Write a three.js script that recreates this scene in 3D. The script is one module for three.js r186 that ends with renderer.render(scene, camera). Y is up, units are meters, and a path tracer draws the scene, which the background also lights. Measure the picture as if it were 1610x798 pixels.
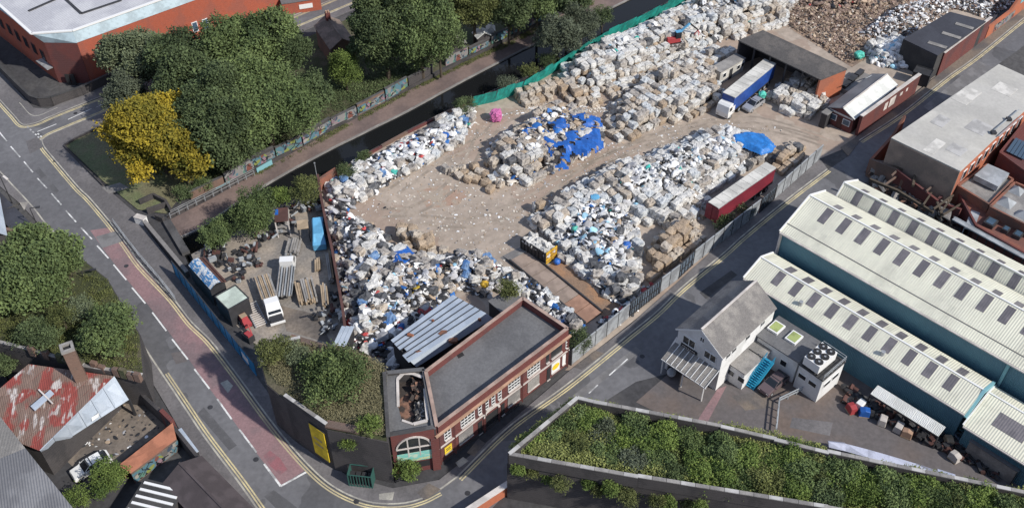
import * as THREE from 'three';
import { mergeGeometries } from 'three/addons/utils/BufferGeometryUtils.js';

// ---------------------------------------------------------------- camera, sky, sun, exposure
const CAM_H = 95, PITCH = THREE.MathUtils.degToRad(43.3), FOC = 1540;
const scene = new THREE.Scene();
const camera = new THREE.PerspectiveCamera(29.05, 1610 / 798, 1, 3000);
camera.position.set(0, CAM_H, 0);
camera.rotation.set(-PITCH, 0, 0);
scene.add(camera);

const SUN = new THREE.Vector3(0.655, 0.635, 0.41).normalize();
const sun = new THREE.DirectionalLight(new THREE.Color(1.0, 0.95, 0.87), 4.15);
sun.position.copy(SUN).multiplyScalar(400).add(new THREE.Vector3(0, 0, -110));
sun.target.position.set(0, 0, -110);
sun.castShadow = true;
sun.shadow.mapSize.set(4096, 4096);
Object.assign(sun.shadow.camera, { left: -170, right: 170, top: 170, bottom: -170, near: 50, far: 900 });
sun.shadow.radius = 2.5;
scene.add(sun, sun.target);

{ // clear summer sky, paler towards the horizon
  const w = 256, h = 128, d = new Float32Array(w * h * 4);
  for (let y = 0; y < h; y++) for (let x = 0; x < w; x++) {
    const el = (y + 0.5) / h * Math.PI - Math.PI / 2, s = Math.max(0, Math.sin(el)), k = Math.pow(1 - s, 3);
    const c = el > -0.02 ? [0.22 + 0.36 * k, 0.29 + 0.33 * k, 0.45 + 0.24 * k] : [0.12, 0.12, 0.115];
    const i = (y * w + x) * 4; d[i] = c[0]; d[i + 1] = c[1]; d[i + 2] = c[2]; d[i + 3] = 1;
  }
  const t = new THREE.DataTexture(d, w, h, THREE.RGBAFormat, THREE.FloatType);
  t.mapping = THREE.EquirectangularReflectionMapping; t.magFilter = THREE.LinearFilter; t.minFilter = THREE.LinearFilter; t.needsUpdate = true;
  scene.background = t; scene.environment = t;
  scene.backgroundIntensity = 1; scene.environmentIntensity = 1;
}
const renderer = new THREE.WebGLRenderer({ antialias: true });
renderer.toneMapping = THREE.LinearToneMapping;
renderer.toneMappingExposure = 1.12;
renderer.shadowMap.enabled = true;
renderer.shadowMap.type = THREE.PCFSoftShadowMap;

// ---------------------------------------------------------------- helpers
function rng(seed) { let s = seed >>> 0; return () => { s = (s + 0x6D2B79F5) | 0; let t = Math.imul(s ^ (s >>> 15), 1 | s); t = (t + Math.imul(t ^ (t >>> 7), 61 | t)) ^ t; return ((t ^ (t >>> 14)) >>> 0) / 4294967296; }; }
const R0 = rng(4711);
const rr = (a, b, r = R0) => a + (b - a) * r();
const clamp = (x, a = 0, b = 1) => Math.min(b, Math.max(a, x));
const lerp = (a, b, t) => a + (b - a) * t;
const sst = (a, b, x) => { const t = clamp((x - a) / (b - a)); return t * t * (3 - 2 * t); };
const V = (x, y, z) => new THREE.Vector3(x, y, z);
const cp = Math.cos(PITCH), sp = Math.sin(PITCH);
// the survey: a sighting (u, v) from the camera station and a known height above the street give a place in metres
function P(u, v, h = 0) {
  const x = (u - 805) / FOC, y = -(v - 399) / FOC, dy = y * cp - sp, dz = -cp - y * sp, t = (CAM_H - h) / -dy;
  return V(x * t, h, dz * t);
}
// the same sighting met with a vertical plane through a (and b, or along direction n when b is given as normal)
function onPlane(u, v, a, nx, nz) {
  const g = P(u, v, 0), t = ((a.x) * nx + (a.z) * nz) / (g.x * nx + g.z * nz);
  return V(g.x * t, CAM_H * (1 - t), g.z * t);
}
const poly = (px, h = 0) => { const o = []; for (let i = 0; i < px.length; i += 2) { const p = P(px[i], px[i + 1], h); o.push([p.x, p.z]); } return o; };
const area2 = (p) => { let s = 0; for (let i = 0; i < p.length; i++) { const a = p[i], b = p[(i + 1) % p.length]; s += a[0] * b[1] - b[0] * a[1]; } return s; };
function inside(x, z, p) { let c = false; for (let i = 0, j = p.length - 1; i < p.length; j = i++) { if ((p[i][1] > z) !== (p[j][1] > z) && x < (p[j][0] - p[i][0]) * (z - p[i][1]) / (p[j][1] - p[i][1]) + p[i][0]) c = !c; } return c; }
function edgeDist(x, z, p) { let m = 1e9; for (let i = 0, j = p.length - 1; i < p.length; j = i++) { const ax = p[j][0], az = p[j][1], bx = p[i][0] - ax, bz = p[i][1] - az; const t = clamp(((x - ax) * bx + (z - az) * bz) / (bx * bx + bz * bz)); m = Math.min(m, Math.hypot(x - ax - t * bx, z - az - t * bz)); } return m; }

// tileable noise
const S = 512;
function fbmField(seed, base, oct, gain = 0.5) {
  const out = new Float32Array(S * S); let amp = 1, tot = 0;
  for (let o = 0; o < oct; o++) {
    const n = base << o, r = rng(seed * 131 + o * 17 + 5), g = new Float32Array(n * n); for (let i = 0; i < n * n; i++) g[i] = r();
    if (n > S) break;
    for (let y = 0; y < S; y++) { const fy = y / S * n, iy = Math.floor(fy), ty = fy - iy, wy = ty * ty * (3 - 2 * ty), y0 = iy % n, y1 = (iy + 1) % n;
      for (let x = 0; x < S; x++) { const fx = x / S * n, ix = Math.floor(fx), tx = fx - ix, wx = tx * tx * (3 - 2 * tx), x0 = ix % n, x1 = (ix + 1) % n;
        out[y * S + x] += amp * lerp(lerp(g[y0 * n + x0], g[y0 * n + x1], wx), lerp(g[y1 * n + x0], g[y1 * n + x1], wx), wy); } }
    tot += amp; amp *= gain;
  }
  let a = 1e9, b = -1e9; for (const v of out) { if (v < a) a = v; if (v > b) b = v; }
  for (let i = 0; i < out.length; i++) out[i] = (out[i] - a) / (b - a);
  return out;
}
const FA = fbmField(1, 3, 7), FB = fbmField(2, 6, 6), FC = fbmField(3, 24, 4), FD = fbmField(4, 64, 3, 0.7), FE = fbmField(5, 4, 5);
const at = (F, x, y) => F[((y % S + S) % S) * S + ((x % S + S) % S)];
const l2s = (c) => Math.round(255 * clamp(c <= 0.0031308 ? c * 12.92 : 1.055 * Math.pow(c, 1 / 2.4) - 0.055));
const mixc = (a, b, t) => [lerp(a[0], b[0], t), lerp(a[1], b[1], t), lerp(a[2], b[2], t)];
const mulc = (a, k) => [a[0] * k, a[1] * k, a[2] * k];
function colourTex(fn, metres, my = metres, size = S) {
  const d = new Uint8Array(size * size * 4), k = S / size;
  for (let y = 0; y < size; y++) for (let x = 0; x < size; x++) { const c = fn(Math.floor(x * k), Math.floor(y * k), x / size, y / size), i = (y * size + x) * 4; d[i] = l2s(c[0]); d[i + 1] = l2s(c[1]); d[i + 2] = l2s(c[2]); d[i + 3] = 255; }
  const t = new THREE.DataTexture(d, size, size, THREE.RGBAFormat); t.colorSpace = THREE.SRGBColorSpace;
  t.wrapS = t.wrapT = THREE.RepeatWrapping; t.magFilter = THREE.LinearFilter; t.minFilter = THREE.LinearMipmapLinearFilter; t.generateMipmaps = true; t.repeat.set(1 / metres, 1 / my); t.needsUpdate = true;
  return t;
}
function bumpTex(fn, metres, my = metres, size = 256) {
  const d = new Uint8Array(size * size * 4), k = S / size;
  for (let y = 0; y < size; y++) for (let x = 0; x < size; x++) { const v = Math.round(255 * clamp(fn(Math.floor(x * k), Math.floor(y * k), x / size, y / size))), i = (y * size + x) * 4; d[i] = d[i + 1] = d[i + 2] = v; d[i + 3] = 255; }
  const t = new THREE.DataTexture(d, size, size, THREE.RGBAFormat); t.wrapS = t.wrapT = THREE.RepeatWrapping; t.magFilter = THREE.LinearFilter; t.minFilter = THREE.LinearMipmapLinearFilter; t.generateMipmaps = true; t.repeat.set(1 / metres, 1 / my); t.needsUpdate = true;
  return t;
}
function std(o) { return new THREE.MeshStandardMaterial({ roughness: 0.9, metalness: 0, side: THREE.DoubleSide, ...o }); }
const flat = (r, g, b, o = {}) => { const m = std(o); m.color.setRGB(r, g, b); return m; };
const ribCache = {};
const ribs = (metres) => ribCache[metres] ||= bumpTex((x, y, u) => 0.5 + 0.5 * Math.cos(u * Math.PI * 2 * 8), metres, metres, 128);

// mottled surface: base colour, second colour in blotches, speckle
const mott = (a, b, { blot = 0.45, wid = 0.2, grain = 0.25, m = 6, big = FA, big2 = FB, extra, rough = 0.92, bump = 0, o = {} } = {}) =>
  std({ map: colourTex((x, y, u, v) => { let t = sst(blot - wid, blot + wid, at(big, x, y) * 0.65 + at(big2, x + 91, y + 37) * 0.35); let c = mixc(a, b, t); c = mulc(c, 1 + grain * (at(FD, x, y) - 0.5) * 2 + 0.3 * grain * (at(FC, x, y) - 0.5)); return extra ? extra(c, x, y, u, v) : c; }, m), roughness: rough, ...(bump ? { bumpMap: bumpTex((x, y) => at(FD, x, y), m), bumpScale: bump } : {}), ...o });

const grainMaps = {}; // one shared mottled grain per tile size, tinted by the material colour
const tone = (a, b, { m = 4, grain = 0.2, o = {} } = {}) => { grainMaps[m] ||= colourTex((x, y) => { const k = 0.62 + 0.24 * sst(0.3, 0.7, at(FA, x, y) * 0.5 + at(FB, x + 91, y) * 0.5) + 0.22 * (at(FD, x, y) - 0.5); return [k, k, k]; }, m, m, 256); const c = mixc(a, b, 0.35); return flat(c[0] / 0.74, c[1] / 0.74, c[2] / 0.74, { map: grainMaps[m], ...o }); };
const M = {};
M.ground = mott([0.082, 0.079, 0.079], [0.052, 0.051, 0.055], { m: 30, grain: 0.35 });
M.road = mott([0.158, 0.157, 0.166], [0.128, 0.127, 0.136], { m: 34, grain: 0.2, extra: (c, x, y) => { const k = at(FE, x + 60, y); return k > 0.72 ? mulc(c, 0.72) : k < 0.2 ? mulc(c, 1.12) : c; } });
M.patchA = tone([0.105, 0.104, 0.11], [0.12, 0.118, 0.125], { m: 5, grain: 0.25 }); M.patchB = tone([0.185, 0.18, 0.182], [0.15, 0.148, 0.152], { m: 5, grain: 0.25 });
M.pave = mott([0.165, 0.155, 0.158], [0.125, 0.118, 0.122], { m: 16, grain: 0.25 });
M.paveTan = mott([0.19, 0.155, 0.125], [0.11, 0.1, 0.098], { m: 14, grain: 0.25, blot: 0.55 });
M.busred = mott([0.265, 0.165, 0.172], [0.19, 0.138, 0.145], { m: 12, grain: 0.22, blot: 0.55 });
M.yard = mott([0.4, 0.33, 0.27], [0.345, 0.285, 0.235], { m: 46, grain: 0.2, extra: (c, x, y) => {
  const st = at(FC, Math.floor(x * 0.5 + y * 0.15), Math.floor(y * 2.2)); c = mulc(c, 0.86 + 0.3 * st);
  const li = at(FD, x * 3 + 7, y * 3 + 11); if (li > 0.86) c = mixc(c, [0.6, 0.57, 0.53], 0.6); if (li < 0.12) c = mulc(c, 0.62);
  const rd = at(FE, x, y + 200); return rd > 0.68 ? mixc(c, [0.3, 0.2, 0.15], 0.4) : c; } });
M.track = tone([0.29, 0.24, 0.195], [0.35, 0.29, 0.235], { m: 5, grain: 0.3 });
M.timberYard = mott([0.33, 0.28, 0.23], [0.22, 0.2, 0.18], { m: 16, grain: 0.3 });
M.dirt = mott([0.2, 0.165, 0.135], [0.115, 0.1, 0.09], { m: 20, grain: 0.35 });
M.forecourt = mott([0.125, 0.112, 0.112], [0.15, 0.115, 0.098], { m: 24, grain: 0.2, blot: 0.6 });
M.towpath = mott([0.2, 0.145, 0.128], [0.145, 0.108, 0.1], { m: 18, grain: 0.2 });
M.kerb = mott([0.46, 0.44, 0.38], [0.3, 0.285, 0.26], { m: 5, grain: 0.25 });
M.line = mott([0.7, 0.7, 0.69], [0.32, 0.32, 0.32], { m: 5, grain: 0.35, blot: 0.62, wid: 0.12 });
M.yline = mott([0.62, 0.53, 0.3], [0.45, 0.39, 0.25], { m: 4, grain: 0.3 });
M.grass = mott([0.125, 0.145, 0.07], [0.155, 0.145, 0.085], { m: 10, grain: 0.5 });
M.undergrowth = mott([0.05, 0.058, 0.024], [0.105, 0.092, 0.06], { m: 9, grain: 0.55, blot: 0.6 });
M.water = new THREE.MeshPhysicalMaterial({ roughness: 0.06, ior: 1.33, side: THREE.DoubleSide, bumpMap: bumpTex((x, y) => at(FB, x, y), 14), bumpScale: 0.01 }); M.water.color.setRGB(0.012, 0.013, 0.014);
M.concrete = mott([0.3, 0.285, 0.27], [0.2, 0.19, 0.185], { m: 7, grain: 0.25 });
M.darkConc = mott([0.1, 0.098, 0.1], [0.06, 0.058, 0.06], { m: 7, grain: 0.3 });
const brickTex = (a, b, m = 6) => std({ map: colourTex((x, y, u, v) => { const row = Math.floor(v * 80), col = Math.floor(u * 27 + (row % 2) * 0.5), j = at(FD, col * 37 + row * 11, row * 53); let c = mixc(a, b, sst(0.35, 0.7, at(FA, x, y))); c = mulc(c, 0.78 + 0.44 * j); const fv = v * 80 - row; if (fv > 0.86) c = mixc(c, [0.3, 0.27, 0.24], 0.35); return c; }, m), roughness: 0.93 });
M.brickRed = brickTex([0.36, 0.085, 0.045], [0.3, 0.085, 0.055]);
M.brickDark = brickTex([0.135, 0.036, 0.032], [0.1, 0.034, 0.034]);
M.brickOrange = brickTex([0.42, 0.125, 0.06], [0.32, 0.11, 0.065]);
M.brickWorn = brickTex([0.26, 0.1, 0.065], [0.16, 0.085, 0.065]);
M.brickBlack = brickTex([0.055, 0.05, 0.052], [0.033, 0.031, 0.034]);
M.brickBrown = brickTex([0.17, 0.105, 0.08], [0.12, 0.085, 0.07]);
M.render_ = mott([0.33, 0.255, 0.205], [0.23, 0.185, 0.155], { m: 9, grain: 0.16 });
M.whiteWall = mott([0.72, 0.72, 0.72], [0.58, 0.58, 0.57], { m: 6, grain: 0.12, blot: 0.6 });
M.stone = tone([0.48, 0.3, 0.2], [0.4, 0.27, 0.2], { m: 5, grain: 0.25 });
M.paleStone = tone([0.62, 0.58, 0.54], [0.45, 0.4, 0.38], { m: 5, grain: 0.25 });
const felt = (a, b, m = 10, o = {}) => mott(a, b, { m, grain: 0.22, ...o });
M.feltGrey = felt([0.15, 0.15, 0.155], [0.115, 0.115, 0.12], 13);
M.feltDark = felt([0.06, 0.058, 0.058], [0.04, 0.04, 0.042]);
M.feltPlum = tone([0.085, 0.068, 0.07], [0.06, 0.05, 0.054], { m: 5 });
M.feltBlue = felt([0.05, 0.053, 0.068], [0.04, 0.042, 0.055]);
M.creamRoof = mott([0.75, 0.735, 0.6], [0.68, 0.665, 0.55], { m: 18, grain: 0.05, extra: (c, x, y) => mulc(c, 0.9 + 0.16 * at(FC, x * 2, Math.floor(y * 0.25)) - 0.12 * sst(0.6, 0.85, at(FB, x + 77, y))), o: { roughness: 0.65, bumpMap: ribs(2.4), bumpScale: 0.03 } });
M.rooflight = mott([0.19, 0.175, 0.185], [0.14, 0.13, 0.14], { m: 5, grain: 0.2, o: { roughness: 0.35, bumpMap: ribs(2.4), bumpScale: 0.02 } });
M.tealWall = mott([0.085, 0.2, 0.26], [0.075, 0.175, 0.235], { m: 8, grain: 0.08, o: { roughness: 0.6, bumpMap: ribs(1.6), bumpScale: 0.03 } });
M.tealTrim = flat(0.2, 0.42, 0.47, { roughness: 0.6 });
M.slopeBrick = tone([0.34, 0.13, 0.075], [0.17, 0.085, 0.06], { m: 5, grain: 0.35 });
M.copeBrown = tone([0.38, 0.27, 0.22], [0.3, 0.22, 0.19], { m: 3, grain: 0.3 });
M.terracotta = mott([0.24, 0.09, 0.06], [0.17, 0.075, 0.06], { m: 7, grain: 0.25 });
M.slate = mott([0.24, 0.225, 0.21], [0.165, 0.155, 0.15], { m: 5, grain: 0.4 });
M.asbestos = mott([0.33, 0.31, 0.29], [0.22, 0.21, 0.2], { m: 6, grain: 0.3, o: { bumpMap: ribs(1.2), bumpScale: 0.04 } });
M.paleRoof2 = tone([0.58, 0.56, 0.52], [0.52, 0.5, 0.47], { m: 5 }); M.concrete2 = tone([0.42, 0.41, 0.4], [0.4, 0.39, 0.38], { m: 5 });
M.paleRoof = mott([0.54, 0.52, 0.475], [0.47, 0.455, 0.425], { m: 22, grain: 0.1, extra: (c, x, y) => { const k = at(FE, x, y); return mulc(c, 1 - 0.12 * sst(0.5, 0.75, k) + 0.1 * sst(0.35, 0.1, k)); } });
M.tileBrown = mott([0.22, 0.165, 0.135], [0.14, 0.11, 0.09], { m: 4, grain: 0.5 });
M.sheetBlue = mott([0.5, 0.56, 0.64], [0.42, 0.48, 0.56], { m: 6, grain: 0.1, o: { roughness: 0.55, metalness: 0.15, bumpMap: ribs(1.0), bumpScale: 0.02 } });
M.sheetWhite = mott([0.74, 0.75, 0.72], [0.62, 0.63, 0.6], { m: 5, grain: 0.1, o: { roughness: 0.6, bumpMap: ribs(1.4), bumpScale: 0.03 } });
M.sheetGrey = mott([0.23, 0.23, 0.24], [0.16, 0.16, 0.17], { m: 14, grain: 0.12, o: { roughness: 0.7, bumpMap: ribs(2.2), bumpScale: 0.05 } });
M.roofGreyWhite = mott([0.56, 0.56, 0.58], [0.46, 0.46, 0.49], { m: 14, grain: 0.12, o: { roughness: 0.6, bumpMap: ribs(3), bumpScale: 0.06 } });
M.cladding = tone([0.36, 0.45, 0.5], [0.32, 0.41, 0.46], { m: 5, grain: 0.06, o: { roughness: 0.5 } });
M.rust = mott([0.28, 0.105, 0.055], [0.19, 0.09, 0.06], { m: 5, grain: 0.35 });
M.rustDark = tone([0.105, 0.045, 0.038], [0.07, 0.04, 0.036], { m: 5, grain: 0.35 });
M.steelDark = tone([0.06, 0.06, 0.065], [0.04, 0.04, 0.045], { m: 5, grain: 0.3, o: { roughness: 0.6, metalness: 0.3 } });
M.steel = tone([0.45, 0.46, 0.47], [0.33, 0.34, 0.35], { m: 3, grain: 0.2, o: { roughness: 0.45, metalness: 0.4 } });
M.galv = tone([0.36, 0.38, 0.4], [0.26, 0.28, 0.3], { m: 5, grain: 0.2, o: { roughness: 0.6 } });
M.fencePanel = mott([0.33, 0.35, 0.37], [0.21, 0.22, 0.235], { m: 4, grain: 0.2, o: { roughness: 0.7 } });
M.gateBlue = tone([0.13, 0.17, 0.22], [0.095, 0.12, 0.16], { m: 5, grain: 0.2, o: { roughness: 0.7 } });
M.blueHoard = tone([0.02, 0.25, 0.52], [0.018, 0.19, 0.42], { m: 5, grain: 0.25, o: { roughness: 0.6 } });
M.tarpBright = tone([0.025, 0.2, 0.58], [0.02, 0.15, 0.46], { m: 3, grain: 0.2, o: { roughness: 0.4 } });
M.tarpBlue = tone([0.02, 0.13, 0.48], [0.015, 0.08, 0.32], { m: 3, grain: 0.3, o: { roughness: 0.45 } });
M.skyBlue = tone([0.14, 0.42, 0.66], [0.1, 0.32, 0.55], { m: 5, grain: 0.1, o: { roughness: 0.5 } });
M.stairBlue = flat(0.02, 0.28, 0.46, { roughness: 0.6 });
M.meshGreen = mott([0.014, 0.36, 0.3], [0.012, 0.22, 0.19], { m: 6, grain: 0.3, o: { roughness: 0.85 } });
M.glass = new THREE.MeshStandardMaterial({ roughness: 0.12, metalness: 0.0, side: THREE.DoubleSide }); M.glass.color.setRGB(0.02, 0.024, 0.03);
M.glassBlue = new THREE.MeshStandardMaterial({ roughness: 0.15, side: THREE.DoubleSide }); M.glassBlue.color.setRGB(0.06, 0.1, 0.15);
M.whitePaint = flat(0.78, 0.78, 0.77, { roughness: 0.5 });
M.carWhite = flat(0.76, 0.76, 0.75, { roughness: 0.25 });
M.carSilver = flat(0.42, 0.43, 0.45, { roughness: 0.3, metalness: 0.35 });
M.carMaroon = flat(0.13, 0.095, 0.1, { roughness: 0.3 });
M.tyre = flat(0.025, 0.025, 0.026, { roughness: 0.85 });
M.black = flat(0.022, 0.022, 0.024, { roughness: 0.8 });
M.yellow = tone([0.6, 0.37, 0.025], [0.5, 0.3, 0.03], { m: 3, grain: 0.15, o: { roughness: 0.6 } });
M.yellowSign = tone([0.72, 0.52, 0.03], [0.62, 0.44, 0.03], { m: 3, grain: 0.1 });
M.red = flat(0.36, 0.05, 0.055, { roughness: 0.5 });
M.trailerRed = mott([0.235, 0.028, 0.045], [0.19, 0.024, 0.04], { m: 5, grain: 0.12, o: { roughness: 0.5, bumpMap: ribs(1.2), bumpScale: 0.03 } });
M.trailerBlue = tone([0.02, 0.07, 0.3], [0.015, 0.05, 0.22], { m: 5, grain: 0.12, o: { roughness: 0.5 } });
M.trailerTop = tone([0.6, 0.585, 0.545], [0.5, 0.48, 0.44], { m: 5, grain: 0.15, o: { roughness: 0.6 } });
M.wood = tone([0.42, 0.32, 0.21], [0.3, 0.23, 0.17], { m: 3, grain: 0.3 });
M.woodGrey = tone([0.33, 0.31, 0.29], [0.22, 0.21, 0.2], { m: 3, grain: 0.3 });
M.greenBin = flat(0.03, 0.1, 0.085, { roughness: 0.6 });
M.paleGreen = tone([0.5, 0.57, 0.5], [0.42, 0.48, 0.42], { m: 5, grain: 0.1 });
M.bark = tone([0.09, 0.07, 0.05], [0.06, 0.048, 0.036], { m: 3, grain: 0.3 });
M.mossGlass = tone([0.33, 0.38, 0.14], [0.24, 0.3, 0.12], { m: 3, grain: 0.35 });
M.blueStain = std({ map: colourTex((x, y) => { const k = at(FB, x, y), d = at(FC, x + 40, y); let c = mixc([0.55, 0.58, 0.6], [0.06, 0.2, 0.42], sst(0.42, 0.56, k)); if (d > 0.7) c = mixc(c, [0.12, 0.1, 0.09], 0.8); return c; }, 3.2), roughness: 0.7 });
M.rustRoof = std({ map: colourTex((x, y, u, v) => { const k = at(FC, x, Math.floor(y * 0.22)) * 0.6 + at(FB, x, y) * 0.4, d = at(FB, x + 90, Math.floor(y * 0.6) + 20), e = at(FC, x, Math.floor(y * 0.3)); let c = mixc([0.27, 0.06, 0.05], [0.2, 0.135, 0.11], sst(0.4, 0.6, d)); c = mixc(c, [0.48, 0.44, 0.42], sst(0.55, 0.7, k)); return mulc(c, 0.75 + 0.5 * e); }, 9), roughness: 0.85, bumpMap: ribs(1.6), bumpScale: 0.04 });
M.ruinRoof = std({ map: colourTex((x, y) => { const k = at(FB, x, y), e = at(FC, x, y); return mulc(mixc([0.05, 0.04, 0.036], [0.24, 0.13, 0.09], sst(0.5, 0.75, k)), 0.7 + 0.6 * e); }, 6), roughness: 0.95 });
M.shedRoof = mott([0.15, 0.135, 0.125], [0.1, 0.093, 0.09], { m: 6, grain: 0.5, o: { bumpMap: ribs(1.2), bumpScale: 0.05 } });
M.heapBrown = std({ map: colourTex((x, y) => { const k = at(FB, x, Math.floor(y * 1.7)), e = at(FD, x, y), b = at(FC, x + 50, y); let c = mixc([0.2, 0.145, 0.115], [0.33, 0.235, 0.17], sst(0.35, 0.65, k)); if (b > 0.72) c = mixc(c, [0.55, 0.48, 0.4], 0.6); if (b < 0.25) c = mulc(c, 0.55); return mulc(c, 0.7 + 0.6 * e); }, 14), roughness: 0.95 });
M.heapDark = std({ map: colourTex((x, y) => { const b = at(FC, x + 50, y), e = at(FD, x, y); let c = [0.1, 0.092, 0.088]; if (b > 0.55) c = [0.36, 0.33, 0.3]; if (b > 0.7) c = [0.6, 0.6, 0.6]; return mulc(c, 0.6 + 0.7 * e); }, 7), roughness: 0.95 });
M.wb = tone([0.31, 0.235, 0.19], [0.24, 0.2, 0.175], { m: 5, grain: 0.3 }); M.wbR = tone([0.34, 0.19, 0.13], [0.3, 0.19, 0.14], { m: 5, grain: 0.3 });
M.tealBag = tone([0.1, 0.55, 0.43], [0.07, 0.4, 0.33], { m: 3, grain: 0.15, o: { roughness: 0.5 } });
M.paleBlue = tone([0.5, 0.53, 0.66], [0.42, 0.45, 0.58], { m: 5, grain: 0.08, o: { roughness: 0.5 } });
function graffiti(seed) { // sprayed shapes and strokes, no letters
  const c = document.createElement('canvas'); c.width = 256; c.height = 64; const g = c.getContext('2d'), r = rng(seed);
  const pal = ['#8f8a86', '#b9b6b4', '#77a7b8', '#c9a3b2', '#d8d5c9', '#5f6f83', '#b8c26a', '#3b3d42', '#7fb5a4', '#a8695d'];
  g.fillStyle = pal[Math.floor(r() * 5)]; g.fillRect(0, 0, 256, 64);
  for (let i = 0; i < 26; i++) { g.fillStyle = pal[Math.floor(r() * pal.length)]; g.beginPath(); g.ellipse(r() * 256, r() * 64, 6 + r() * 30, 4 + r() * 16, r() * 3, 0, 7); g.fill(); }
  for (let i = 0; i < 16; i++) { g.strokeStyle = r() < 0.5 ? '#2a2a30' : pal[Math.floor(r() * pal.length)]; g.lineWidth = 2 + r() * 4; g.beginPath(); let x = r() * 256, y = r() * 64; g.moveTo(x, y); for (let k = 0; k < 3; k++) { x += (r() - 0.5) * 60; y += (r() - 0.5) * 50; g.lineTo(x, y); } g.stroke(); }
  const t = new THREE.CanvasTexture(c); t.colorSpace = THREE.SRGBColorSpace; t.wrapS = t.wrapT = THREE.RepeatWrapping; t.repeat.set(1 / 7, 1 / 1.9);
  return std({ map: t, roughness: 0.85, color: 0xb4b4b4 });
}
M.graf = [graffiti(11), graffiti(12), graffiti(13), graffiti(14)];

// ---------------------------------------------------------------- naming
const used = new Map();
function numbered(n) { const k = used.get(n) || 0; used.set(n, k + 1); return k ? `${n}_${String(k).padStart(3, '0')}` : n; }
function tag(o, label, category, group, kind) { if (label) o.userData.label = label; if (category) o.userData.category = category; if (group) o.userData.group = group; if (kind) o.userData.kind = kind; return o; }
function thing(name, label, category, pos = V(0, 0, 0), yaw = 0, group) {
  const g = new THREE.Group(); g.name = numbered(name); g.position.copy(pos); g.rotation.y = yaw; g.updateMatrixWorld(true); scene.add(g);
  return tag(g, label, category, group);
}
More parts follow.
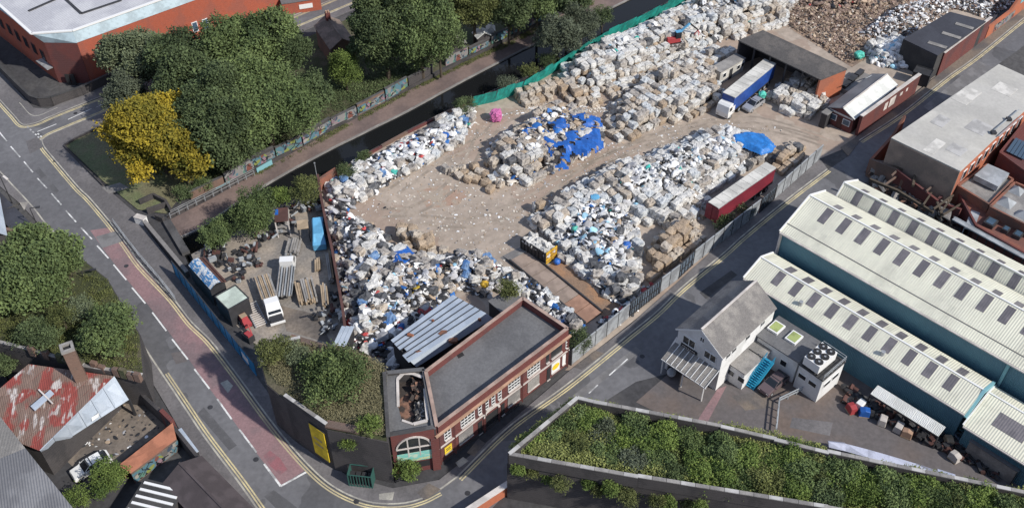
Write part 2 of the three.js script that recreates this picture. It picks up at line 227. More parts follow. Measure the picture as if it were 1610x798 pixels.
// mesh builder: collects triangles, maps uv in metres, merges into ONE mesh
const TMP = V();
class MB {
  constructor(yaw = Math.PI / 4) { this.p = []; this.c = null; this.yaw = yaw; }
  tri(a, b, c) { this.p.push(a.x, a.y, a.z, b.x, b.y, b.z, c.x, c.y, c.z); return this; }
  quad(a, b, c, d) { return this.tri(a, b, c).tri(a, c, d); }
  geo(g, m) { const q = g.index ? g.toNonIndexed() : g; if (m) q.applyMatrix4(m); const a = q.attributes.position; for (let i = 0; i < a.count; i++) this.p.push(a.getX(i), a.getY(i), a.getZ(i)); return this; }
  box(cx, cy, cz, sx, sy, sz, yaw = 0, pitch = 0, roll = 0) { return this.geo(new THREE.BoxGeometry(sx, sy, sz), new THREE.Matrix4().compose(V(cx, cy, cz), new THREE.Quaternion().setFromEuler(new THREE.Euler(pitch, yaw, roll, 'YXZ')), V(1, 1, 1))); }
  beam(a, b, w, h = w) { const d = TMP.copy(b).sub(a), L = d.length(), yaw = Math.atan2(d.x, d.z), pitch = -Math.asin(clamp(d.y / L, -1, 1)); return this.box((a.x + b.x) / 2, (a.y + b.y) / 2, (a.z + b.z) / 2, w, h, L, yaw, pitch); }
  cyl(a, b, r0, r1 = r0, n = 8) { const d = V().copy(b).sub(a), L = d.length(), g = new THREE.CylinderGeometry(r1, r0, L, n); const q = new THREE.Quaternion().setFromUnitVectors(V(0, 1, 0), d.normalize()); return this.geo(g, new THREE.Matrix4().compose(V().addVectors(a, b).multiplyScalar(0.5), q, V(1, 1, 1))); }
  prism(p, y0, y1, topOnly = false) { // p: [[x,z],...]
    let q = p; if (area2(q) > 0) q = [...q].reverse();
    const f = THREE.ShapeUtils.triangulateShape(q.map((a) => new THREE.Vector2(a[0], a[1])), []);
    for (const [a, b, c] of f) { const t = (i, y) => V(q[i][0], y, q[i][1]); this.tri(t(a, y1), t(b, y1), t(c, y1)); if (!topOnly) this.tri(t(a, y0), t(c, y0), t(b, y0)); }
    if (!topOnly) for (let i = 0; i < q.length; i++) { const a = q[i], b = q[(i + 1) % q.length]; this.quad(V(a[0], y0, a[1]), V(b[0], y0, b[1]), V(b[0], y1, b[1]), V(a[0], y1, a[1])); }
    return this;
  }
  slab(a, b, c, d, th) { // thick sheet with top face a b c d
    const n = V().subVectors(b, a).cross(V().subVectors(d, a)).normalize(); if (n.y < 0) n.negate(); n.multiplyScalar(-th);
    const q = [a, b, c, d], s = q.map((v) => v.clone().add(n)); this.quad(...q).quad(s[3], s[2], s[1], s[0]);
    for (let i = 0; i < 4; i++) { const j = (i + 1) % 4; this.quad(q[i], q[j], s[j], s[i]); } return this;
  }
  wall(a, b, th, y0, y1, y1b = y1) { // upright wall between two plan points
    const d = V(b.x - a.x, 0, b.z - a.z).normalize(), n = V(-d.z, 0, d.x).multiplyScalar(th / 2);
    const A = V(a.x, 0, a.z), B = V(b.x, 0, b.z), f = (p, s, y) => V(p.x + n.x * s, y, p.z + n.z * s);
    const v = [f(A, -1, y0), f(B, -1, y0), f(B, 1, y0), f(A, 1, y0), f(A, -1, y1), f(B, -1, y1b), f(B, 1, y1b), f(A, 1, y1)];
    return this.quad(v[4], v[5], v[6], v[7]).quad(v[0], v[1], v[5], v[4]).quad(v[3], v[7], v[6], v[2]).quad(v[0], v[4], v[7], v[3]).quad(v[1], v[2], v[6], v[5]).quad(v[3], v[2], v[1], v[0]);
  }
  geometry() {
    const g = new THREE.BufferGeometry(), p = this.p, n = p.length / 3, uv = new Float32Array(n * 2), ca = Math.cos(this.yaw), sa = Math.sin(this.yaw);
    g.setAttribute('position', new THREE.Float32BufferAttribute(p, 3)); g.computeVertexNormals();
    const N = g.attributes.normal, t = V(), bt = V(), nn = V(), q = V();
    for (let i = 0; i < n; i++) { nn.set(N.getX(i), N.getY(i), N.getZ(i)); q.set(p[i * 3], p[i * 3 + 1], p[i * 3 + 2]);
      if (Math.abs(nn.y) > 0.985) { t.set(ca, 0, -sa); bt.set(sa, 0, ca); } else { t.set(-nn.z, 0, nn.x).normalize(); bt.crossVectors(nn, t); }
      uv[i * 2] = q.dot(t); uv[i * 2 + 1] = q.dot(bt); }
    g.setAttribute('uv', new THREE.BufferAttribute(uv, 2)); return g;
  }
  build(name, mat, parent, world = true) { // world: coordinates are metres in the place, moved into the parent's frame
    const g = this.geometry(); const m = new THREE.Mesh(g, mat); m.castShadow = m.receiveShadow = true;
    if (parent) { m.name = name; if (world) { parent.updateWorldMatrix(true, false); g.applyMatrix4(parent.matrixWorld.clone().invert()); } parent.add(m); }
    else { m.name = numbered(name); g.computeBoundingBox(); const b = g.boundingBox; m.position.set((b.min.x + b.max.x) / 2, b.min.y, (b.min.z + b.max.z) / 2); g.translate(-m.position.x, -m.position.y, -m.position.z); scene.add(m); }
    return m;
  }
}
const mb = (yaw) => new MB(yaw);
const struct = (name, b, mat) => tag(b.build(name, mat), null, null, null, 'structure');
// a true rectangle fitted to four sighted corners (near end a, b; far end c, d) at height h
function rect4(px, h, y0 = 0) {
  const q = []; for (let i = 0; i < 8; i += 2) q.push(P(px[i], px[i + 1], h));
  const c = V(); q.forEach((p) => c.add(p)); c.multiplyScalar(0.25);
  const near = V().addVectors(q[0], q[1]).multiplyScalar(0.5), far = V().addVectors(q[2], q[3]).multiplyScalar(0.5);
  const d = V().subVectors(far, near), L = d.length(); d.normalize();
  const n = V(-d.z, 0, d.x); const W = (Math.abs(V().subVectors(q[1], q[0]).dot(n)) + Math.abs(V().subVectors(q[2], q[3]).dot(n))) / 2;
  return { pos: V(c.x, y0, c.z), yaw: Math.atan2(-d.z, d.x), L, W, d, n, h };   // local +x runs from near end to far end
}

// ---------------------------------------------------------------- ground, canal, roads
const CT = -0.7, CW = -0.95;                                         // towpath and water level
const bankN = [-60, 515, 262, 340, 330, 306, 400, 266, 520, 200, 640, 137, 700, 107, 840, 38, 930, -6, 1080, -78, 1300, -180];
const waterN = [-70, 545, 284, 372, 318, 357, 366, 322, 400, 300, 456, 267, 520, 233, 640, 174, 730, 125, 820, 78, 900, 41, 985, 0, 1110, -62, 1330, -165];
const bankS = [-60, 600, 300, 424, 345, 372, 420, 326, 505, 283, 560, 250, 640, 206, 720, 166, 760, 150, 830, 117, 882, 92, 920, 68, 980, 38, 1075, -8, 1180, -60, 1360, -150];
const pBN = poly(bankN, 0), pWN = poly(waterN, CT), pBS = poly(bankS, 0);
{
  const sh = new THREE.Shape([[-700, -900], [700, -900], [700, 300], [-700, 300]].map((a) => new THREE.Vector2(a[0], a[1])));
  // cut for the canal, from the road bridge up to beyond the frame
  const cut = [...pBN.slice(1), ...pBS.slice(1).reverse()];
  sh.holes.push(new THREE.Path(cut.map((a) => new THREE.Vector2(a[0], a[1]))));
  const g = new THREE.ShapeGeometry(sh); g.rotateX(Math.PI / 2); // y -> z
  const b = mb(); b.geo(g); // faces are two sided
  struct('ground', b, M.ground);
  const strip = (p, q, y) => { const s = mb(); s.prism([...p, ...[...q].reverse()], y, y + 0.01, true); return s; };
  struct('towpath', strip(pBN, pWN, CT - 0.01), M.towpath);
  struct('canal_water', strip(pWN, pBS, CW), M.water);
  const e = mb(); for (let i = 1; i < pWN.length - 1; i++) { const a = V(pWN[i][0], 0, pWN[i][1]), c = V(pWN[i + 1][0], 0, pWN[i + 1][1]); e.wall(a, c, 0.26, CW - 0.5, CT + 0.04); }
  struct('canal_edge', e, M.concrete);
  const s = mb(); for (let i = 1; i < pBS.length - 1; i++) s.wall(V(pBS[i][0], 0, pBS[i][1]), V(pBS[i + 1][0], 0, pBS[i + 1][1]), 0.3, CW - 0.5, 0.12);
  struct('canal_bank', s, M.brickBlack);
  const n = mb(); for (let i = 1; i < pBN.length - 1; i++) n.wall(V(pBN[i][0], 0, pBN[i][1]), V(pBN[i + 1][0], 0, pBN[i + 1][1]), 0.2, CT - 0.1, 0.06);
  struct('towpath_bank', n, M.brickBlack);
  struct('canal_bed', mb().prism([...pBN, ...[...pBS].reverse()], -2.6, -2.5), M.black);
}
const sheet = (name, px, y, mat, yaw) => struct(name, mb(yaw).prism(poly(px, 0), y - 0.01, y, true), mat);
// kerb lines in photograph sightings
const LK = [-60, 205, 10, 280, 52, 325, 75, 354, 105, 383, 137, 417, 160, 446, 183, 475, 205, 505, 228, 545, 257, 589, 290, 638, 321, 684, 379, 761, 415, 812, 470, 890];
const RK = [64, 221, 67, 230, 88, 256, 126, 300, 137, 310, 163, 340, 176, 356, 200, 389, 220, 417, 271, 471, 300, 508, 328, 535, 365, 582, 420, 657, 450, 695, 485, 734, 515, 761, 548, 780, 585, 792, 633, 793, 665, 785, 691, 772, 720, 751, 800, 673, 891, 607, 990, 527, 1033, 492, 1071, 455, 1138, 400, 1169, 372, 1246, 309, 1302, 267, 1334, 246, 1352, 222, 1417, 180, 1492, 121, 1529, 95, 1610, 30, 1760, -90];
const S1 = [-60, 95, 0, 160, 20, 182, 35, 197, 44, 197, 60, 193, 75, 186, 140, 160, 200, 137, 300, 92, 420, 42, 480, 18, 560, -16];  // side street, far kerb
const S2 = [64, 221, 75, 213, 105, 200, 177, 170, 260, 132, 380, 82, 470, 42, 540, 12, 620, -22];                              // side street, near kerb
sheet('road', [...LK, 560, 900, 700, 880, 800, 770, 905, 660, 1000, 600, 1048, 588, 1120, 520, 1225, 400, 1300, 320, 1365, 285, 1420, 212, 1500, 150, 1600, 80, 1760, -50, 1760, -90, 1610, 30, 1529, 95, 1492, 121, 1417, 180, 1352, 222, 1334, 246, 1302, 267, 1246, 309, 1169, 372, 1138, 400, 1071, 455, 1033, 492, 990, 527, 891, 607, 800, 673, 720, 751, 691, 772, 665, 785, 633, 793, 585, 792, 548, 780, 515, 761, 485, 734, 450, 695, 420, 657, 365, 582, 328, 535, 300, 508, 271, 471, 220, 417, 200, 389, 176, 356, 163, 340, 137, 310, 126, 300, 88, 256, 67, 230, 64, 221, 75, 213, 105, 200, 177, 170, 260, 132, 380, 82, 470, 42, 540, 12, 620, -22, 560, -16, 480, 18, 420, 42, 300, 92, 200, 137, 140, 160, 75, 186, 60, 193, 44, 197, 35, 197, 20, 182, 0, 160, -60, 95], 0.02, M.road, 0.9);
sheet('bus_lane', [141, 362, 176, 357, 200, 389, 222, 418, 271, 473, 300, 510, 327, 536, 364, 583, 418, 657, 450, 696, 478, 740, 440, 764, 415, 728, 390, 694, 362, 655, 330, 612, 300, 570, 262, 518, 225, 470, 195, 435, 165, 396], 0.024, M.busred, 0.9);
sheet('worn_red_patch', [414, 716, 424, 708, 440, 720, 452, 738, 440, 746, 424, 732], 0.028, mott([0.29, 0.12, 0.135], [0.22, 0.13, 0.14], { m: 4, grain: 0.3 }));
// pavements, each a raised slab with its kerb
const slabP = (name, px, mat, y = 0.13) => struct(name, mb(0.8).prism(poly(px, 0), -0.05, y), mat);
slabP('pavement', [...LK, 440, 900, 378, 812, 330, 740, 290, 690, 262, 640, 232, 590, 212, 548, 190, 500, 150, 448, 122, 418, 95, 388, 60, 352, 30, 320, -10, 285, -80, 215], M.pave);
slabP('pavement', [64, 221, 67, 230, 88, 256, 126, 300, 137, 310, 163, 340, 176, 356, 200, 389, 220, 417, 271, 471, 300, 508, 328, 535, 365, 582, 420, 657, 450, 695, 485, 734, 515, 761, 548, 780, 585, 792, 633, 793, 665, 785, 691, 772, 720, 751, 800, 673, 891, 607, 990, 527, 1033, 492, 1071, 455, 1138, 400, 1169, 372, 1246, 309, 1302, 267, 1289, 250, 1216, 316, 1190, 338, 1130, 386, 1087, 425, 1035, 472, 990, 512, 897, 582, 760, 700, 690, 755, 617, 768, 545, 748, 480, 700, 400, 588, 330, 500, 290, 440, 240, 375, 215, 338, 160, 290, 100, 232, 108, 222, 180, 188, 180, 171, 105, 200, 75, 213], M.pave);
slabP('pavement', [1334, 246, 1352, 222, 1417, 180, 1492, 121, 1529, 95, 1610, 30, 1760, -90, 1745, -105, 1600, 18, 1520, 80, 1468, 124, 1437, 150, 1345, 217, 1322, 232], M.paveTan);
slabP('pavement', [...S1.slice(2), 552, -28, 470, 3, 410, 30, 300, 78, 190, 122, 110, 156, 76, 172, 52, 170, -8, 104], M.pave);
slabP('pavement', [105, 200, 177, 170, 260, 132, 380, 82, 470, 42, 540, 12, 620, -22, 628, -16, 545, 20, 474, 50, 384, 91, 264, 142, 184, 180, 118, 208], M.pave, 0.126);
sheet('pavement_patch', [655, 775, 674, 760, 693, 770, 668, 787], 0.137, M.paveTan);
sheet('pavement_patch', [596, 777, 620, 774, 617, 787, 596, 786], 0.137, M.kerb);
sheet('pavement_patch', [716, 728, 728, 719, 737, 725, 722, 736], 0.137, M.kerb);
sheet('pavement_patch', [734, 712, 752, 690, 764, 698, 745, 718], 0.137, M.paveTan);
sheet('pavement_patch', [902, 578, 936, 552, 950, 556, 915, 582], 0.137, M.paveTan);
sheet('road_patch', [346, 602, 357, 597, 366, 606, 358, 618], 0.03, M.kerb);
sheet('road_patch', [268, 555, 284, 552, 294, 568, 276, 572], 0.028, M.forecourt);
sheet('road_patch', [1100, 30 + 430, 1150, 425, 1160, 432, 1110, 470], 0.026, M.ground);
sheet('road_patch', [60, 262, 92, 300, 86, 306, 54, 268], 0.028, M.patchA); sheet('road_patch', [150, 372, 186, 362, 196, 378, 160, 390], 0.029, M.patchB); sheet('road_patch', [320, 640, 372, 700, 360, 708, 310, 650], 0.028, M.patchA); sheet('road_patch', [900, 622, 1000, 545, 1008, 552, 908, 630], 0.028, M.patchB); sheet('road_patch', [520, 800, 590, 812, 575, 840, 500, 820], 0.028, M.patchA); sheet('road_patch', [1452, 168, 1540, 96, 1560, 106, 1470, 180], 0.028, M.patchB); sheet('road_patch', [430, 770, 470, 800, 450, 815, 415, 780], 0.028, M.patchA);
for (const [u, v] of [[86, 253], [198, 418], [330, 640], [402, 722], [735, 775], [842, 690], [1010, 560], [118, 178], [560, 788]]) { const p = P(u, v); struct('manhole_cover', mb().cyl(V(p.x, 0.02, p.z), V(p.x, 0.033, p.z), 0.33, 0.33, 14), M.steelDark); }
sheet('yard_stain', [655, 300, 700, 290, 740, 302, 720, 322, 672, 328], 0.036, mott([0.36, 0.24, 0.18], [0.36, 0.3, 0.24], { m: 5, grain: 0.3 })); sheet('yard_stain', [786, 405, 812, 392, 826, 402, 806, 418], 0.037, M.patchB); sheet('yard_stain', [440, 480, 500, 495, 520, 540, 450, 520], 0.036, M.dirt);
sheet('road_patch', [40, 222, 60, 214, 66, 232, 46, 242], 0.028, M.pave);
sheet('grass_verge', [101, 228, 183, 189, 240, 178, 300, 210, 300, 290, 262, 337, 216, 330, 160, 284], 0.145, M.grass);
sheet('footpath', [160, 296, 188, 288, 203, 296, 171, 306], 0.155, M.concrete);
sheet('forecourt', [1048, 590, 1225, 470, 1420, 600, 1700, 800, 1720, 830, 1480, 760, 1200, 690, 1060, 662, 1000, 632], 0.03, M.forecourt, 0.3);
sheet('forecourt_strip', [1128, 612, 1143, 606, 1112, 665, 1096, 662], 0.036, M.busred);
sheet('forecourt_patch', [1150, 622, 1210, 614, 1218, 640, 1172, 645], 0.036, M.paveTan);
sheet('forecourt_patch', [1242, 672, 1246, 656, 1310, 664, 1305, 685], 0.036, M.pave);
sheet('yard', [505, 284, 560, 252, 640, 208, 720, 168, 760, 152, 830, 118, 882, 93, 920, 70, 980, 40, 1075, -6, 1180, -58, 1420, -60, 1590, -10, 1545, 62, 1435, 148, 1345, 216, 1322, 236, 1288, 250, 1216, 318, 1130, 388, 1035, 474, 897, 582, 780, 580, 620, 590, 545, 545, 522, 400], 0.03, M.yard, 0.75);
sheet('timber_yard', [300, 400, 430, 330, 505, 290, 545, 545, 505, 545, 445, 525, 408, 548, 330, 470], 0.032, M.timberYard, 0.2);
sheet('yard_earth', [850, 425, 880, 408, 920, 440, 950, 470, 972, 470, 985, 490, 955, 505, 930, 480], 0.045, mott([0.33, 0.19, 0.11], [0.24, 0.16, 0.11], { m: 7, grain: 0.35 }));
sheet('waste_ground', [1238, 42, 1226, 20, 1240, -10, 1300, -40, 1430, -60, 1450, 5, 1390, 55, 1362, 92, 1340, 106], 0.045, M.heapBrown);
sheet('left_yard', [95, 715, 160, 640, 205, 615, 250, 640, 265, 668, 190, 725, 140, 760], 0.03, M.dirt);
sheet('building_apron', [-60, 10, 0, 90, 52, 158, 76, 160, 190, 115, 150, 60, 60, 60], 0.035, M.ground);
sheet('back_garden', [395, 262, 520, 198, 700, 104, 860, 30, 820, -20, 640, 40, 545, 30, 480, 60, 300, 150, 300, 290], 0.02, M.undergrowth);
// ribbons of paint
function ribbon(pts, w, y) { // pts: Vector3[]
  const b = mb(), c = new THREE.CatmullRomCurve3(pts, false, 'centripetal'), n = Math.max(2, pts.length * 5); let pa, pb;
  for (let i = 0; i <= n; i++) { const p = c.getPoint(i / n), t = c.getTangent(i / n); t.y = 0; t.normalize(); const a = V(p.x - t.z * w / 2, y, p.z + t.x * w / 2), d = V(p.x + t.z * w / 2, y, p.z - t.x * w / 2); if (pa) b.quad(pa, a, d, pb); pa = a; pb = d; }
  return b;
}
const pts = (px, h = 0) => { const o = []; for (let i = 0; i < px.length; i += 2) o.push(P(px[i], px[i + 1], h)); return o; };
function offset(p, s) { return p.map((a, i) => { const t = V().subVectors(p[Math.min(i + 1, p.length - 1)], p[Math.max(i - 1, 0)]).normalize(); return V(a.x - t.z * s, 0, a.z + t.x * s); }); }
const kerbLine = (px, side, yellow = true) => { const p = pts(px);
  struct('kerb', ribbon(offset(p, side * -0.12), 0.2, 0.136), M.kerb);
  if (yellow) { struct('yellow_line', ribbon(offset(p, side * 0.24), 0.17, 0.027), M.yline); struct('yellow_line', ribbon(offset(p, side * 0.54), 0.17, 0.027), M.yline); } };
kerbLine(RK.slice(0, 44), 1); kerbLine(RK.slice(44, 64), 1); kerbLine(RK.slice(66), 1);
struct('kerb', ribbon(offset(pts(RK.slice(42, 46)), -0.12), 0.2, 0.136), M.kerb);
kerbLine(LK.slice(0, 22), -1, false); kerbLine(LK.slice(20, 32), -1);
kerbLine(S1, 1); kerbLine(S2, -1);
const dash = (a, b, c, d, w = 0.16) => struct('lane_marking', ribbon([P(a, b), P(c, d)], w, 0.034), M.line);
for (const q of [[-4, 205, 10, 222], [16, 230, 31, 247], [37, 254, 51, 271], [58, 280, 73, 296], [80, 304, 96, 322], [103, 331, 119, 349], [127, 358, 144, 376], [152, 386, 170, 406], [178, 416, 198, 440], [207, 452, 228, 477], [239, 491, 261, 520], [270, 533, 295, 565], [305, 580, 329, 611], [341, 627, 364, 659], [376, 675, 403, 711]]) dash(...q, 0.2);
dash(415, 729, 441, 764, 0.25); dash(441, 764, 481, 742, 0.25);
dash(106, 188, 143, 171); dash(156, 166, 180, 156); dash(58, 207, 88, 195); dash(958, 590, 987, 564); dash(926, 618, 940, 605); dash(150, 169, 176, 158, 0.05);
for (let i = 0; i < 6; i++) { dash(42 + i * 4.2, 199 + i * 3.9, 44 + i * 4.2, 201 + i * 3.9, 0.25); if (i > 2) dash(46 + i * 4.2, 198 + i * 3.9, 48 + i * 4.2, 200 + i * 3.9, 0.25); }
struct('paved_edge', ribbon(pts([30, 162, 55, 183, 90, 170]), 0.12, 0.138), M.kerb);
struct('verge_edging', (() => { const b = mb(), p = pts([178, 192, 118, 220, 101, 231, 125, 256, 162, 293]); for (let i = 0; i < p.length - 1; i++) b.wall(p[i], p[i + 1], 0.25, 0.1, 0.45); return b; })(), M.brickBlack);
for (const [px, k] of [[[1300, 226, 1230, 205, 1150, 196, 1060, 214, 980, 240, 900, 284, 850, 330, 815, 380], 0.9], [[1290, 216, 1180, 188, 1080, 202, 990, 232, 900, 276, 820, 322, 740, 350, 660, 345], 0.9], [[760, 205, 740, 250, 700, 300, 650, 330, 600, 335], 0.9], [[960, 162, 880, 172, 800, 184, 756, 220, 690, 250, 620, 300], 0.9]]) for (const o of [-k, k]) struct('wheel_track', ribbon(offset(pts(px), o), 0.55, 0.041 + (o > 0 ? 0.002 : 0)), M.track);

// ---------------------------------------------------------------- buildings
const xz = (p) => [p.x, p.z];
const along = (a, b, t) => V(lerp(a.x, b.x, t), lerp(a.y, b.y, t), lerp(a.z, b.z, t));
const flatP = (p, y = 0) => V(p.x, y, p.z);
function centre(...p) { const c = V(); p.forEach((q) => c.add(q)); c.multiplyScalar(1 / p.length); c.y = 0; return c; }
// local frame: o origin, d along, n outward/right; f(s, y, t)
const frame = (o, d, n) => (s, y, t) => V(o.x + d.x * s + n.x * t, y, o.z + d.z * s + n.z * t);

// ---- three cream barrel-eaved warehouses on the right
const dl = V(Math.cos(45.8 * Math.PI / 180), 0, Math.sin(45.8 * Math.PI / 180)), da = V(dl.z, 0, -dl.x); // along, across to the rear
function warehouse(name, label, o, spec) { // spec: prof [[across, height]...] front eave to rear eave, len, ridge index, lights
  const F = frame(o, dl, da), g = thing(name, label, 'warehouse', flatP(o), -45.8 * Math.PI / 180, 'cream roofed warehouses on the right'), { prof, len } = spec;
  const last = prof[prof.length - 1];
  for (let i = 0; i < prof.length - 1; i++) { const [a, ya] = prof[i], [b, yb] = prof[i + 1];
    mb().slab(F(-0.25, ya, a), F(len, ya, a), F(len, yb, b), F(-0.25, yb, b), 0.14).build('roof', M.creamRoof, g); }
  const w = mb(), y0 = 0;
  w.wall(F(0.1, 0, 0.3), F(len - 0.1, 0, 0.3), 0.2, y0, prof[0][1] - 0.18).wall(F(0.1, 0, last[0] - 0.3), F(len - 0.1, 0, last[0] - 0.3), 0.2, y0, last[1] - 0.18);
  for (const s of [0.12, len - 0.12]) { const p = prof.map(([a, y]) => F(s, y - 0.2, clamp(a, 0.3, last[0] - 0.3))), q = p.map((v) => flatP(v)); for (let i = 0; i < p.length - 1; i++) w.quad(q[i], q[i + 1], p[i + 1], p[i]); }
  w.build('wall', M.tealWall, g);
  const tr = mb(); // white verge capping at the street gable, ridge cap and eaves gutter
  for (let i = 0; i < prof.length - 1; i++) { const [a, ya] = prof[i], [b, yb] = prof[i + 1]; tr.beam(F(-0.3, ya + 0.04, a), F(-0.3, yb + 0.04, b), 0.16, 0.2); }
  tr.build('verge_trim', M.whitePaint, g);
  const [ra, ry] = prof[spec.ridge]; mb().beam(F(-0.25, ry + 0.05, ra), F(len, ry + 0.02, ra), 0.22, 0.05).build('ridge_cap', M.whitePaint, g);
  mb().beam(F(-0.2, prof[0][1] - 0.12, -0.1), F(len, prof[0][1] - 0.12, -0.1), 0.2, 0.16).build('gutter', M.paleStone, g);
  for (const L of spec.lights) for (let k = 0; k < L.n; k++) { // rooflights on slope segment L.seg between fractions f0..f1
    const [a, ya] = prof[L.seg], [b, yb] = prof[L.seg + 1], s0 = L.s0 + k * L.step, f = (s, q, up) => F(s, lerp(ya, yb, q) + up, lerp(a, b, q));
    if (s0 + L.w > len - 0.3) break;
    mb().slab(f(s0, L.f0, 0.035), f(s0 + L.w, L.f0, 0.035), f(s0 + L.w, L.f1, 0.035), f(s0, L.f1, 0.035), 0.03).build('rooflight', M.rooflight, g); }
  return { g, F };
}
const oB = P(1229, 365, 8), oC = P(1172, 438, 5);
{
  const B = warehouse('warehouse', 'middle and largest cream roofed warehouse with a tall teal side wall', oB, { len: 66, ridge: 2, prof: [[0, 8], [1.45, 8.55], [6.2, 10.6], [10.7, 8.8]], lights: [{ seg: 1, n: 24, s0: 2.7, step: 2.77, w: 1.05, f0: 0.46, f1: 0.93 }, { seg: 2, n: 24, s0: 3.0, step: 2.77, w: 1.05, f0: 0.1, f1: 0.42 }] });
  mb().beam(B.F(-0.2, 8.6, 1.45), B.F(66, 8.6, 1.45), 0.09, 0.05).build('lap_joint', M.slate, B.g);
  for (const s of [31.5, 43.4]) mb().beam(B.F(s, 3.2, 0.02), B.F(s, 7.7, 0.02), 0.28).build('downpipe', M.tealTrim, B.g);
  mb().beam(B.F(0, 0.1, 0.05), B.F(0, 7.8, 0.05), 0.3).build('corner_trim', M.paleStone, B.g);
  const fA = B.F(0, 0, 11.1);
  const Ar = P(1331, 288, 10.2), rA = (Ar.x - oB.x) * da.x + (Ar.z - oB.z) * da.z, sA = (Ar.x - oB.x) * dl.x + (Ar.z - oB.z) * dl.z;
  const oA = B.F(sA, 8.0, 11.0);
  warehouse('warehouse', 'rearmost cream roofed warehouse beside the ruined brick works', V(oA.x, 8, oA.z), { len: 62, ridge: 1, prof: [[0, 8.3], [rA - 11.0, 10.2], [rA - 11.0 + 4.4, 8.1]], lights: [{ seg: 0, n: 22, s0: 1.8, step: 2.77, w: 1.05, f0: 0.12, f1: 0.9 }, { seg: 1, n: 22, s0: 2.0, step: 2.77, w: 0.95, f0: 0.1, f1: 0.36 }] });
  mb().beam(B.F(-0.1, 8.55, 10.87), B.F(66, 8.55, 10.87), 0.26, 0.1).build('valley_gutter', M.slate, B.g);
  const C = warehouse('warehouse', 'nearest cream roofed warehouse joined to the white gabled office', oC, { len: 30.6, ridge: 1, prof: [[0, 5], [3.5, 6.4], [6.6, 5.15], [7.0, 4.75]], lights: [{ seg: 0, n: 11, s0: 2.9, step: 2.66, w: 1.05, f0: 0.36, f1: 0.92 }, { seg: 1, n: 11, s0: 3.1, step: 2.66, w: 1.05, f0: 0.12, f1: 0.72 }] });
  mb().slab(C.F(30.55, 6.5, 3.4), C.F(30.9, 6.5, 3.4), C.F(30.9, 4.6, 0.0), C.F(30.55, 4.6, 0.0), 0.5).slab(C.F(30.55, 6.5, 3.4), C.F(30.9, 6.5, 3.4), C.F(30.9, 5, 7), C.F(30.55, 5, 7), 0.5).build('end_trim', M.tealTrim, C.g);
  for (const s of [7.8, 19.4]) mb().cyl(C.F(s, 5.2, 0.9), C.F(s, 5.9, 0.9), 0.28).build('roof_vent', M.steel, C.g);
  const oD = C.F(31.3, 4.4, -0.6), pD = P(1487, 640, 4);
  const D = warehouse('warehouse', 'low cream roofed extension at the right edge with wide grey rooflights', V(oD.x, 4.4, oD.z), { len: 34, ridge: 2, prof: [[0, 3.9], [4.6, 5.0], [5.4, 5.15], [7.6, 4.4]], lights: [{ seg: 0, n: 5, s0: 2.0, step: 7.6, w: 3.6, f0: 0.42, f1: 0.86 }] });
  // red brick rubble strip in the gap between the two warehouses
  const r = rng(77), rb = mb(); for (let i = 0; i < 90; i++) { const s = 14 + r() * 34, y = 0.2 + r() * 2.2, q = C.F(s, y, 7.3 + r() * 0.5); rb.box(q.x, q.y, q.z, 0.5 + r() * 1.2, 0.3 + r() * 0.4, 0.3 + r() * 0.3, r() * 3, r(), r()); }
  tag(rb.build('dumped_metal', M.rustDark), 'rusty scrap heaped in the gap below the teal wall', 'scrap', null, 'stuff');
}

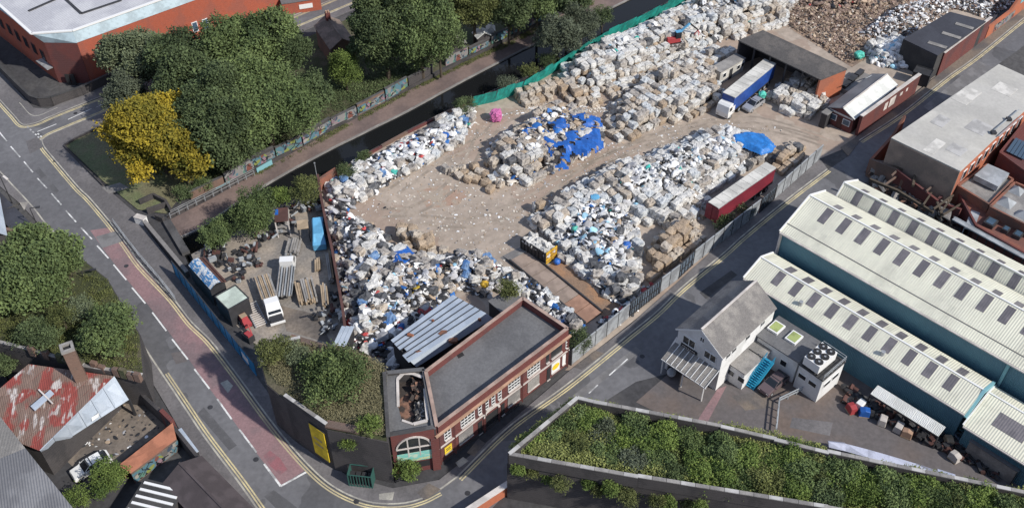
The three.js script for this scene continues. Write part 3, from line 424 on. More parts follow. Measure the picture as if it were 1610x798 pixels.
// ---- white gabled office
{
  const e0 = P(1068, 515, 6.5), d = V(0.698, 0, -0.717), n = V(0.717, 0, 0.698); // d up the street, n to the right
  const F = frame(e0, d, n), W = 6.5, L = 11.2, g = thing('office_building', 'white rendered two storey office with a grey slate gable roof', 'office', flatP(F(L / 2, 0, W / 2)), Math.atan2(-d.z, d.x));
  const ridge = 3.2, ry = 8.9, ey = 6.5;
  mb().slab(F(-0.3, ey - 0.1, -0.25), F(L, ey - 0.1, -0.25), F(L, ry, ridge), F(-0.3, ry, ridge), 0.16).build('roof', M.slate, g);
  mb().slab(F(-0.3, ey - 0.1, W + 0.25), F(L, ey - 0.1, W + 0.25), F(L, ry, ridge), F(-0.3, ry, ridge), 0.16).build('roof', M.slate, g);
  mb().beam(F(-0.3, ry + 0.04, ridge), F(L, ry + 0.04, ridge), 0.26, 0.1).build('ridge_tile', M.paleStone, g);
  const w = mb(); for (const s of [0, L]) { w.quad(F(s, 0, 0), F(s, 0, W), F(s, ey - 0.2, W), F(s, ey - 0.2, 0)).tri(F(s, ey - 0.2, 0), F(s, ey - 0.2, W), F(s, ry - 0.2, ridge)); }
  w.quad(F(0, 0, 0), F(L, 0, 0), F(L, ey - 0.2, 0), F(0, ey - 0.2, 0)).quad(F(0, 0, W), F(L, 0, W), F(L, ey - 0.2, W), F(0, ey - 0.2, W)); w.build('wall', M.whiteWall, g);
  mb().slab(F(-0.34, ey - 0.15, -0.3), F(-0.28, ey - 0.15, -0.3), F(-0.28, ry - 0.05, ridge), F(-0.34, ry - 0.05, ridge), 0.2).slab(F(-0.34, ey - 0.15, W + 0.3), F(-0.28, ey - 0.15, W + 0.3), F(-0.28, ry - 0.05, ridge), F(-0.34, ry - 0.05, ridge), 0.2).build('bargeboard', M.whitePaint, g);
  const win = (s, t0, t1, y0, y1) => { // window on the gable at across t0..t1
    const fr = mb(), q = (t, y, o) => F(s - o, y, t); fr.beam(q(t0, y0, 0.03), q(t1, y0, 0.03), 0.12).beam(q(t0, y1, 0.03), q(t1, y1, 0.03), 0.1).beam(q(t0, y0, 0.03), q(t0, y1, 0.03), 0.1).beam(q(t1, y0, 0.03), q(t1, y1, 0.03), 0.1).beam(q((t0 + t1) / 2, y0, 0.03), q((t0 + t1) / 2, y1, 0.03), 0.09);
    const f = fr.build('window', M.whitePaint, g); mb().quad(q(t0, y0, 0.02), q(t1, y0, 0.02), q(t1, y1, 0.02), q(t0, y1, 0.02)).build('pane', M.glass, f); };
  win(0, 0.8, 2.6, 4.6, 5.9); win(0, 4.0, 5.7, 4.5, 5.7); win(0, 3.1, 3.7, 6.6, 7.4);
  mb().wall(F(-0.08, 0, 0.7), F(-0.08, 0, 3.1), 0.08, 3.95, 4.45).build('sign_board', M.black, g);
  for (let i = 0; i < 7; i++) mb().wall(F(-0.13, 0, 0.95 + i * 0.28), F(-0.13, 0, 1.12 + i * 0.28), 0.03, 4.12, 4.26).build('sign_mark', M.paleStone, g);
  for (const s of [0.9, 2.1, 5.0, 8.2]) { const q = (a, y, o) => F(a, y, W + o), f = mb().beam(q(s, 5.1, 0.03), q(s + 0.9, 5.1, 0.03), 0.12).beam(q(s, 5.9, 0.03), q(s + 0.9, 5.9, 0.03), 0.08).build('window', M.whitePaint, g); mb().quad(q(s, 5.1, 0.02), q(s + 0.9, 5.1, 0.02), q(s + 0.9, 5.9, 0.02), q(s, 5.9, 0.02)).build('pane', M.glass, f); }
  // corrugated porch roof in front of the gable, sheet by sheet
  const c = thing('porch_canopy', 'corrugated grey lean-to canopy below the white gable', 'canopy', flatP(F(-1.4, 0, 3.2)), Math.atan2(-d.z, d.x));
  for (let i = 0; i < 9; i++) { const t0 = -0.2 + i * 0.74, t1 = t0 + 0.72; mb().slab(F(0, 3.75 + (i % 2) * 0.03, t0), F(0, 3.75 + (i % 2) * 0.03, t1), F(-2.6, 2.75, t1), F(-2.6, 2.75, t0), 0.05).build('roof_sheet', i % 3 ? M.asbestos : M.slate, c); mb().beam(F(0, 3.82, t1), F(-2.6, 2.82, t1), 0.09, 0.05).build('glazing_bar', M.whitePaint, c); }
  for (const t of [0, 3.1, 6.2]) mb().beam(F(-2.5, 0, t), F(-2.5, 2.7, t), 0.14).build('post', M.whitePaint, c);
  mb().beam(F(-2.6, 2.68, -0.2), F(-2.6, 2.68, 6.5), 0.12).build('fascia', M.whitePaint, c);
  // white piers by the street corner
  const pr = thing('gate_pier', 'white rendered wall stub by the street corner of the office', 'wall', flatP(P(1045, 582)), Math.atan2(-d.z, d.x));
  { const a = P(1047, 580), b = P(1062, 556); mb().wall(a, b, 0.35, 0, 3).build('wall', M.whiteWall, pr); mb().wall(a, b, 0.45, 3, 3.12).build('coping', M.paleStone, pr); }
  tag(mb().cyl(P(1056, 585), P(1056, 585, 1.1), 0.55, 0.5, 12).cyl(P(1056, 585, 1.1), P(1056, 585, 1.25), 0.58, 0.3, 12).build('drum', M.galv), 'squat grey drum at the street end of the porch', 'drum');
  // low annex with stained flat roof
  const q = rect4([1149, 572, 1172, 587, 1214, 548, 1190, 535], 3.1), a = thing('office_annex', 'small white annex with a stained flat roof beside the office', 'annex', q.pos, q.yaw);
  mb().box(0, 1.5, 0, q.L, 3, q.W).build('wall', M.whiteWall, a, false); mb().box(0, 3.06, 0, q.L + 0.25, 0.14, q.W + 0.25).build('roof', M.asbestos, a, false);
  for (const z of [-0.75, 0.75]) { const f = mb().box(-q.L / 2 - 0.03, 1.75, z, 0.06, 0.9, 0.95).build('window', M.whitePaint, a, false); mb().box(-q.L / 2 - 0.07, 1.75, z, 0.04, 0.74, 0.8).build('pane', M.glass, f, false); }
  mb().box(0.8, 3.17, 0.2, 0.12, 0.06, q.W).build('roof_joint', M.black, a, false);
  // blue outside stair
  const st = thing('outside_stair', 'bright blue metal stair rising beside the white annex', 'stair', flatP(P(1180, 612)), 0);
  const s0 = P(1179, 609), s1 = P(1211, 566, 3.0), nn = V(0.7, 0, 0.7);
  for (let i = 0; i < 14; i++) { const p = along(s0, s1, (i + 0.5) / 14); mb().beam(V(p.x - 0.55 * nn.x, p.y, p.z - 0.55 * nn.z), V(p.x + 0.55 * nn.x, p.y, p.z + 0.55 * nn.z), 0.36, 0.06).build('tread', M.stairBlue, st); }
  for (const k of [-1, 1]) { const o = nn.clone().multiplyScalar(0.58 * k), A = s0.clone().add(o), B = s1.clone().add(o); mb().beam(A, B, 0.08, 0.3).build('stringer', M.stairBlue, st); const hr = mb(); hr.beam(A.clone().setY(A.y + 1), B.clone().setY(B.y + 1), 0.07).beam(A.clone().setY(A.y + 0.55), B.clone().setY(B.y + 0.55), 0.05); for (let i = 0; i <= 6; i++) { const p = along(A, B, i / 6); hr.beam(p, p.clone().setY(p.y + 1), 0.05); } hr.build('handrail', M.stairBlue, st); }
  // flat roofed link block with two mossy rooflights
  const k = rect4([1192, 529, 1256, 567, 1292, 535, 1222, 500], 4.0), lb = thing('link_block', 'grey flat roofed block with two mossy green rooflights', 'building', k.pos, k.yaw);
  mb().box(0, 1.95, 0, k.L, 3.9, k.W).build('wall', M.whiteWall, lb, false); mb().box(0, 3.98, 0, k.L + 0.3, 0.16, k.W + 0.3).build('roof', M.feltGrey, lb, false);
  for (const [u, v] of [[1221, 514], [1249, 530]]) { const p = P(u, v, 4.3), r = mb(0).box(p.x, 4.2, p.z, 1.9, 0.34, 1.5, k.yaw).build('rooflight', M.whitePaint, lb); mb().box(p.x, 4.39, p.z, 1.5, 0.06, 1.15, k.yaw).build('pane', M.mossGlass, r); }
  for (const t of [-1.8, 1.2]) { const f = mb().box(-k.L / 2 - 0.03, 2.3, t, 0.06, 1.0, 1.0).build('window', M.whitePaint, lb, false); mb().box(-k.L / 2 - 0.07, 2.3, t, 0.04, 0.8, 0.8).build('pane', M.glass, f, false); }
  // projecting plant room and the cooling unit on its roof
  const v4 = rect4([1256, 574, 1296, 596, 1332, 566, 1290, 545], 4.2), pl = thing('plant_room', 'white plant room block with a fenced flat roof', 'building', v4.pos, v4.yaw);
  mb().box(0, 2.05, 0, v4.L, 4.1, v4.W).build('wall', M.whiteWall, pl, false); mb().box(0, 4.14, 0, v4.L + 0.2, 0.12, v4.W + 0.2).build('roof', M.feltDark, pl, false);
  for (const z of [-0.9, 0.6]) { const f = mb().box(-v4.L / 2 - 0.03, 2.6, z, 0.06, 0.75, 1.2).build('window', M.whitePaint, pl, false); mb().box(-v4.L / 2 - 0.07, 2.6, z, 0.04, 0.6, 1.0).build('pane', M.glass, f, false); }
  for (const x of [-0.9, 0.8]) { const f = mb().box(x, 2.6, v4.W / 2 + 0.03, 1.4, 0.7, 0.06).build('window', M.whitePaint, pl, false); mb().box(x, 2.6, v4.W / 2 + 0.07, 1.2, 0.5, 0.04).build('pane', M.glass, f, false); }
  { const hr = mb(); for (const y of [4.7, 5.1]) hr.box(0, y, v4.W / 2, v4.L, 0.06, 0.06).box(v4.L / 2, y, 0, 0.06, 0.06, v4.W); for (let i = 0; i <= 5; i++) hr.box(-v4.L / 2 + v4.L * i / 5, 4.65, v4.W / 2, 0.06, 0.95, 0.06); hr.build('railing', M.galv, pl, false); }
  const cu = rect4([1264, 561, 1291, 576, 1318, 553, 1293, 538], 5.9, 4.2), c6 = thing('cooling_unit', 'white rooftop cooling unit with six black fans', 'cooling unit', cu.pos, cu.yaw);
  mb().box(0, 1.05, 0, cu.L, 1.3, cu.W).build('casing', M.whitePaint, c6, false); for (const x of [-1, 1]) for (const z of [-1, 1]) mb().box(x * (cu.L / 2 - 0.1), 0.2, z * (cu.W / 2 - 0.1), 0.14, 0.42, 0.14).build('leg', M.steelDark, c6, false);
  for (let i = 0; i < 3; i++) for (let j = 0; j < 2; j++) { const x = (i - 1) * cu.L / 3, z = (j - 0.5) * cu.W / 2, r = Math.min(cu.L / 3, cu.W / 2) * 0.47; const f = mb().cyl(V(x, 1.7, z), V(x, 1.82, z), r, r, 20).build('fan', M.black, c6, false); mb().cyl(V(x, 1.82, z), V(x, 1.86, z), r * 0.28, r * 0.28, 10).build('hub', M.galv, f, false); const bl = mb(); for (let q2 = 0; q2 < 5; q2++) bl.box(x + Math.cos(q2 * 1.257) * r * 0.55, 1.84, z + Math.sin(q2 * 1.257) * r * 0.55, r * 0.75, 0.03, r * 0.22, -q2 * 1.257, 0.2); bl.build('blade', M.steelDark, f, false); }
}

// ---- red corner building
const bD = P(685, 674, 7.2), bC = P(896, 516, 7.2), bA = P(667, 583, 7.2), bB = P(822, 466, 7.2);
{
  const g = thing('corner_building', 'dark red brick two storey works with stone bands on the street corner', 'building', centre(bA, bB, bC, bD), 0.76);
  const ring = [xz(bD), xz(bC), xz(bB), xz(bA)], ctr = centre(bA, bB, bC, bD);
  const nF = V(bC.x - bD.x, 0, bC.z - bD.z).normalize(), nO = V(-nF.z, 0, nF.x); // outward to the street
  mb().prism(ring, 0, 6.1).build('wall', M.brickDark, g);
  const ins = ring.map(([x, z]) => [lerp(x, ctr.x, 0.03), lerp(z, ctr.z, 0.05)]);
  mb().prism(ins, 6.102, 6.2).build('roof', M.feltGrey, g);
  const pts4 = [bD, bC, bB, bA], inn = ring.map(([x, z], i) => { const p = V(x, 0, z), a = pts4[(i + 3) % 4], b = pts4[(i + 1) % 4]; const u = V(a.x - x, 0, a.z - z).normalize(), w = V(b.x - x, 0, b.z - z).normalize(); return p.add(u.multiplyScalar(0.2)).add(w.multiplyScalar(0.2)); });
  for (let i = 0; i < 4; i++) { const j = (i + 1) % 4; mb().wall(inn[i], inn[j], 0.38, 6.1, 7.2).build('parapet', M.brickDark, g); mb().wall(inn[i], inn[j], 0.42, 7.202, 7.28).build('coping', M.copeBrown, g); }
  mb().prism(poly([718, 558, 727, 553, 730, 558, 721, 563], 6.22), 6.201, 6.23).build('roof_hatch', M.black, g);
  const on = (u, v) => { const h = onPlane(u, v, bD, nO.x, nO.z); return { t: (h.x - bD.x) * nF.x + (h.z - bD.z) * nF.z, y: h.y }; };
  const Fp = (t, y, o) => V(bD.x + nF.x * t + nO.x * o, y, bD.z + nF.z * t + nO.z * o), Lf = bD.distanceTo(bC);
  mb().beam(Fp(-0.2, 5.95, 0.12), Fp(Lf + 0.1, 5.95, 0.12), 0.3, 0.22).build('cornice', M.stone, g);
  mb().beam(Fp(-0.1, 3.35, 0.06), Fp(Lf + 0.05, 3.35, 0.06), 0.16, 0.14).build('string_course', M.paleStone, g);
  mb().beam(Fp(0, 0.25, 0.06), Fp(Lf, 0.25, 0.06), 0.14, 0.5).build('plinth', M.brickBlack, g);
  const wall = (t0, t1, y0, y1, o, mat, name, par) => mb().quad(Fp(t0, y0, o), Fp(t1, y0, o), Fp(t1, y1, o), Fp(t0, y1, o)).build(name, mat, par || g);
  const win = (t0, t1, y0, y1, nx, ny, dark) => { const f = mb(); f.beam(Fp(t0, y0 - 0.05, 0.08), Fp(t1, y0 - 0.05, 0.08), 0.24, 0.16); const w = f.build('window', M.paleStone, g); wall(t0, t1, y0, y1, 0.012, M.glass, 'pane', w); if (!dark) { const b = mb(); for (let i = 0; i <= nx; i++) b.beam(Fp(lerp(t0, t1, i / nx), y0, 0.035), Fp(lerp(t0, t1, i / nx), y1, 0.035), 0.08); for (let i = 0; i <= ny; i++) b.beam(Fp(t0, lerp(y0, y1, i / ny), 0.035), Fp(t1, lerp(y0, y1, i / ny), 0.035), 0.08); b.build('glazing_bars', M.whitePaint, w); } };
  // upper windows: sighted left and right ends along the front
  for (const [u0, v0, u1, v1, nx] of [[699, 693, 709, 686, 2], [725, 675, 746, 659, 4], [752, 654, 757, 650, 1], [763, 645, 768, 641, 1], [773, 638, 778, 634, 1], [783, 630, 788, 626, 1], [799, 619, 817, 605, 4], [829, 597, 848, 583, 4], [889, 551, 893, 548, 1]]) { const a = on(u0, v0), b = on(u1, v1); win(a.t, b.t, 4.0, 5.55, nx, 3); }
  { const a = on(858, 575), b = on(863, 571), c = on(866, 569), d = on(883, 556); win(a.t, b.t, 4.0, 5.55, 1, 3, true); win(c.t, d.t, 4.1, 5.6, 1, 1, true); }
  // ground floor boarded openings, signs and the arched gateway
  const board = (u0, v0, u1, v1, mat, name, y0 = 1.3, y1 = 3.0) => { const a = on(u0, v0), b = on(u1, v1); const m = mb().wall(Fp(a.t, 0, 0.04), Fp(b.t, 0, 0.04), 0.06, y0, y1).build(name, mat, g); mb().beam(Fp(a.t, y0 - 0.08, 0.08), Fp(b.t, y0 - 0.08, 0.08), 0.2, 0.12).build('sill', M.paleStone, g); return [a.t, b.t, m]; };
  const ys = board(700, 724, 711, 716, M.yellowSign, 'sign_board', 1.5, 2.7);
  for (const y of [1.95, 2.25]) mb().wall(Fp(ys[0] + 0.2, 0, 0.08), Fp(ys[1] - 0.2, 0, 0.08), 0.02, y, y + 0.12).build('sign_mark', M.black, g);
  board(722, 708, 744, 692, M.concrete, 'shutter'); board(798, 649, 817, 635, M.concrete, 'shutter'); board(829, 625, 847, 612, M.concrete, 'shutter');
  const ws = board(866, 595, 879, 585, M.whitePaint, 'sign_board', 1.2, 3.0); { const c = (ws[0] + ws[1]) / 2; const e = mb(); for (let i = 0; i < 14; i++) { const a0 = i / 14 * 6.283, a1 = (i + 1) / 14 * 6.283; e.tri(Fp(c, 2.1, 0.09), Fp(c + Math.cos(a0) * 0.65, 2.1 + Math.sin(a0) * 0.5, 0.09), Fp(c + Math.cos(a1) * 0.65, 2.1 + Math.sin(a1) * 0.5, 0.09)); } e.build('sign_mark', M.yellowSign, g); }
  board(883, 580, 888, 576, M.whitePaint, 'panel'); board(752, 686, 758, 681, M.black, 'doorway', 0.4, 2.6); board(788, 662, 793, 658, M.black, 'doorway', 0.6, 2.7); board(859, 603, 864, 599, M.black, 'doorway', 0.6, 2.7);
  { const a = on(763, 690), b = on(783, 672), t0 = a.t, t1 = b.t, c = (t0 + t1) / 2, r = (t1 - t0) / 2; wall(t0, t1, 0.05, 2.7, 0.02, M.black, 'gateway'); const arch = mb(), fill = mb(); for (let i = 0; i < 10; i++) { const p = (k, rr2, o) => Fp(c + Math.cos(Math.PI * k / 10) * rr2, 2.7 + Math.sin(Math.PI * k / 10) * rr2 * 0.9, o); arch.beam(p(i, r + 0.15, 0.08), p(i + 1, r + 0.15, 0.08), 0.18, 0.26); fill.tri(Fp(c, 2.7, 0.03), p(i, r, 0.03), p(i + 1, r, 0.03)); } arch.build('arch', M.paleStone, g); fill.build('tympanum', M.brickDark, g); for (const t of [t0 - 0.12, t1 + 0.12]) mb().beam(Fp(t, 0, 0.07), Fp(t, 2.75, 0.07), 0.22).build('pier', M.brickDark, g); }
  for (const t of [Lf * 0.335, Lf * 0.62, Lf - 0.25, 0.25, 2.5]) mb().beam(Fp(t, 0.3, 0.05), Fp(t, 5.8, 0.05), 0.3, 0.18).build('pilaster', M.brickDark, g);
  // the older corner wing with the collapsed roof and the great arched window
  const a0 = P(612, 684, 7.5), a1 = P(683, 672, 7.5), b0 = P(604, 583, 7.2), b1 = P(667, 577, 7.2);
  const h = thing('corner_wing', 'derelict corner wing with a fallen in roof and an arched window', 'building', centre(a0, a1, b0, b1), 0);
  const rg = [xz(a0), xz(a1), xz(b1), xz(b0)].map((p) => p); const cc = centre(a0, a1, b0, b1);
  const corners = [flatP(a0), flatP(a1), flatP(b1), flatP(b0)], shr = corners.map((p) => V(lerp(p.x, cc.x, 0.03), 0, lerp(p.z, cc.z, 0.03)));
  for (let i = 0; i < 4; i++) { mb().wall(shr[i], shr[(i + 1) % 4], 0.4, 0, i === 0 ? 7.4 : 7.0).build('wall', i === 0 ? M.brickDark : M.brickBlack, h); mb().wall(shr[i], shr[(i + 1) % 4], 0.5, i === 0 ? 7.402 : 7.002, i === 0 ? 7.52 : 7.1).build('coping', i ? M.feltGrey : M.darkConc, h); }
  // remaining flat roof as a ring round the hole
  const hole = poly([625, 597, 634, 588, 648, 588, 664, 594, 668, 612, 670, 640, 672, 662, 650, 668, 632, 662, 626, 640], 6.6), shp = new THREE.Shape(shr.map((p) => new THREE.Vector2(p.x, p.z))); shp.holes.push(new THREE.Path(hole.map((p) => new THREE.Vector2(p[0], p[1]))));
  const eg = new THREE.ExtrudeGeometry(shp, { depth: 0.25, bevelEnabled: false }); eg.rotateX(Math.PI / 2); eg.translate(0, 6.7, 0); mb().geo(eg).build('roof', M.feltGrey, h);
  mb().prism(shr.map(xz), 5.2, 5.3).build('floor', M.ruinRoof, h);
  { const lip = mb(), r = rng(5); for (let i = 0; i < hole.length; i++) { const p = hole[i], q = hole[(i + 1) % hole.length]; if (i === 3 || i === 8) continue; lip.beam(V(p[0], 6.76, p[1]), V(q[0], 6.76 + r() * 0.05, q[1]), 0.26 + r() * 0.2, 0.1); } lip.build('roof_edge', M.paleStone, h); }
  { const r = rng(6), db = mb(); for (let i = 0; i < 70; i++) { const p = P(655 + r() * 14, 636 + r() * 30, 5.4); db.box(p.x, 5.3 + r() * 0.7, p.z, 0.2 + r() * 0.6, 0.15 + r() * 0.3, 0.2 + r() * 0.5, r() * 3, r(), r()); } tag(db.build('debris', M.heapDark, h), null, null, null, 'stuff'); const d2 = mb(); for (let i = 0; i < 60; i++) { const p = P(648 + r() * 20, 594 + r() * 34, 5.8); d2.box(p.x, 5.4 + r() * 0.9, p.z, 0.2 + r() * 0.8, 0.1 + r() * 0.2, 0.2 + r() * 0.5, r() * 3, r(), r()); } tag(d2.build('debris', M.ruinRoof, h), null, null, null, 'stuff'); const sl = mb(); const A = P(648, 594, 6.3), B = P(668, 610, 6.3), Cq = P(668, 640, 5.3), Dq = P(652, 634, 5.3); sl.slab(A, B, Cq, Dq, 0.15); sl.build('fallen_roof', M.ruinRoof, h); }
  { // front face
    const e = V(shr[1].x - shr[0].x, 0, shr[1].z - shr[0].z), L = e.length(); e.normalize(); const o = V(-e.z, 0, e.x); if (o.z < 0) o.negate(); const Q = (t, y, k) => V(shr[0].x + e.x * t + o.x * (0.2 + k), y, shr[0].z + e.z * t + o.z * (0.2 + k));
    const c = L * 0.5, r = L * 0.4, y0 = 3.1, gl = mb(), fr = mb(); for (let i = 0; i < 14; i++) { const p = (k, q2) => Q(c + Math.cos(Math.PI * k / 14) * r * q2, y0 + 1.6 + Math.sin(Math.PI * k / 14) * 1.9 * q2, 0.03); gl.tri(Q(c, y0 + 1.6, 0.015), Q(c + Math.cos(Math.PI * i / 14) * r, y0 + 1.6 + Math.sin(Math.PI * i / 14) * 1.9, 0.015), Q(c + Math.cos(Math.PI * (i + 1) / 14) * r, y0 + 1.6 + Math.sin(Math.PI * (i + 1) / 14) * 1.9, 0.015)); fr.beam(p(i, 1), p(i + 1, 1), 0.2); }
    gl.quad(Q(c - r, y0, 0.015), Q(c + r, y0, 0.015), Q(c + r, y0 + 1.6, 0.015), Q(c - r, y0 + 1.6, 0.015)); fr.beam(Q(c - r, y0 + 1.6, 0.03), Q(c + r, y0 + 1.6, 0.03), 0.16).beam(Q(c - r * 0.34, y0, 0.03), Q(c - r * 0.34, y0 + 3.3, 0.03), 0.14).beam(Q(c + r * 0.34, y0, 0.03), Q(c + r * 0.34, y0 + 3.3, 0.03), 0.14);
    const w = gl.build('arched_window', M.glass, h); fr.build('frame', M.paleStone, w);
    mb().quad(Q(c - r * 1.02, y0 - 0.9, 0.07), Q(c + r * 1.02, y0 - 0.9, 0.07), Q(c + r * 1.02, y0 + 0.75, 0.07), Q(c - r * 1.02, y0 + 0.75, 0.07)).build('sign_board', std({ map: colourTex((x, y, u, v) => { const k = at(FB, x, y); let q = mixc([0.2, 0.52, 0.46], [0.5, 0.62, 0.5], sst(0.4, 0.7, k)); if (Math.abs(v - 0.5) < 0.12 && at(FC, x, y) > 0.5) q = mixc(q, [0.55, 0.5, 0.15], 0.7); return q; }, 4, 1.65), roughness: 0.6 }), h);
    mb().quad(Q(c - 0.2, 0.8, 0.02), Q(c + 1.6, 0.8, 0.02), Q(c + 1.6, 1.9, 0.02), Q(c - 0.2, 1.9, 0.02)).build('doorway', M.black, h);
    mb().wall(Q(L - 0.5, 0, 0.1), Q(L + 0.4, 0, 0.1), 0.4, 0, 5.8).build('pilaster', M.brickDark, h);
  }
}
// blue corrugated shed roof behind the corner building
{
  const g = thing('corrugated_shed', 'shed with a pale blue corrugated roof behind the corner building', 'shed', centre(P(712, 462, 4.6), P(774, 499, 4.6), P(653, 575, 4.6), P(614, 534, 4.6)), 0.75);
  const A = P(712, 463, 4.6), B = P(764, 492, 5.0), C = P(645, 568, 5.0), D = P(614, 534, 4.6);
  const n = 6; for (let i = 0; i < n; i++) { const a = i / n + 0.004, b = (i + 1) / n - 0.012; const cut = i === 3 ? 0.05 : i > 3 ? -0.02 : 0.0; const q = (e0, e1, t) => along(e0, e1, t); const p0 = q(A, B, a), p1 = q(A, B, b), p2 = q(D, C, b), p3 = q(D, C, a); const s = (u, w, k) => along(u, w, k); mb().slab(p0, p1, s(p2, p1, cut), s(p3, p0, cut), 0.07).build('roof_sheet', M.sheetBlue, g); if (i) mb().beam(q(A, B, i / n).add(V(0, 0.03, 0)), q(D, C, i / n).add(V(0, 0.03, 0)), 0.1, 0.09).build('lap_joint', M.steelDark, g); }
  const B2 = P(775, 500, 3.9), C2 = P(655, 577, 3.9); mb().slab(B, B2, C2, C, 0.07).build('eaves_sheet', M.sheetBlue, g);
  mb().prism([A, B, C, D].map((p) => { const c = centre(A, B, C, D); return [lerp(p.x, c.x, 0.04), lerp(p.z, c.z, 0.04)]; }), 0, 4.4).build('wall', M.steelDark, g);
  for (const [u, v, s] of [[644, 526, 0.5], [696, 523, 0.75], [712, 534, 0.75], [657, 552, 0.45], [681, 503, 0.25], [754, 501, 0.3]]) { const p = P(u, v, 4.9), q = []; const r = rng(u); for (let k = 0; k < 7; k++) { const w = s * (0.5 + r() * 0.7); q.push([p.x + Math.cos(k * 0.9) * w * 0.9, p.z + Math.sin(k * 0.9) * w * 0.55]); } const t = ((u - 614) / 98); mb().prism(q, 4.6, 4.99).build('rust_patch', M.rust, g); }
  const q = rect4([520, 543, 545, 544, 555, 513, 539, 511], 3.2), s = thing('lean_to', 'small pale blue tin lean-to beside the weedy viaduct block', 'shed', q.pos, q.yaw);
  mb().box(0, 1.5, 0, q.L - 0.2, 3, q.W - 0.2).build('wall', M.steelDark, s, false); for (let i = 0; i < 3; i++) mb().box(0.1 * (i - 1), 3.1 + 0.02 * i, (i - 1) * q.W / 3, q.L, 0.08, q.W / 3 - 0.04).build('roof_sheet', M.sheetBlue, s, false);
  const k = rect4([766, 476, 792, 488, 824, 470, 798, 454], 3), t = thing('felt_shed', 'low black felt roofed shed under a bush behind the parapet', 'shed', k.pos, k.yaw);
  mb().box(0, 1.45, 0, k.L, 2.9, k.W).build('wall', M.brickBlack, t, false); mb().box(0, 2.97, 0, k.L + 0.2, 0.14, k.W + 0.2).build('roof', M.feltGrey, t, false);
}
// ---- viaduct blocks: tall blackened brick with parapets
const VH = 8.6;
function viaduct(name, label, px, hpx, mat, soil, skip = [], dp = 0.9) {
  const p = poly(px, hpx), c = p.reduce((a, b) => [a[0] + b[0] / p.length, a[1] + b[1] / p.length], [0, 0]);
  const g = thing(name, label, 'viaduct', V(c[0], 0, c[1]), 0);
  mb().prism(p, -0.2, hpx - dp).build('wall', mat, g);
  mb().prism(p.map(([x, z]) => [lerp(x, c[0], 0.02), lerp(z, c[1], 0.02)]), hpx - dp + 0.002, hpx - dp + 0.08).build('top_soil', soil, g);
  for (let i = 0; i < p.length; i++) { if (skip.includes(i)) continue; const a = p[i], b = p[(i + 1) % p.length]; const A = V(a[0], 0, a[1]), B = V(b[0], 0, b[1]); const n = V(c[0] - (a[0] + b[0]) / 2, 0, c[1] - (a[1] + b[1]) / 2).normalize().multiplyScalar(0.24); A.add(n); B.add(n); mb().wall(A, B, 0.44, hpx - dp, hpx - 0.12).build('parapet', mat, g);
    const L = A.distanceTo(B), k = Math.max(1, Math.min(60, Math.round(L / 1.5))), r = rng(i + 3); for (let j = 0; j < k; j++) { const q0 = along(A, B, j / k + 0.0012), q1 = along(A, B, (j + 1) / k - 0.0012); mb().wall(q0, q1, 0.42, hpx - 0.118, hpx - r() * 0.03).build('coping_stone', j % 3 ? M.concrete : M.concrete2, g); } }
  return g;
}
viaduct('viaduct', 'long overgrown viaduct strip with stone copings at the lower right', [797, 712, 905, 623, 930, 629, 1131, 667, 1219, 687, 1305, 708, 1505, 750, 1640, 778, 1720, 812, 1640, 860, 1300, 797, 1000, 748], VH, M.brickBlack, M.undergrowth, [7, 8], 1.9);
const vc = viaduct('viaduct', 'weed topped viaduct block on the street corner with soot black walls', [408, 566, 440, 534, 470, 527, 545, 543, 606, 572, 609, 688, 512, 668, 446, 622, 416, 596], VH, M.brickBlack, M.undergrowth, [2, 3, 4, 5, 7, 8]);
mb().beam(P(513, 666, 8.2), P(565, 676, 8.2), 0.9, 0.25).build('ledge', M.brickBrown, vc); mb().beam(P(456, 530, 7.9), P(510, 546, 7.9), 0.8, 0.3).build('broken_parapet', M.brickBrown, vc); mb().beam(P(604, 585, 8.3), P(610, 686, 8.3), 0.4, 0.25).build('coping', M.darkConc, vc);
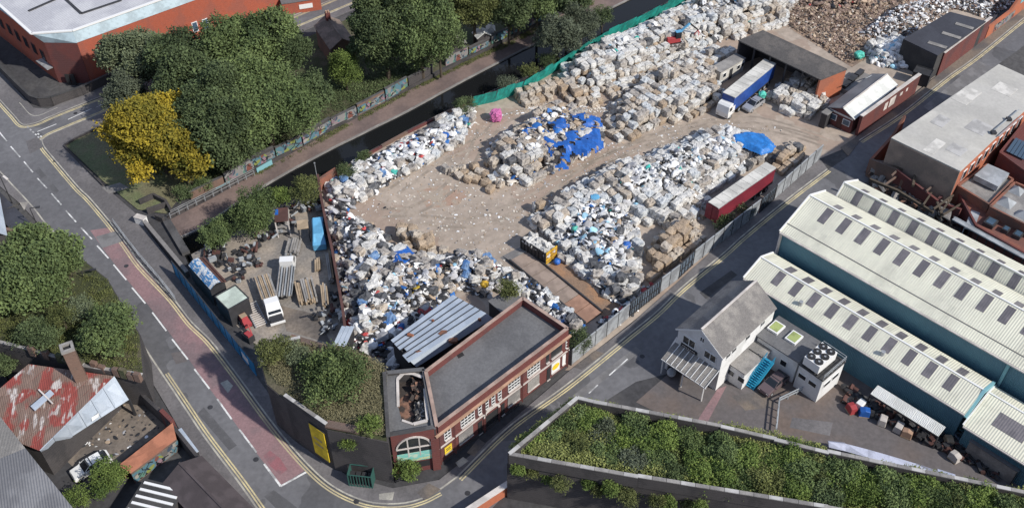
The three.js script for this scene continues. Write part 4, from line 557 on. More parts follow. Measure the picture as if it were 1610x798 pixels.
{
  const q = (u, v, h) => P(u, v, h); // yellow hoarding on the corner block wall
  const b = P(486, 676, 5.0), c = P(515, 722, 2.2); const nx = P(512, 668, VH).x - P(446, 622, VH).x, nz = P(512, 668, VH).z - P(446, 622, VH).z, L = Math.hypot(nx, nz), e = V(nx / L, 0, nz / L), o = V(-e.z, 0, e.x), base = flatP(P(446, 622, VH)).addScaledVector(o, 0.06);
  const hit = (u, v) => { const h = onPlane(u, v, base, o.x, o.z); return [(h.x - base.x) * e.x + (h.z - base.z) * e.z, h.y]; };
  const [t0, y0] = hit(486, 664), [t1, y1] = hit(517, 716); const g = thing('hoarding', 'yellow advertising board on the soot black viaduct wall', 'sign', base.clone().addScaledVector(e, t0), 0);
  const lo = Math.max(0.5, Math.min(y0, y1) - 1.2), W = (t, y, k) => V(base.x + e.x * t + o.x * k, y, base.z + e.z * t + o.z * k), ta = Math.min(t0, t1), tb = Math.max(t0, t1), hi = Math.max(y0, y1);
  mb().wall(W(ta, 0, 0.08), W(tb, 0, 0.08), 0.1, lo, hi).build('board', M.yellowSign, g); for (let i = 0; i < 2; i++) mb().wall(W(lerp(ta, tb, 0.2), 0, 0.16), W(lerp(ta, tb, 0.75), 0, 0.16), 0.03, lerp(lo, hi, 0.4 + i * 0.2), lerp(lo, hi, 0.44 + i * 0.2)).build('sign_mark', M.wood, g);
  mb().wall(W(ta - 0.1, 0, 0.05), W(tb + 0.1, 0, 0.05), 0.08, hi + 0.002, hi + 0.14).build('frame', M.steelDark, g);
  // green rubbish cage at the foot of the wall
  const r = rect4([550, 746, 553, 766, 588, 770, 588, 750], 0), cg = thing('bin_cage', 'dark green slatted cage against the viaduct wall at the road bend', 'cage', V(r.pos.x, 0.13, r.pos.z), r.yaw);
  for (let i = 0; i <= 8; i++) { mb().box(-r.L / 2 + r.L * i / 8, 1.1, 0.7, 0.07, 2.2, 0.07).build('bar', M.greenBin, cg, false); } for (const z of [-0.7, 0.7]) for (const y of [0.15, 2.15]) mb().box(0, y, z, r.L, 0.09, 0.09).build('rail', M.greenBin, cg, false); for (const x of [-1, 1]) mb().box(x * r.L / 2, 1.1, 0, 0.08, 2.2, 1.4).build('side', M.greenBin, cg, false);
  for (let i = 0; i < 4; i++) mb().box(-r.L / 2 + (i + 0.5) * r.L / 4, 0.75, 0, r.L / 4 - 0.12, 1.3, 0.8).build('bin', M.steelDark, cg, false);
}
// left viaduct stump, chimney and brow
{
  const g = viaduct('viaduct', 'ruined viaduct stump overgrown with trees at the left edge', [-80, 520, 60, 372, 120, 395, 165, 430, 218, 520, 224, 590, 130, 575, 40, 548], 6.2, M.brickBlack, M.undergrowth, [0, 1, 2, 3, 4]);
  const r = rng(9), st = mb(); for (let i = 0; i < 16; i++) { const t = i / 16, a = along(P(45, 549, 6.3), P(222, 592, 6.3), t), b = along(P(45, 549, 6.3), P(222, 592, 6.3), t + 0.05); if (r() < 0.8) mb().wall(a, b, 0.5, 5.4, 6.3 + r() * 0.7).build('broken_parapet', r() < 0.5 ? M.brickBrown : M.undergrowth, g); }
  const b = P(127, 594, 5.6), c = thing('chimney_stack', 'square brick chimney rising beside the rusty tin roof', 'chimney', flatP(b), 0.5);
  mb().box(0, 5.4, 0, 1.3, 10.8, 1.3).build('shaft', M.brickBrown, c, false); for (const [x, z, w, d] of [[0.58, 0, 0.3, 1.46], [-0.58, 0, 0.3, 1.46], [0, 0.57, 0.86, 0.32], [0, -0.57, 0.86, 0.32]]) mb().box(x, 10.98, z, w, 0.36, d).build('rim', M.concrete, c, false); mb().box(0, 10.82, 0, 0.8, 0.03, 0.8).build('flue', M.black, c, false);
}

// ---- red brick industrial unit, top left
{
  const R = P(120.5, 67, 8), Lc = P(69, 66, 8), far = P(306, 0, 8), lf = P(0, 14, 8);
  const dR = V(far.x - R.x, 0, far.z - R.z).normalize(), dL = V(lf.x - Lc.x, 0, lf.z - Lc.z).normalize();
  const Rf = V(R.x + dR.x * 62, 8, R.z + dR.z * 62), Lf = V(Lc.x + dL.x * 45, 8, Lc.z + dL.z * 45), back = V(Rf.x + dL.x * 55, 8, Rf.z + dL.z * 55);
  const g = thing('industrial_unit', 'large red brick industrial unit with a pale corrugated roof and blue grey eaves', 'building', flatP(R), 0);
  const ring = [Lf, Lc, R, Rf, back];
  mb().prism(ring.map(xz), 0, 7.95).build('wall', M.brickRed, g);
  mb().wall(V(Lc.x - dL.x * 0.02, 0, Lc.z + 0.05), V(R.x, 0, R.z + 0.05), 0.12, 0, 7.9).build('corner_wall', M.brickDark, g);
  const c = centre(Lf, R, Rf, back), inn = (p, h) => { const d = V(c.x - p.x, 0, c.z - p.z).normalize(); return V(p.x + d.x * 1.3, h, p.z + d.z * 1.3); };
  const q = [inn(Lf, 9.9), P(48.5, 52.5, 9.9), P(113, 48, 9.9), inn(Rf, 9.9), inn(back, 9.9)];
  for (let i = 0; i < 4; i++) mb().slab(ring[i], ring[i + 1], q[i + 1], q[i], 0.1).build('eaves_cladding', M.cladding, g);
  mb().prism(q.map(xz), 9.7, 9.85).build('roof', M.roofGreyWhite, g);
  for (let i = 0; i < 3; i++) mb().beam(q[i], q[i + 1], 0.5, 0.22).build('fascia', M.whitePaint, g);
  for (const px of [[44, 17, 92, -4], [102, -2, 127, 21], [127, 21, 190, 0]]) mb().beam(P(px[0], px[1], 9.95), P(px[2], px[3], 9.95), 0.45, 0.14).build('roof_gutter', M.steelDark, g);
  for (const [u, v] of [[306, 42], [322.5, 37]]) { const n = V(-dR.z, 0, dR.x), h = onPlane(u, v, R, n.x, n.z), h0 = V(h.x, h.y, h.z); const w = mb(); const A = h0.clone().addScaledVector(dR, -0.55), B = h0.clone().addScaledVector(dR, 0.55); if (n.z < 0) n.negate(); A.addScaledVector(n, 0.05); B.addScaledVector(n, 0.05);
    const f = w.wall(A, B, 0.12, h0.y - 1.0, h0.y + 1.0).build('window', M.whitePaint, g); A.addScaledVector(n, 0.04).addScaledVector(dR, 0.12); B.addScaledVector(n, 0.04).addScaledVector(dR, -0.12); mb().wall(A, B, 0.1, h0.y - 0.88, h0.y + 0.88).build('pane', M.glassBlue, f); }
  for (const u of [116, 124]) mb().box(P(u, 126, 1).x - 1.0, 1.1, P(u, 124, 1).z + 0.4, 0.7, 2.2, 0.15).build('door', M.black, g);
  { const n = V(-dL.z, 0, dL.x); if (n.x > 0) n.negate(); for (let i = 0; i < 9; i++) { const p = V(Lc.x, 0, Lc.z).addScaledVector(dL, 3 + i * 3.1).addScaledVector(n, 0.05); const f = mb().wall(p.clone().addScaledVector(dL, -0.7), p.clone().addScaledVector(dL, 0.7), 0.1, 3.2, 5.2).build('window', M.brickDark, g); p.addScaledVector(n, 0.05); mb().wall(p.clone().addScaledVector(dL, -0.58), p.clone().addScaledVector(dL, 0.58), 0.08, 3.3, 5.1).build('pane', M.glass, f); }
    const p = V(Lc.x, 0, Lc.z).addScaledVector(dL, 2.2).addScaledVector(n, 0.6); mb().beam(p.clone().addScaledVector(dL, -2).setY(3), p.clone().addScaledVector(dL, 2).setY(3), 1.1, 0.15).build('door_canopy', M.steel, g); }
  const wl = thing('boundary_wall', 'soot dark boundary wall round the red industrial unit', 'wall', flatP(P(75, 164)), 0), wp = pts([-40, 66, 0, 112, 30, 142, 52, 163, 64, 167, 84, 166, 130, 150, 190, 122, 240, 100, 300, 74]);
  for (let i = 0; i < wp.length - 1; i++) { mb().wall(wp[i], wp[i + 1], 0.4, 0, 1.7).build('wall', M.brickBlack, wl); mb().wall(wp[i], wp[i + 1], 0.52, 1.702, 1.8).build('coping', M.feltDark, wl); }
}
function gable(name, label, cat, px, eave, ridgeH, roofM, wallM, opt = {}) { // px: near-left, near-right, far-right, far-left eaves corners; ridge runs near to far
  const q = rect4(px, eave), g = thing(name, label, cat, q.pos, q.yaw, opt.group), L = q.L / 2, W = q.W / 2, k = opt.k ?? 0;
  const w = mb(); w.box(0, eave / 2, 0, q.L, eave, q.W); for (const s of [-1, 1]) w.tri(V(s * L, eave, -W), V(s * L, eave, W), V(s * L, ridgeH, k * W)); w.build('wall', wallM, g, false);
  const o = opt.over ?? 0.25; for (const s of [-1, 1]) { const e = V(0, eave - (ridgeH - eave) * o / W, s * (W + o)); mb().slab(V(-L - o, e.y, e.z), V(L + o, e.y, e.z), V(L + o, ridgeH + 0.06, k * W), V(-L - o, ridgeH + 0.06, k * W), 0.12).build('roof', s < 0 ? roofM : (opt.roof2 || roofM), g, false); }
  mb().beam(V(-L - o, ridgeH + 0.12, k * W), V(L + o, ridgeH + 0.12, k * W), 0.24, 0.09).build('ridge', opt.ridge || roofM, g, false);
  return { g, q, L, W };
}
{ // small buildings among the trees
  const a = gable('cottage', 'small house with a mottled brown tiled roof between the trees', 'house', [520, 80, 557, 62, 528, 29, 499, 42], 4.2, 5.6, M.tileBrown, M.brickBrown);
  mb().box(-a.L + 8.2 * 0 + a.L * 1.7, 6.1, 0, 0.8, 1.6, 0.8).build('chimney', M.brickDark, a.g, false); for (const z of [-0.2, 0.2]) mb().cyl(V(a.L * 0.7, 6.9, z), V(a.L * 0.7, 7.3, z), 0.14).build('chimney_pot', M.stone, a.g, false);
  const s = rect4([444, 8, 502, -4, 496, -24, 436, -12], 2.4), t = thing('shop_building', 'brick building with a white ground floor at the top edge beyond the side street', 'building', s.pos, s.yaw); mb().box(0, 1.2, 0, s.L, 2.4, s.W).build('wall', M.brickRed, t, false); mb().box(0, 2.46, 0, s.L + 0.2, 0.12, s.W + 0.2).build('roof', M.feltGrey, t, false); mb().box(-s.L / 2 - 0.06, 1.3, s.W * 0.1, 0.1, 0.9, s.W * 0.35).build('shopfront', M.whitePaint, t, false);
  gable('shed', 'small grey roofed shed on the canal side below the tall trees', 'shed', [704, 76, 730, 62, 722, 52, 698, 64], 2.6, 3.3, M.asbestos, M.brickBlack);
  gable('shed', 'pale roofed hut beside the graffiti canal wall', 'shed', [752, 60, 770, 52, 762, 44, 746, 52], 2.2, 2.9, M.sheetWhite, M.brickBlack);
  gable('shed', 'little white topped hut nearest the dark trees by the canal', 'shed', [766, 47, 777, 45, 776, 39, 766, 41], 2.2, 2.8, M.sheetWhite, M.whiteWall);
}
{ // hut with white roof at the yard gate, its street wall
  const a = gable('gatehouse', 'small brick gatehouse with a bright white corrugated roof', 'hut', [1303, 169, 1345, 184, 1414, 131, 1369, 118], 3.1, 4.05, M.sheetGrey, M.brickDark, { roof2: M.sheetWhite, k: 0.05, ridge: M.paleStone, over: 0.2 });
  for (const z of [-1.2, 1.2]) { const f = mb().box(-a.L - 0.04, 1.7, z, 0.08, 1.1, 1.3).build('window', M.whitePaint, a.g, false); mb().box(-a.L - 0.09, 1.7, z, 0.06, 0.9, 1.1).build('pane', M.glassBlue, f, false); }
  mb().box(-a.L - 0.04, 1.05, 0.1, 0.08, 2.1, 0.9).build('door', M.rustDark, a.g, false);
  mb().box(-a.L - 0.05, 2.75, 0, 0.1, 0.3, a.W * 1.9).build('lintel', M.paleStone, a.g, false);
  const w = thing('street_wall', 'tall dark brick wall along the street beside the gatehouse', 'wall', flatP(P(1342, 215)), 0), A = P(1346, 213), B = P(1437, 146);
  mb().wall(A, B, 0.45, 0, 3.8).build('wall', M.brickDark, w); mb().wall(A, B, 0.58, 3.802, 3.92).build('coping', M.paleStone, w);
  const n = V(-(B.z - A.z), 0, B.x - A.x).normalize(); if (n.x < 0) n.negate();
  for (const [t, y0, y1, wd] of [[0.42, 1.6, 3.0, 0.5], [0.53, 1.5, 3.2, 0.9], [0.68, 2.3, 2.9, 0.4], [0.78, 2.3, 2.9, 0.3]]) { const p = along(A, B, t).addScaledVector(n, 0.24), e = V(B.x - A.x, 0, B.z - A.z).normalize(); mb().wall(p.clone().addScaledVector(e, -wd), p.clone().addScaledVector(e, wd), 0.06, y0, y1).build('bricked_window', M.paleStone, w); }
  const b = rect4([1294, 176, 1300, 181, 1369, 128, 1362, 122], 2.8), d = thing('lean_to', 'narrow dark lean-to along the back of the gatehouse', 'lean-to', b.pos, b.yaw); mb().box(0, 1.35, 0, b.L, 2.7, b.W).build('wall', M.steelDark, d, false); mb().box(0, 2.77, 0, b.L + 0.1, 0.12, b.W + 0.2).build('roof', M.asbestos, d, false);
  tag(mb().cyl(P(1366, 121, 0), P(1366, 121, 5.2), 0.09, 0.07).cyl(P(1366, 121, 5.2), P(1371, 118, 5.3), 0.06).cyl(P(1366, 121, 5.2), P(1361, 123, 5.1), 0.06).build('lamp_post', M.galv), 'grey floodlight pole at the far end of the gatehouse', 'lamp post');
  const q = rect4([1318, 140, 1346, 148, 1376, 122, 1350, 112], 0.6), y = thing('concrete_plinth', 'low grey concrete plinth beside the gatehouse', 'plinth', q.pos, q.yaw); mb().box(0, 0.4, 0, q.L, 0.8, q.W).build('base', M.concrete, y, false); for (let i = 0; i < 3; i++) mb().box((i - 1) * q.L / 3, 1.1, -q.W * 0.3, q.L / 3 - 0.3, 0.6, q.W * 0.3).build('crate', M.steelDark, y, false);
}
{ // open fronted bale shed with a dark roof
  const q = rect4([1163, 62, 1292, 124, 1333, 108, 1203, 48], 5.2), g = thing('open_shed', 'open fronted bale shed with a long weathered grey roof', 'shed', q.pos, q.yaw);
  const sc = [P(1161, 63, 5.2), P(1291, 125, 5.2), P(1333, 108, 5.2), P(1200, 47, 5.2)]; mb().slab(...sc, 0.2).build('roof', M.shedRoof, g); { const m = centre(...sc), k = sc.map((p) => V(lerp(p.x, m.x, 0.025), 0, lerp(p.z, m.z, 0.04))); mb().wall(k[2], k[3], 0.3, 0, 4.95).build('back_wall', M.brickBlack, g); mb().wall(k[1], k[2], 0.35, 0, 4.98).build('end_wall', M.brickOrange, g); mb().wall(k[0], k[3], 0.35, 0, 4.97).build('end_wall', M.brickBlack, g); for (let i = 1; i < 5; i++) { const p = along(k[0], k[1], i / 5); mb().beam(p, p.clone().setY(4.95), 0.25).build('post', M.steelDark, g); } }
  const k = thing('black_shed', 'black flat roofed shed with three pale rooflights behind a street wall', 'shed', centre(P(1421, 61, 5), P(1494, 18, 5), P(1550, 33, 5), P(1475, 86, 5)), 0);
  const c = [P(1421, 61, 5), P(1475, 87, 5), P(1551, 33, 5), P(1494, 18, 5)]; mb().prism(c.map(xz), 0, 4.85).build('wall', M.feltDark, k); mb().prism(c.map(xz), 4.852, 5).build('roof', M.feltBlue, k);
  for (const [a, b, d, e] of [[1460, 66, 1489, 75], [1482, 51, 1511, 60], [1503, 36.5, 1531, 45]]) { mb().beam(P(a, b, 5.05), P(d, e, 5.05), 0.95, 0.1).build('rooflight', M.asbestos, k); }
  const w = thing('street_wall', 'dark brick street wall in front of the black shed', 'wall', flatP(P(1470, 122)), 0), A = P(1472, 119), B = P(1546, 62); mb().wall(A, B, 0.4, 0, 4.6).build('wall', M.brickDark, w); mb().wall(A, B, 0.52, 4.602, 4.72).build('coping', M.paleStone, w);
  const o = thing('street_wall', 'bright orange brick street wall with a painted patch at the top right', 'wall', flatP(P(1549, 62)), 0), C = P(1547.5, 61), D = P(1640, -10); const p0 = along(C, D, 0.0), p1 = along(C, D, 0.35), p2 = along(C, D, 0.45); mb().wall(p0, p1, 0.4, 0, 2.6, 2.6).build('wall', M.brickOrange, o); mb().wall(p1, p2, 0.4, 0, 2.6, 4.4).build('wall', M.brickOrange, o); mb().wall(p2, D, 0.4, 0, 4.4).build('wall', M.brickOrange, o);
  { const n = V(-(D.z - C.z), 0, D.x - C.x).normalize(); if (n.x < 0) n.negate(); const s0 = along(C, D, 0.12).addScaledVector(n, 0.23), s1 = along(C, D, 0.45).addScaledVector(n, 0.23); mb().wall(s0, s1, 0.03, 0.3, 1.8).build('graffiti', M.graf[1], o); const s2 = along(C, D, 0.5).addScaledVector(n, 0.23), s3 = along(C, D, 0.8).addScaledVector(n, 0.23); mb().wall(s2, s3, 0.05, 2.6, 4.2).build('sign_board', M.tealTrim, o); }
  const r = rect4([1437, 113, 1463, 119, 1469, 111, 1443, 101], 2.4), bx = thing('skip', 'dark blue steel skip against the end of the black shed', 'skip', r.pos, r.yaw); mb().box(0, 1.2, 0, r.L, 2.2, r.W).build('body', M.steelDark, bx, false); for (const s of [-1, 1]) { mb().box(0, 2.36, s * r.W / 2, r.L + 0.1, 0.12, 0.12).build('rim', M.steelDark, bx, false); mb().box(s * r.L / 2, 2.36, 0, 0.12, 0.12, r.W - 0.13).build('rim', M.steelDark, bx, false); }
}
{ // grey roofed works on the far right of the street
  const a = P(1403, 216, 8), b = P(1511, 268, 8), d = P(1571, 101, 8), c = P(1650, 137, 8), g = thing('brick_works', 'brick works with a broad pale flat roof across the street from the gatehouse', 'building', centre(a, b, c, d), 0);
  const ring = [a, b, c, d].map(xz), cc = centre(a, b, c, d); mb().prism(ring, 0, 7.8).build('wall', M.brickOrange, g); mb().prism(ring.map(([x, z]) => [lerp(x, cc.x, -0.008), lerp(z, cc.z, -0.008)]), 7.802, 8).build('roof', M.paleRoof, g);
  mb().wall(V(a.x - 0.1, 0, a.z + 0.1), V(b.x - 0.1, 0, b.z + 0.1), 0.16, 0, 7.75).build('rendered_wall', M.render_, g);
  const e = V(c.x - b.x, 0, c.z - b.z).normalize(), n = V(-e.z, 0, e.x); if (n.x < 0) n.negate(); const Q = (t, k) => V(b.x + e.x * t + n.x * k, 0, b.z + e.z * t + n.z * k);
  for (let i = 0; i < 9; i++) { const t = 1.6 + i * 2.3; const f = mb().wall(Q(t, 0.06), Q(t + 1.2, 0.06), 0.12, 5.2, 6.9).build('window', M.whitePaint, g); mb().wall(Q(t + 0.12, 0.13), Q(t + 1.08, 0.13), 0.06, 5.35, 6.75).build('pane', M.glass, f); }
  for (const [u, v, w, l, k] of [[1480, 190, 3, 2, 0], [1520, 150, 5, 2.6, 1], [1540, 200, 3.4, 3, 0], [1470, 230, 4, 1.6, 1], [1580, 140, 3, 3, 1], [1505, 235, 2.4, 2.4, 0]]) { const p = P(u, v, 8); mb().box(p.x, 8.01, p.z, w, 0.04, l, 0.76).build('roof_patch', k ? M.paleRoof2 : M.concrete2, g); }
  const pipe = [[1562, 206, 1603, 172], [1571, 214, 1608, 182]]; for (const p of pipe) mb().beam(P(p[0], p[1], 8.25), P(p[2], p[3], 8.25), 0.12).build('roof_pipe', M.galv, g); for (const [u, v] of [[1563, 208], [1587, 187]]) mb().box(P(u, v, 8.2).x, 8.2, P(u, v, 8.2).z, 0.7, 0.4, 0.7).build('roof_box', M.steelDark, g);
  // lower brick ranges with flat grey roofs, rooflights and terracotta yard
  const low = (label, px, h, roof, wallM) => { const p = poly(px, h), m = p.reduce((s, q) => [s[0] + q[0] / p.length, s[1] + q[1] / p.length], [0, 0]); const t = thing('brick_range', label, 'building', V(m[0], 0, m[1]), 0); mb().prism(p, 0, h - 0.3).build('wall', wallM, t); mb().prism(p.map(([x, z]) => [lerp(x, m[0], 0.03), lerp(z, m[1], 0.03)]), h - 0.298, h - 0.22).build('roof', roof, t); for (let i = 0; i < p.length; i++) { const A = V(lerp(p[i][0], m[0], 0.02), 0, lerp(p[i][1], m[1], 0.02)), j = (i + 1) % p.length, B = V(lerp(p[j][0], m[0], 0.02), 0, lerp(p[j][1], m[1], 0.02)); mb().wall(A, B, 0.3, h - 0.3, h + 0.15).build('parapet', wallM, t); } return t; };
  const r1 = low('low brick range with a stained grey lower roof beside the brick works', [1506, 292, 1553, 258, 1594, 282, 1556, 322], 4.6, M.asbestos, M.brickWorn);
  { const q = [P(1533, 275, 5.5), P(1554, 257, 5.5), P(1588, 272, 5.5), P(1570, 293, 5.5)]; mb().slab(...q, 0.9).build('roof_tank', M.galv, r1); }
  const r2 = low('grey roofed range with pyramid rooflights at the right edge', [1556, 325, 1596, 286, 1680, 322, 1650, 372], 4.8, M.concrete, M.brickWorn);
  for (const [u, v, s] of [[1582, 318, 1.6], [1599, 300, 1.3], [1608, 338, 1.2]]) { const p = P(u, v, 4.6), m = mb(); const k = [V(p.x - s, 4.58, p.z), V(p.x, 4.58, p.z - s), V(p.x + s, 4.58, p.z), V(p.x, 4.58, p.z + s)]; for (let i = 0; i < 4; i++) m.tri(k[i], k[(i + 1) % 4], V(p.x, 5.5, p.z)); m.build('rooflight', M.galv, r2); }
  const r3 = low('terracotta roofed low range behind the rear warehouse', [1535, 355, 1500, 290, 1556, 328, 1650, 380, 1650, 420], 3.4, M.terracotta, M.brickDark);
  for (const [u, v, s] of [[1558, 350, 0.9], [1582, 361, 0.55], [1601, 369, 0.7]]) { const p = P(u, v, 3.5); mb().box(p.x, 3.5, p.z, s * 2, 0.6, s * 1.6, 0.78).build('roof_hatch', M.steelDark, r3); mb().box(p.x, 3.83, p.z, s * 1.5, 0.06, s * 1.1, 0.78).build('hatch_glass', M.glassBlue, r3); }
  const r4 = low('dark red roofed range with a ribbed skylight behind the brick works', [1572, 240, 1612, 190, 1680, 215, 1670, 290, 1620, 275], 5.5, M.brickDark, M.brickDark); { const q = [P(1583, 237, 5.6), P(1598, 216, 5.6), P(1625, 228, 5.6), P(1612, 251, 5.6)]; for (let i = 0; i < 5; i++) mb().slab(along(q[0], q[3], i / 5), along(q[1], q[2], i / 5), along(q[1], q[2], (i + 0.88) / 5), along(q[0], q[3], (i + 0.88) / 5), 0.1).build('skylight_pane', M.glassBlue, r4); }
  // white metal walkway behind the rear warehouse
  const gw = thing('metal_gutter_walk', 'long pale mesh walkway along the back of the rear warehouse', 'walkway', flatP(P(1500, 340)), 0); mb().beam(P(1500, 343, 3.2), P(1560, 376, 3.2), 0.9, 0.18).beam(P(1560, 376, 3.2), P(1612, 404, 3.2), 0.9, 0.18).build('deck', M.galv, gw); for (let i = 0; i < 9; i++) { const p = along(P(1500, 343, 3.1), P(1612, 404, 3.1), i / 8); mb().beam(p, flatP(p), 0.12).build('post', M.steelDark, gw); } mb().beam(P(1500, 340, 4.1), P(1612, 400, 4.1), 0.06).build('handrail', M.galv, gw);
  const hs = rect4([1519, 356, 1530, 363, 1542, 336, 1528, 328], 3.2), hh = thing('metal_hood', 'silver metal doorway hood in the ruined works', 'hood', hs.pos, hs.yaw); mb().box(0, 3.1, 0, hs.L, 0.2, hs.W).build('roof', M.galv, hh, false); mb().box(0.1, 1.5, -hs.W / 2, hs.L * 0.9, 3, 0.1).build('side', M.galv, hh, false); mb().box(hs.L / 2 - 0.1, 1.5, 0, 0.1, 3, hs.W * 0.9).build('back', M.steelDark, hh, false);
  // roofless ruin between works and warehouses
  const R = thing('ruined_building', 'roofless ruined brick works with charred rafters and rubble', 'ruin', flatP(P(1430, 300)), 0), rw = (u0, v0, u1, v1, h0, h1, m) => mb().wall(P(u0, v0), P(u1, v1), 0.4, 0, h0, h1).build('broken_wall', m, R);
  rw(1363, 272, 1392, 250, 2.6, 4.6, M.brickWorn); rw(1392, 250, 1404, 240, 4.6, 7.2, M.brickWorn); rw(1362, 275, 1400, 300, 3.2, 4.2, M.brickBrown); rw(1400, 300, 1470, 342, 4.2, 3.0, M.brickDark); rw(1470, 342, 1500, 358, 3.0, 3.6, M.brickDark); rw(1410, 308, 1450, 275, 3, 3.6, M.brickBrown); rw(1468, 335, 1510, 292, 2.8, 3.6, M.brickDark); rw(1440, 325, 1465, 300, 2, 3, M.brickDark);
  mb().prism(poly([1363, 273, 1404, 240, 1512, 292, 1538, 352, 1500, 358]), 0.04, 0.06).build('floor', M.ruinRoof, R);
  const rj = rng(31); for (let i = 0; i < 7; i++) { const u = 1385 + rj() * 100, v = 262 + (u - 1385) * 0.52 + rj() * 30; mb().beam(P(u, v, 3.4 + rj()), P(u + 12 + rj() * 20, v - 14 - rj() * 12, 2.2 + rj() * 2), 0.22, 0.26).build('rafter', rj() < 0.6 ? M.bark : M.brickBrown, R); }
  for (const q of [[1368, 282, 1412, 300], [1412, 300, 1468, 334], [1404, 262, 1443, 272], [1440, 268, 1436, 292], [1474, 318, 1482, 338]]) mb().beam(P(q[0], q[1], 3.9), P(q[2], q[3], 3.7), 0.35, 0.4).build('beam', M.bark, R);
  { const m = mb(), m2 = mb(); for (let i = 0; i < 420; i++) { const u = 1372 + rj() * 125, v = 252 + (u - 1372) * 0.5 + rj() * 46, p = P(u, v, 0.4); (i % 2 ? m : m2).box(p.x, 0.2 + rj() * 1.4, p.z, 0.4 + rj() * 1.6, 0.15 + rj() * 0.5, 0.4 + rj() * 1.0, rj() * 3, rj() * 0.9, rj() * 0.9); } tag(m.build('rubble', M.ruinRoof, R), null, null, null, 'stuff'); tag(m2.build('sheet_rubble', M.concrete, R), null, null, null, 'stuff'); }
  for (const q of [[1396, 268, 1416, 256, 1428, 268, 1408, 282], [1430, 292, 1446, 278, 1466, 288, 1452, 304], [1476, 310, 1500, 322, 1494, 346, 1476, 336]]) { const p = []; for (let i = 0; i < 8; i += 2) p.push(P(q[i], q[i + 1], 2.2 + rj() * 1.3)); mb().slab(...p, 0.12).build('roof_remnant', M.asbestos, R); }
}
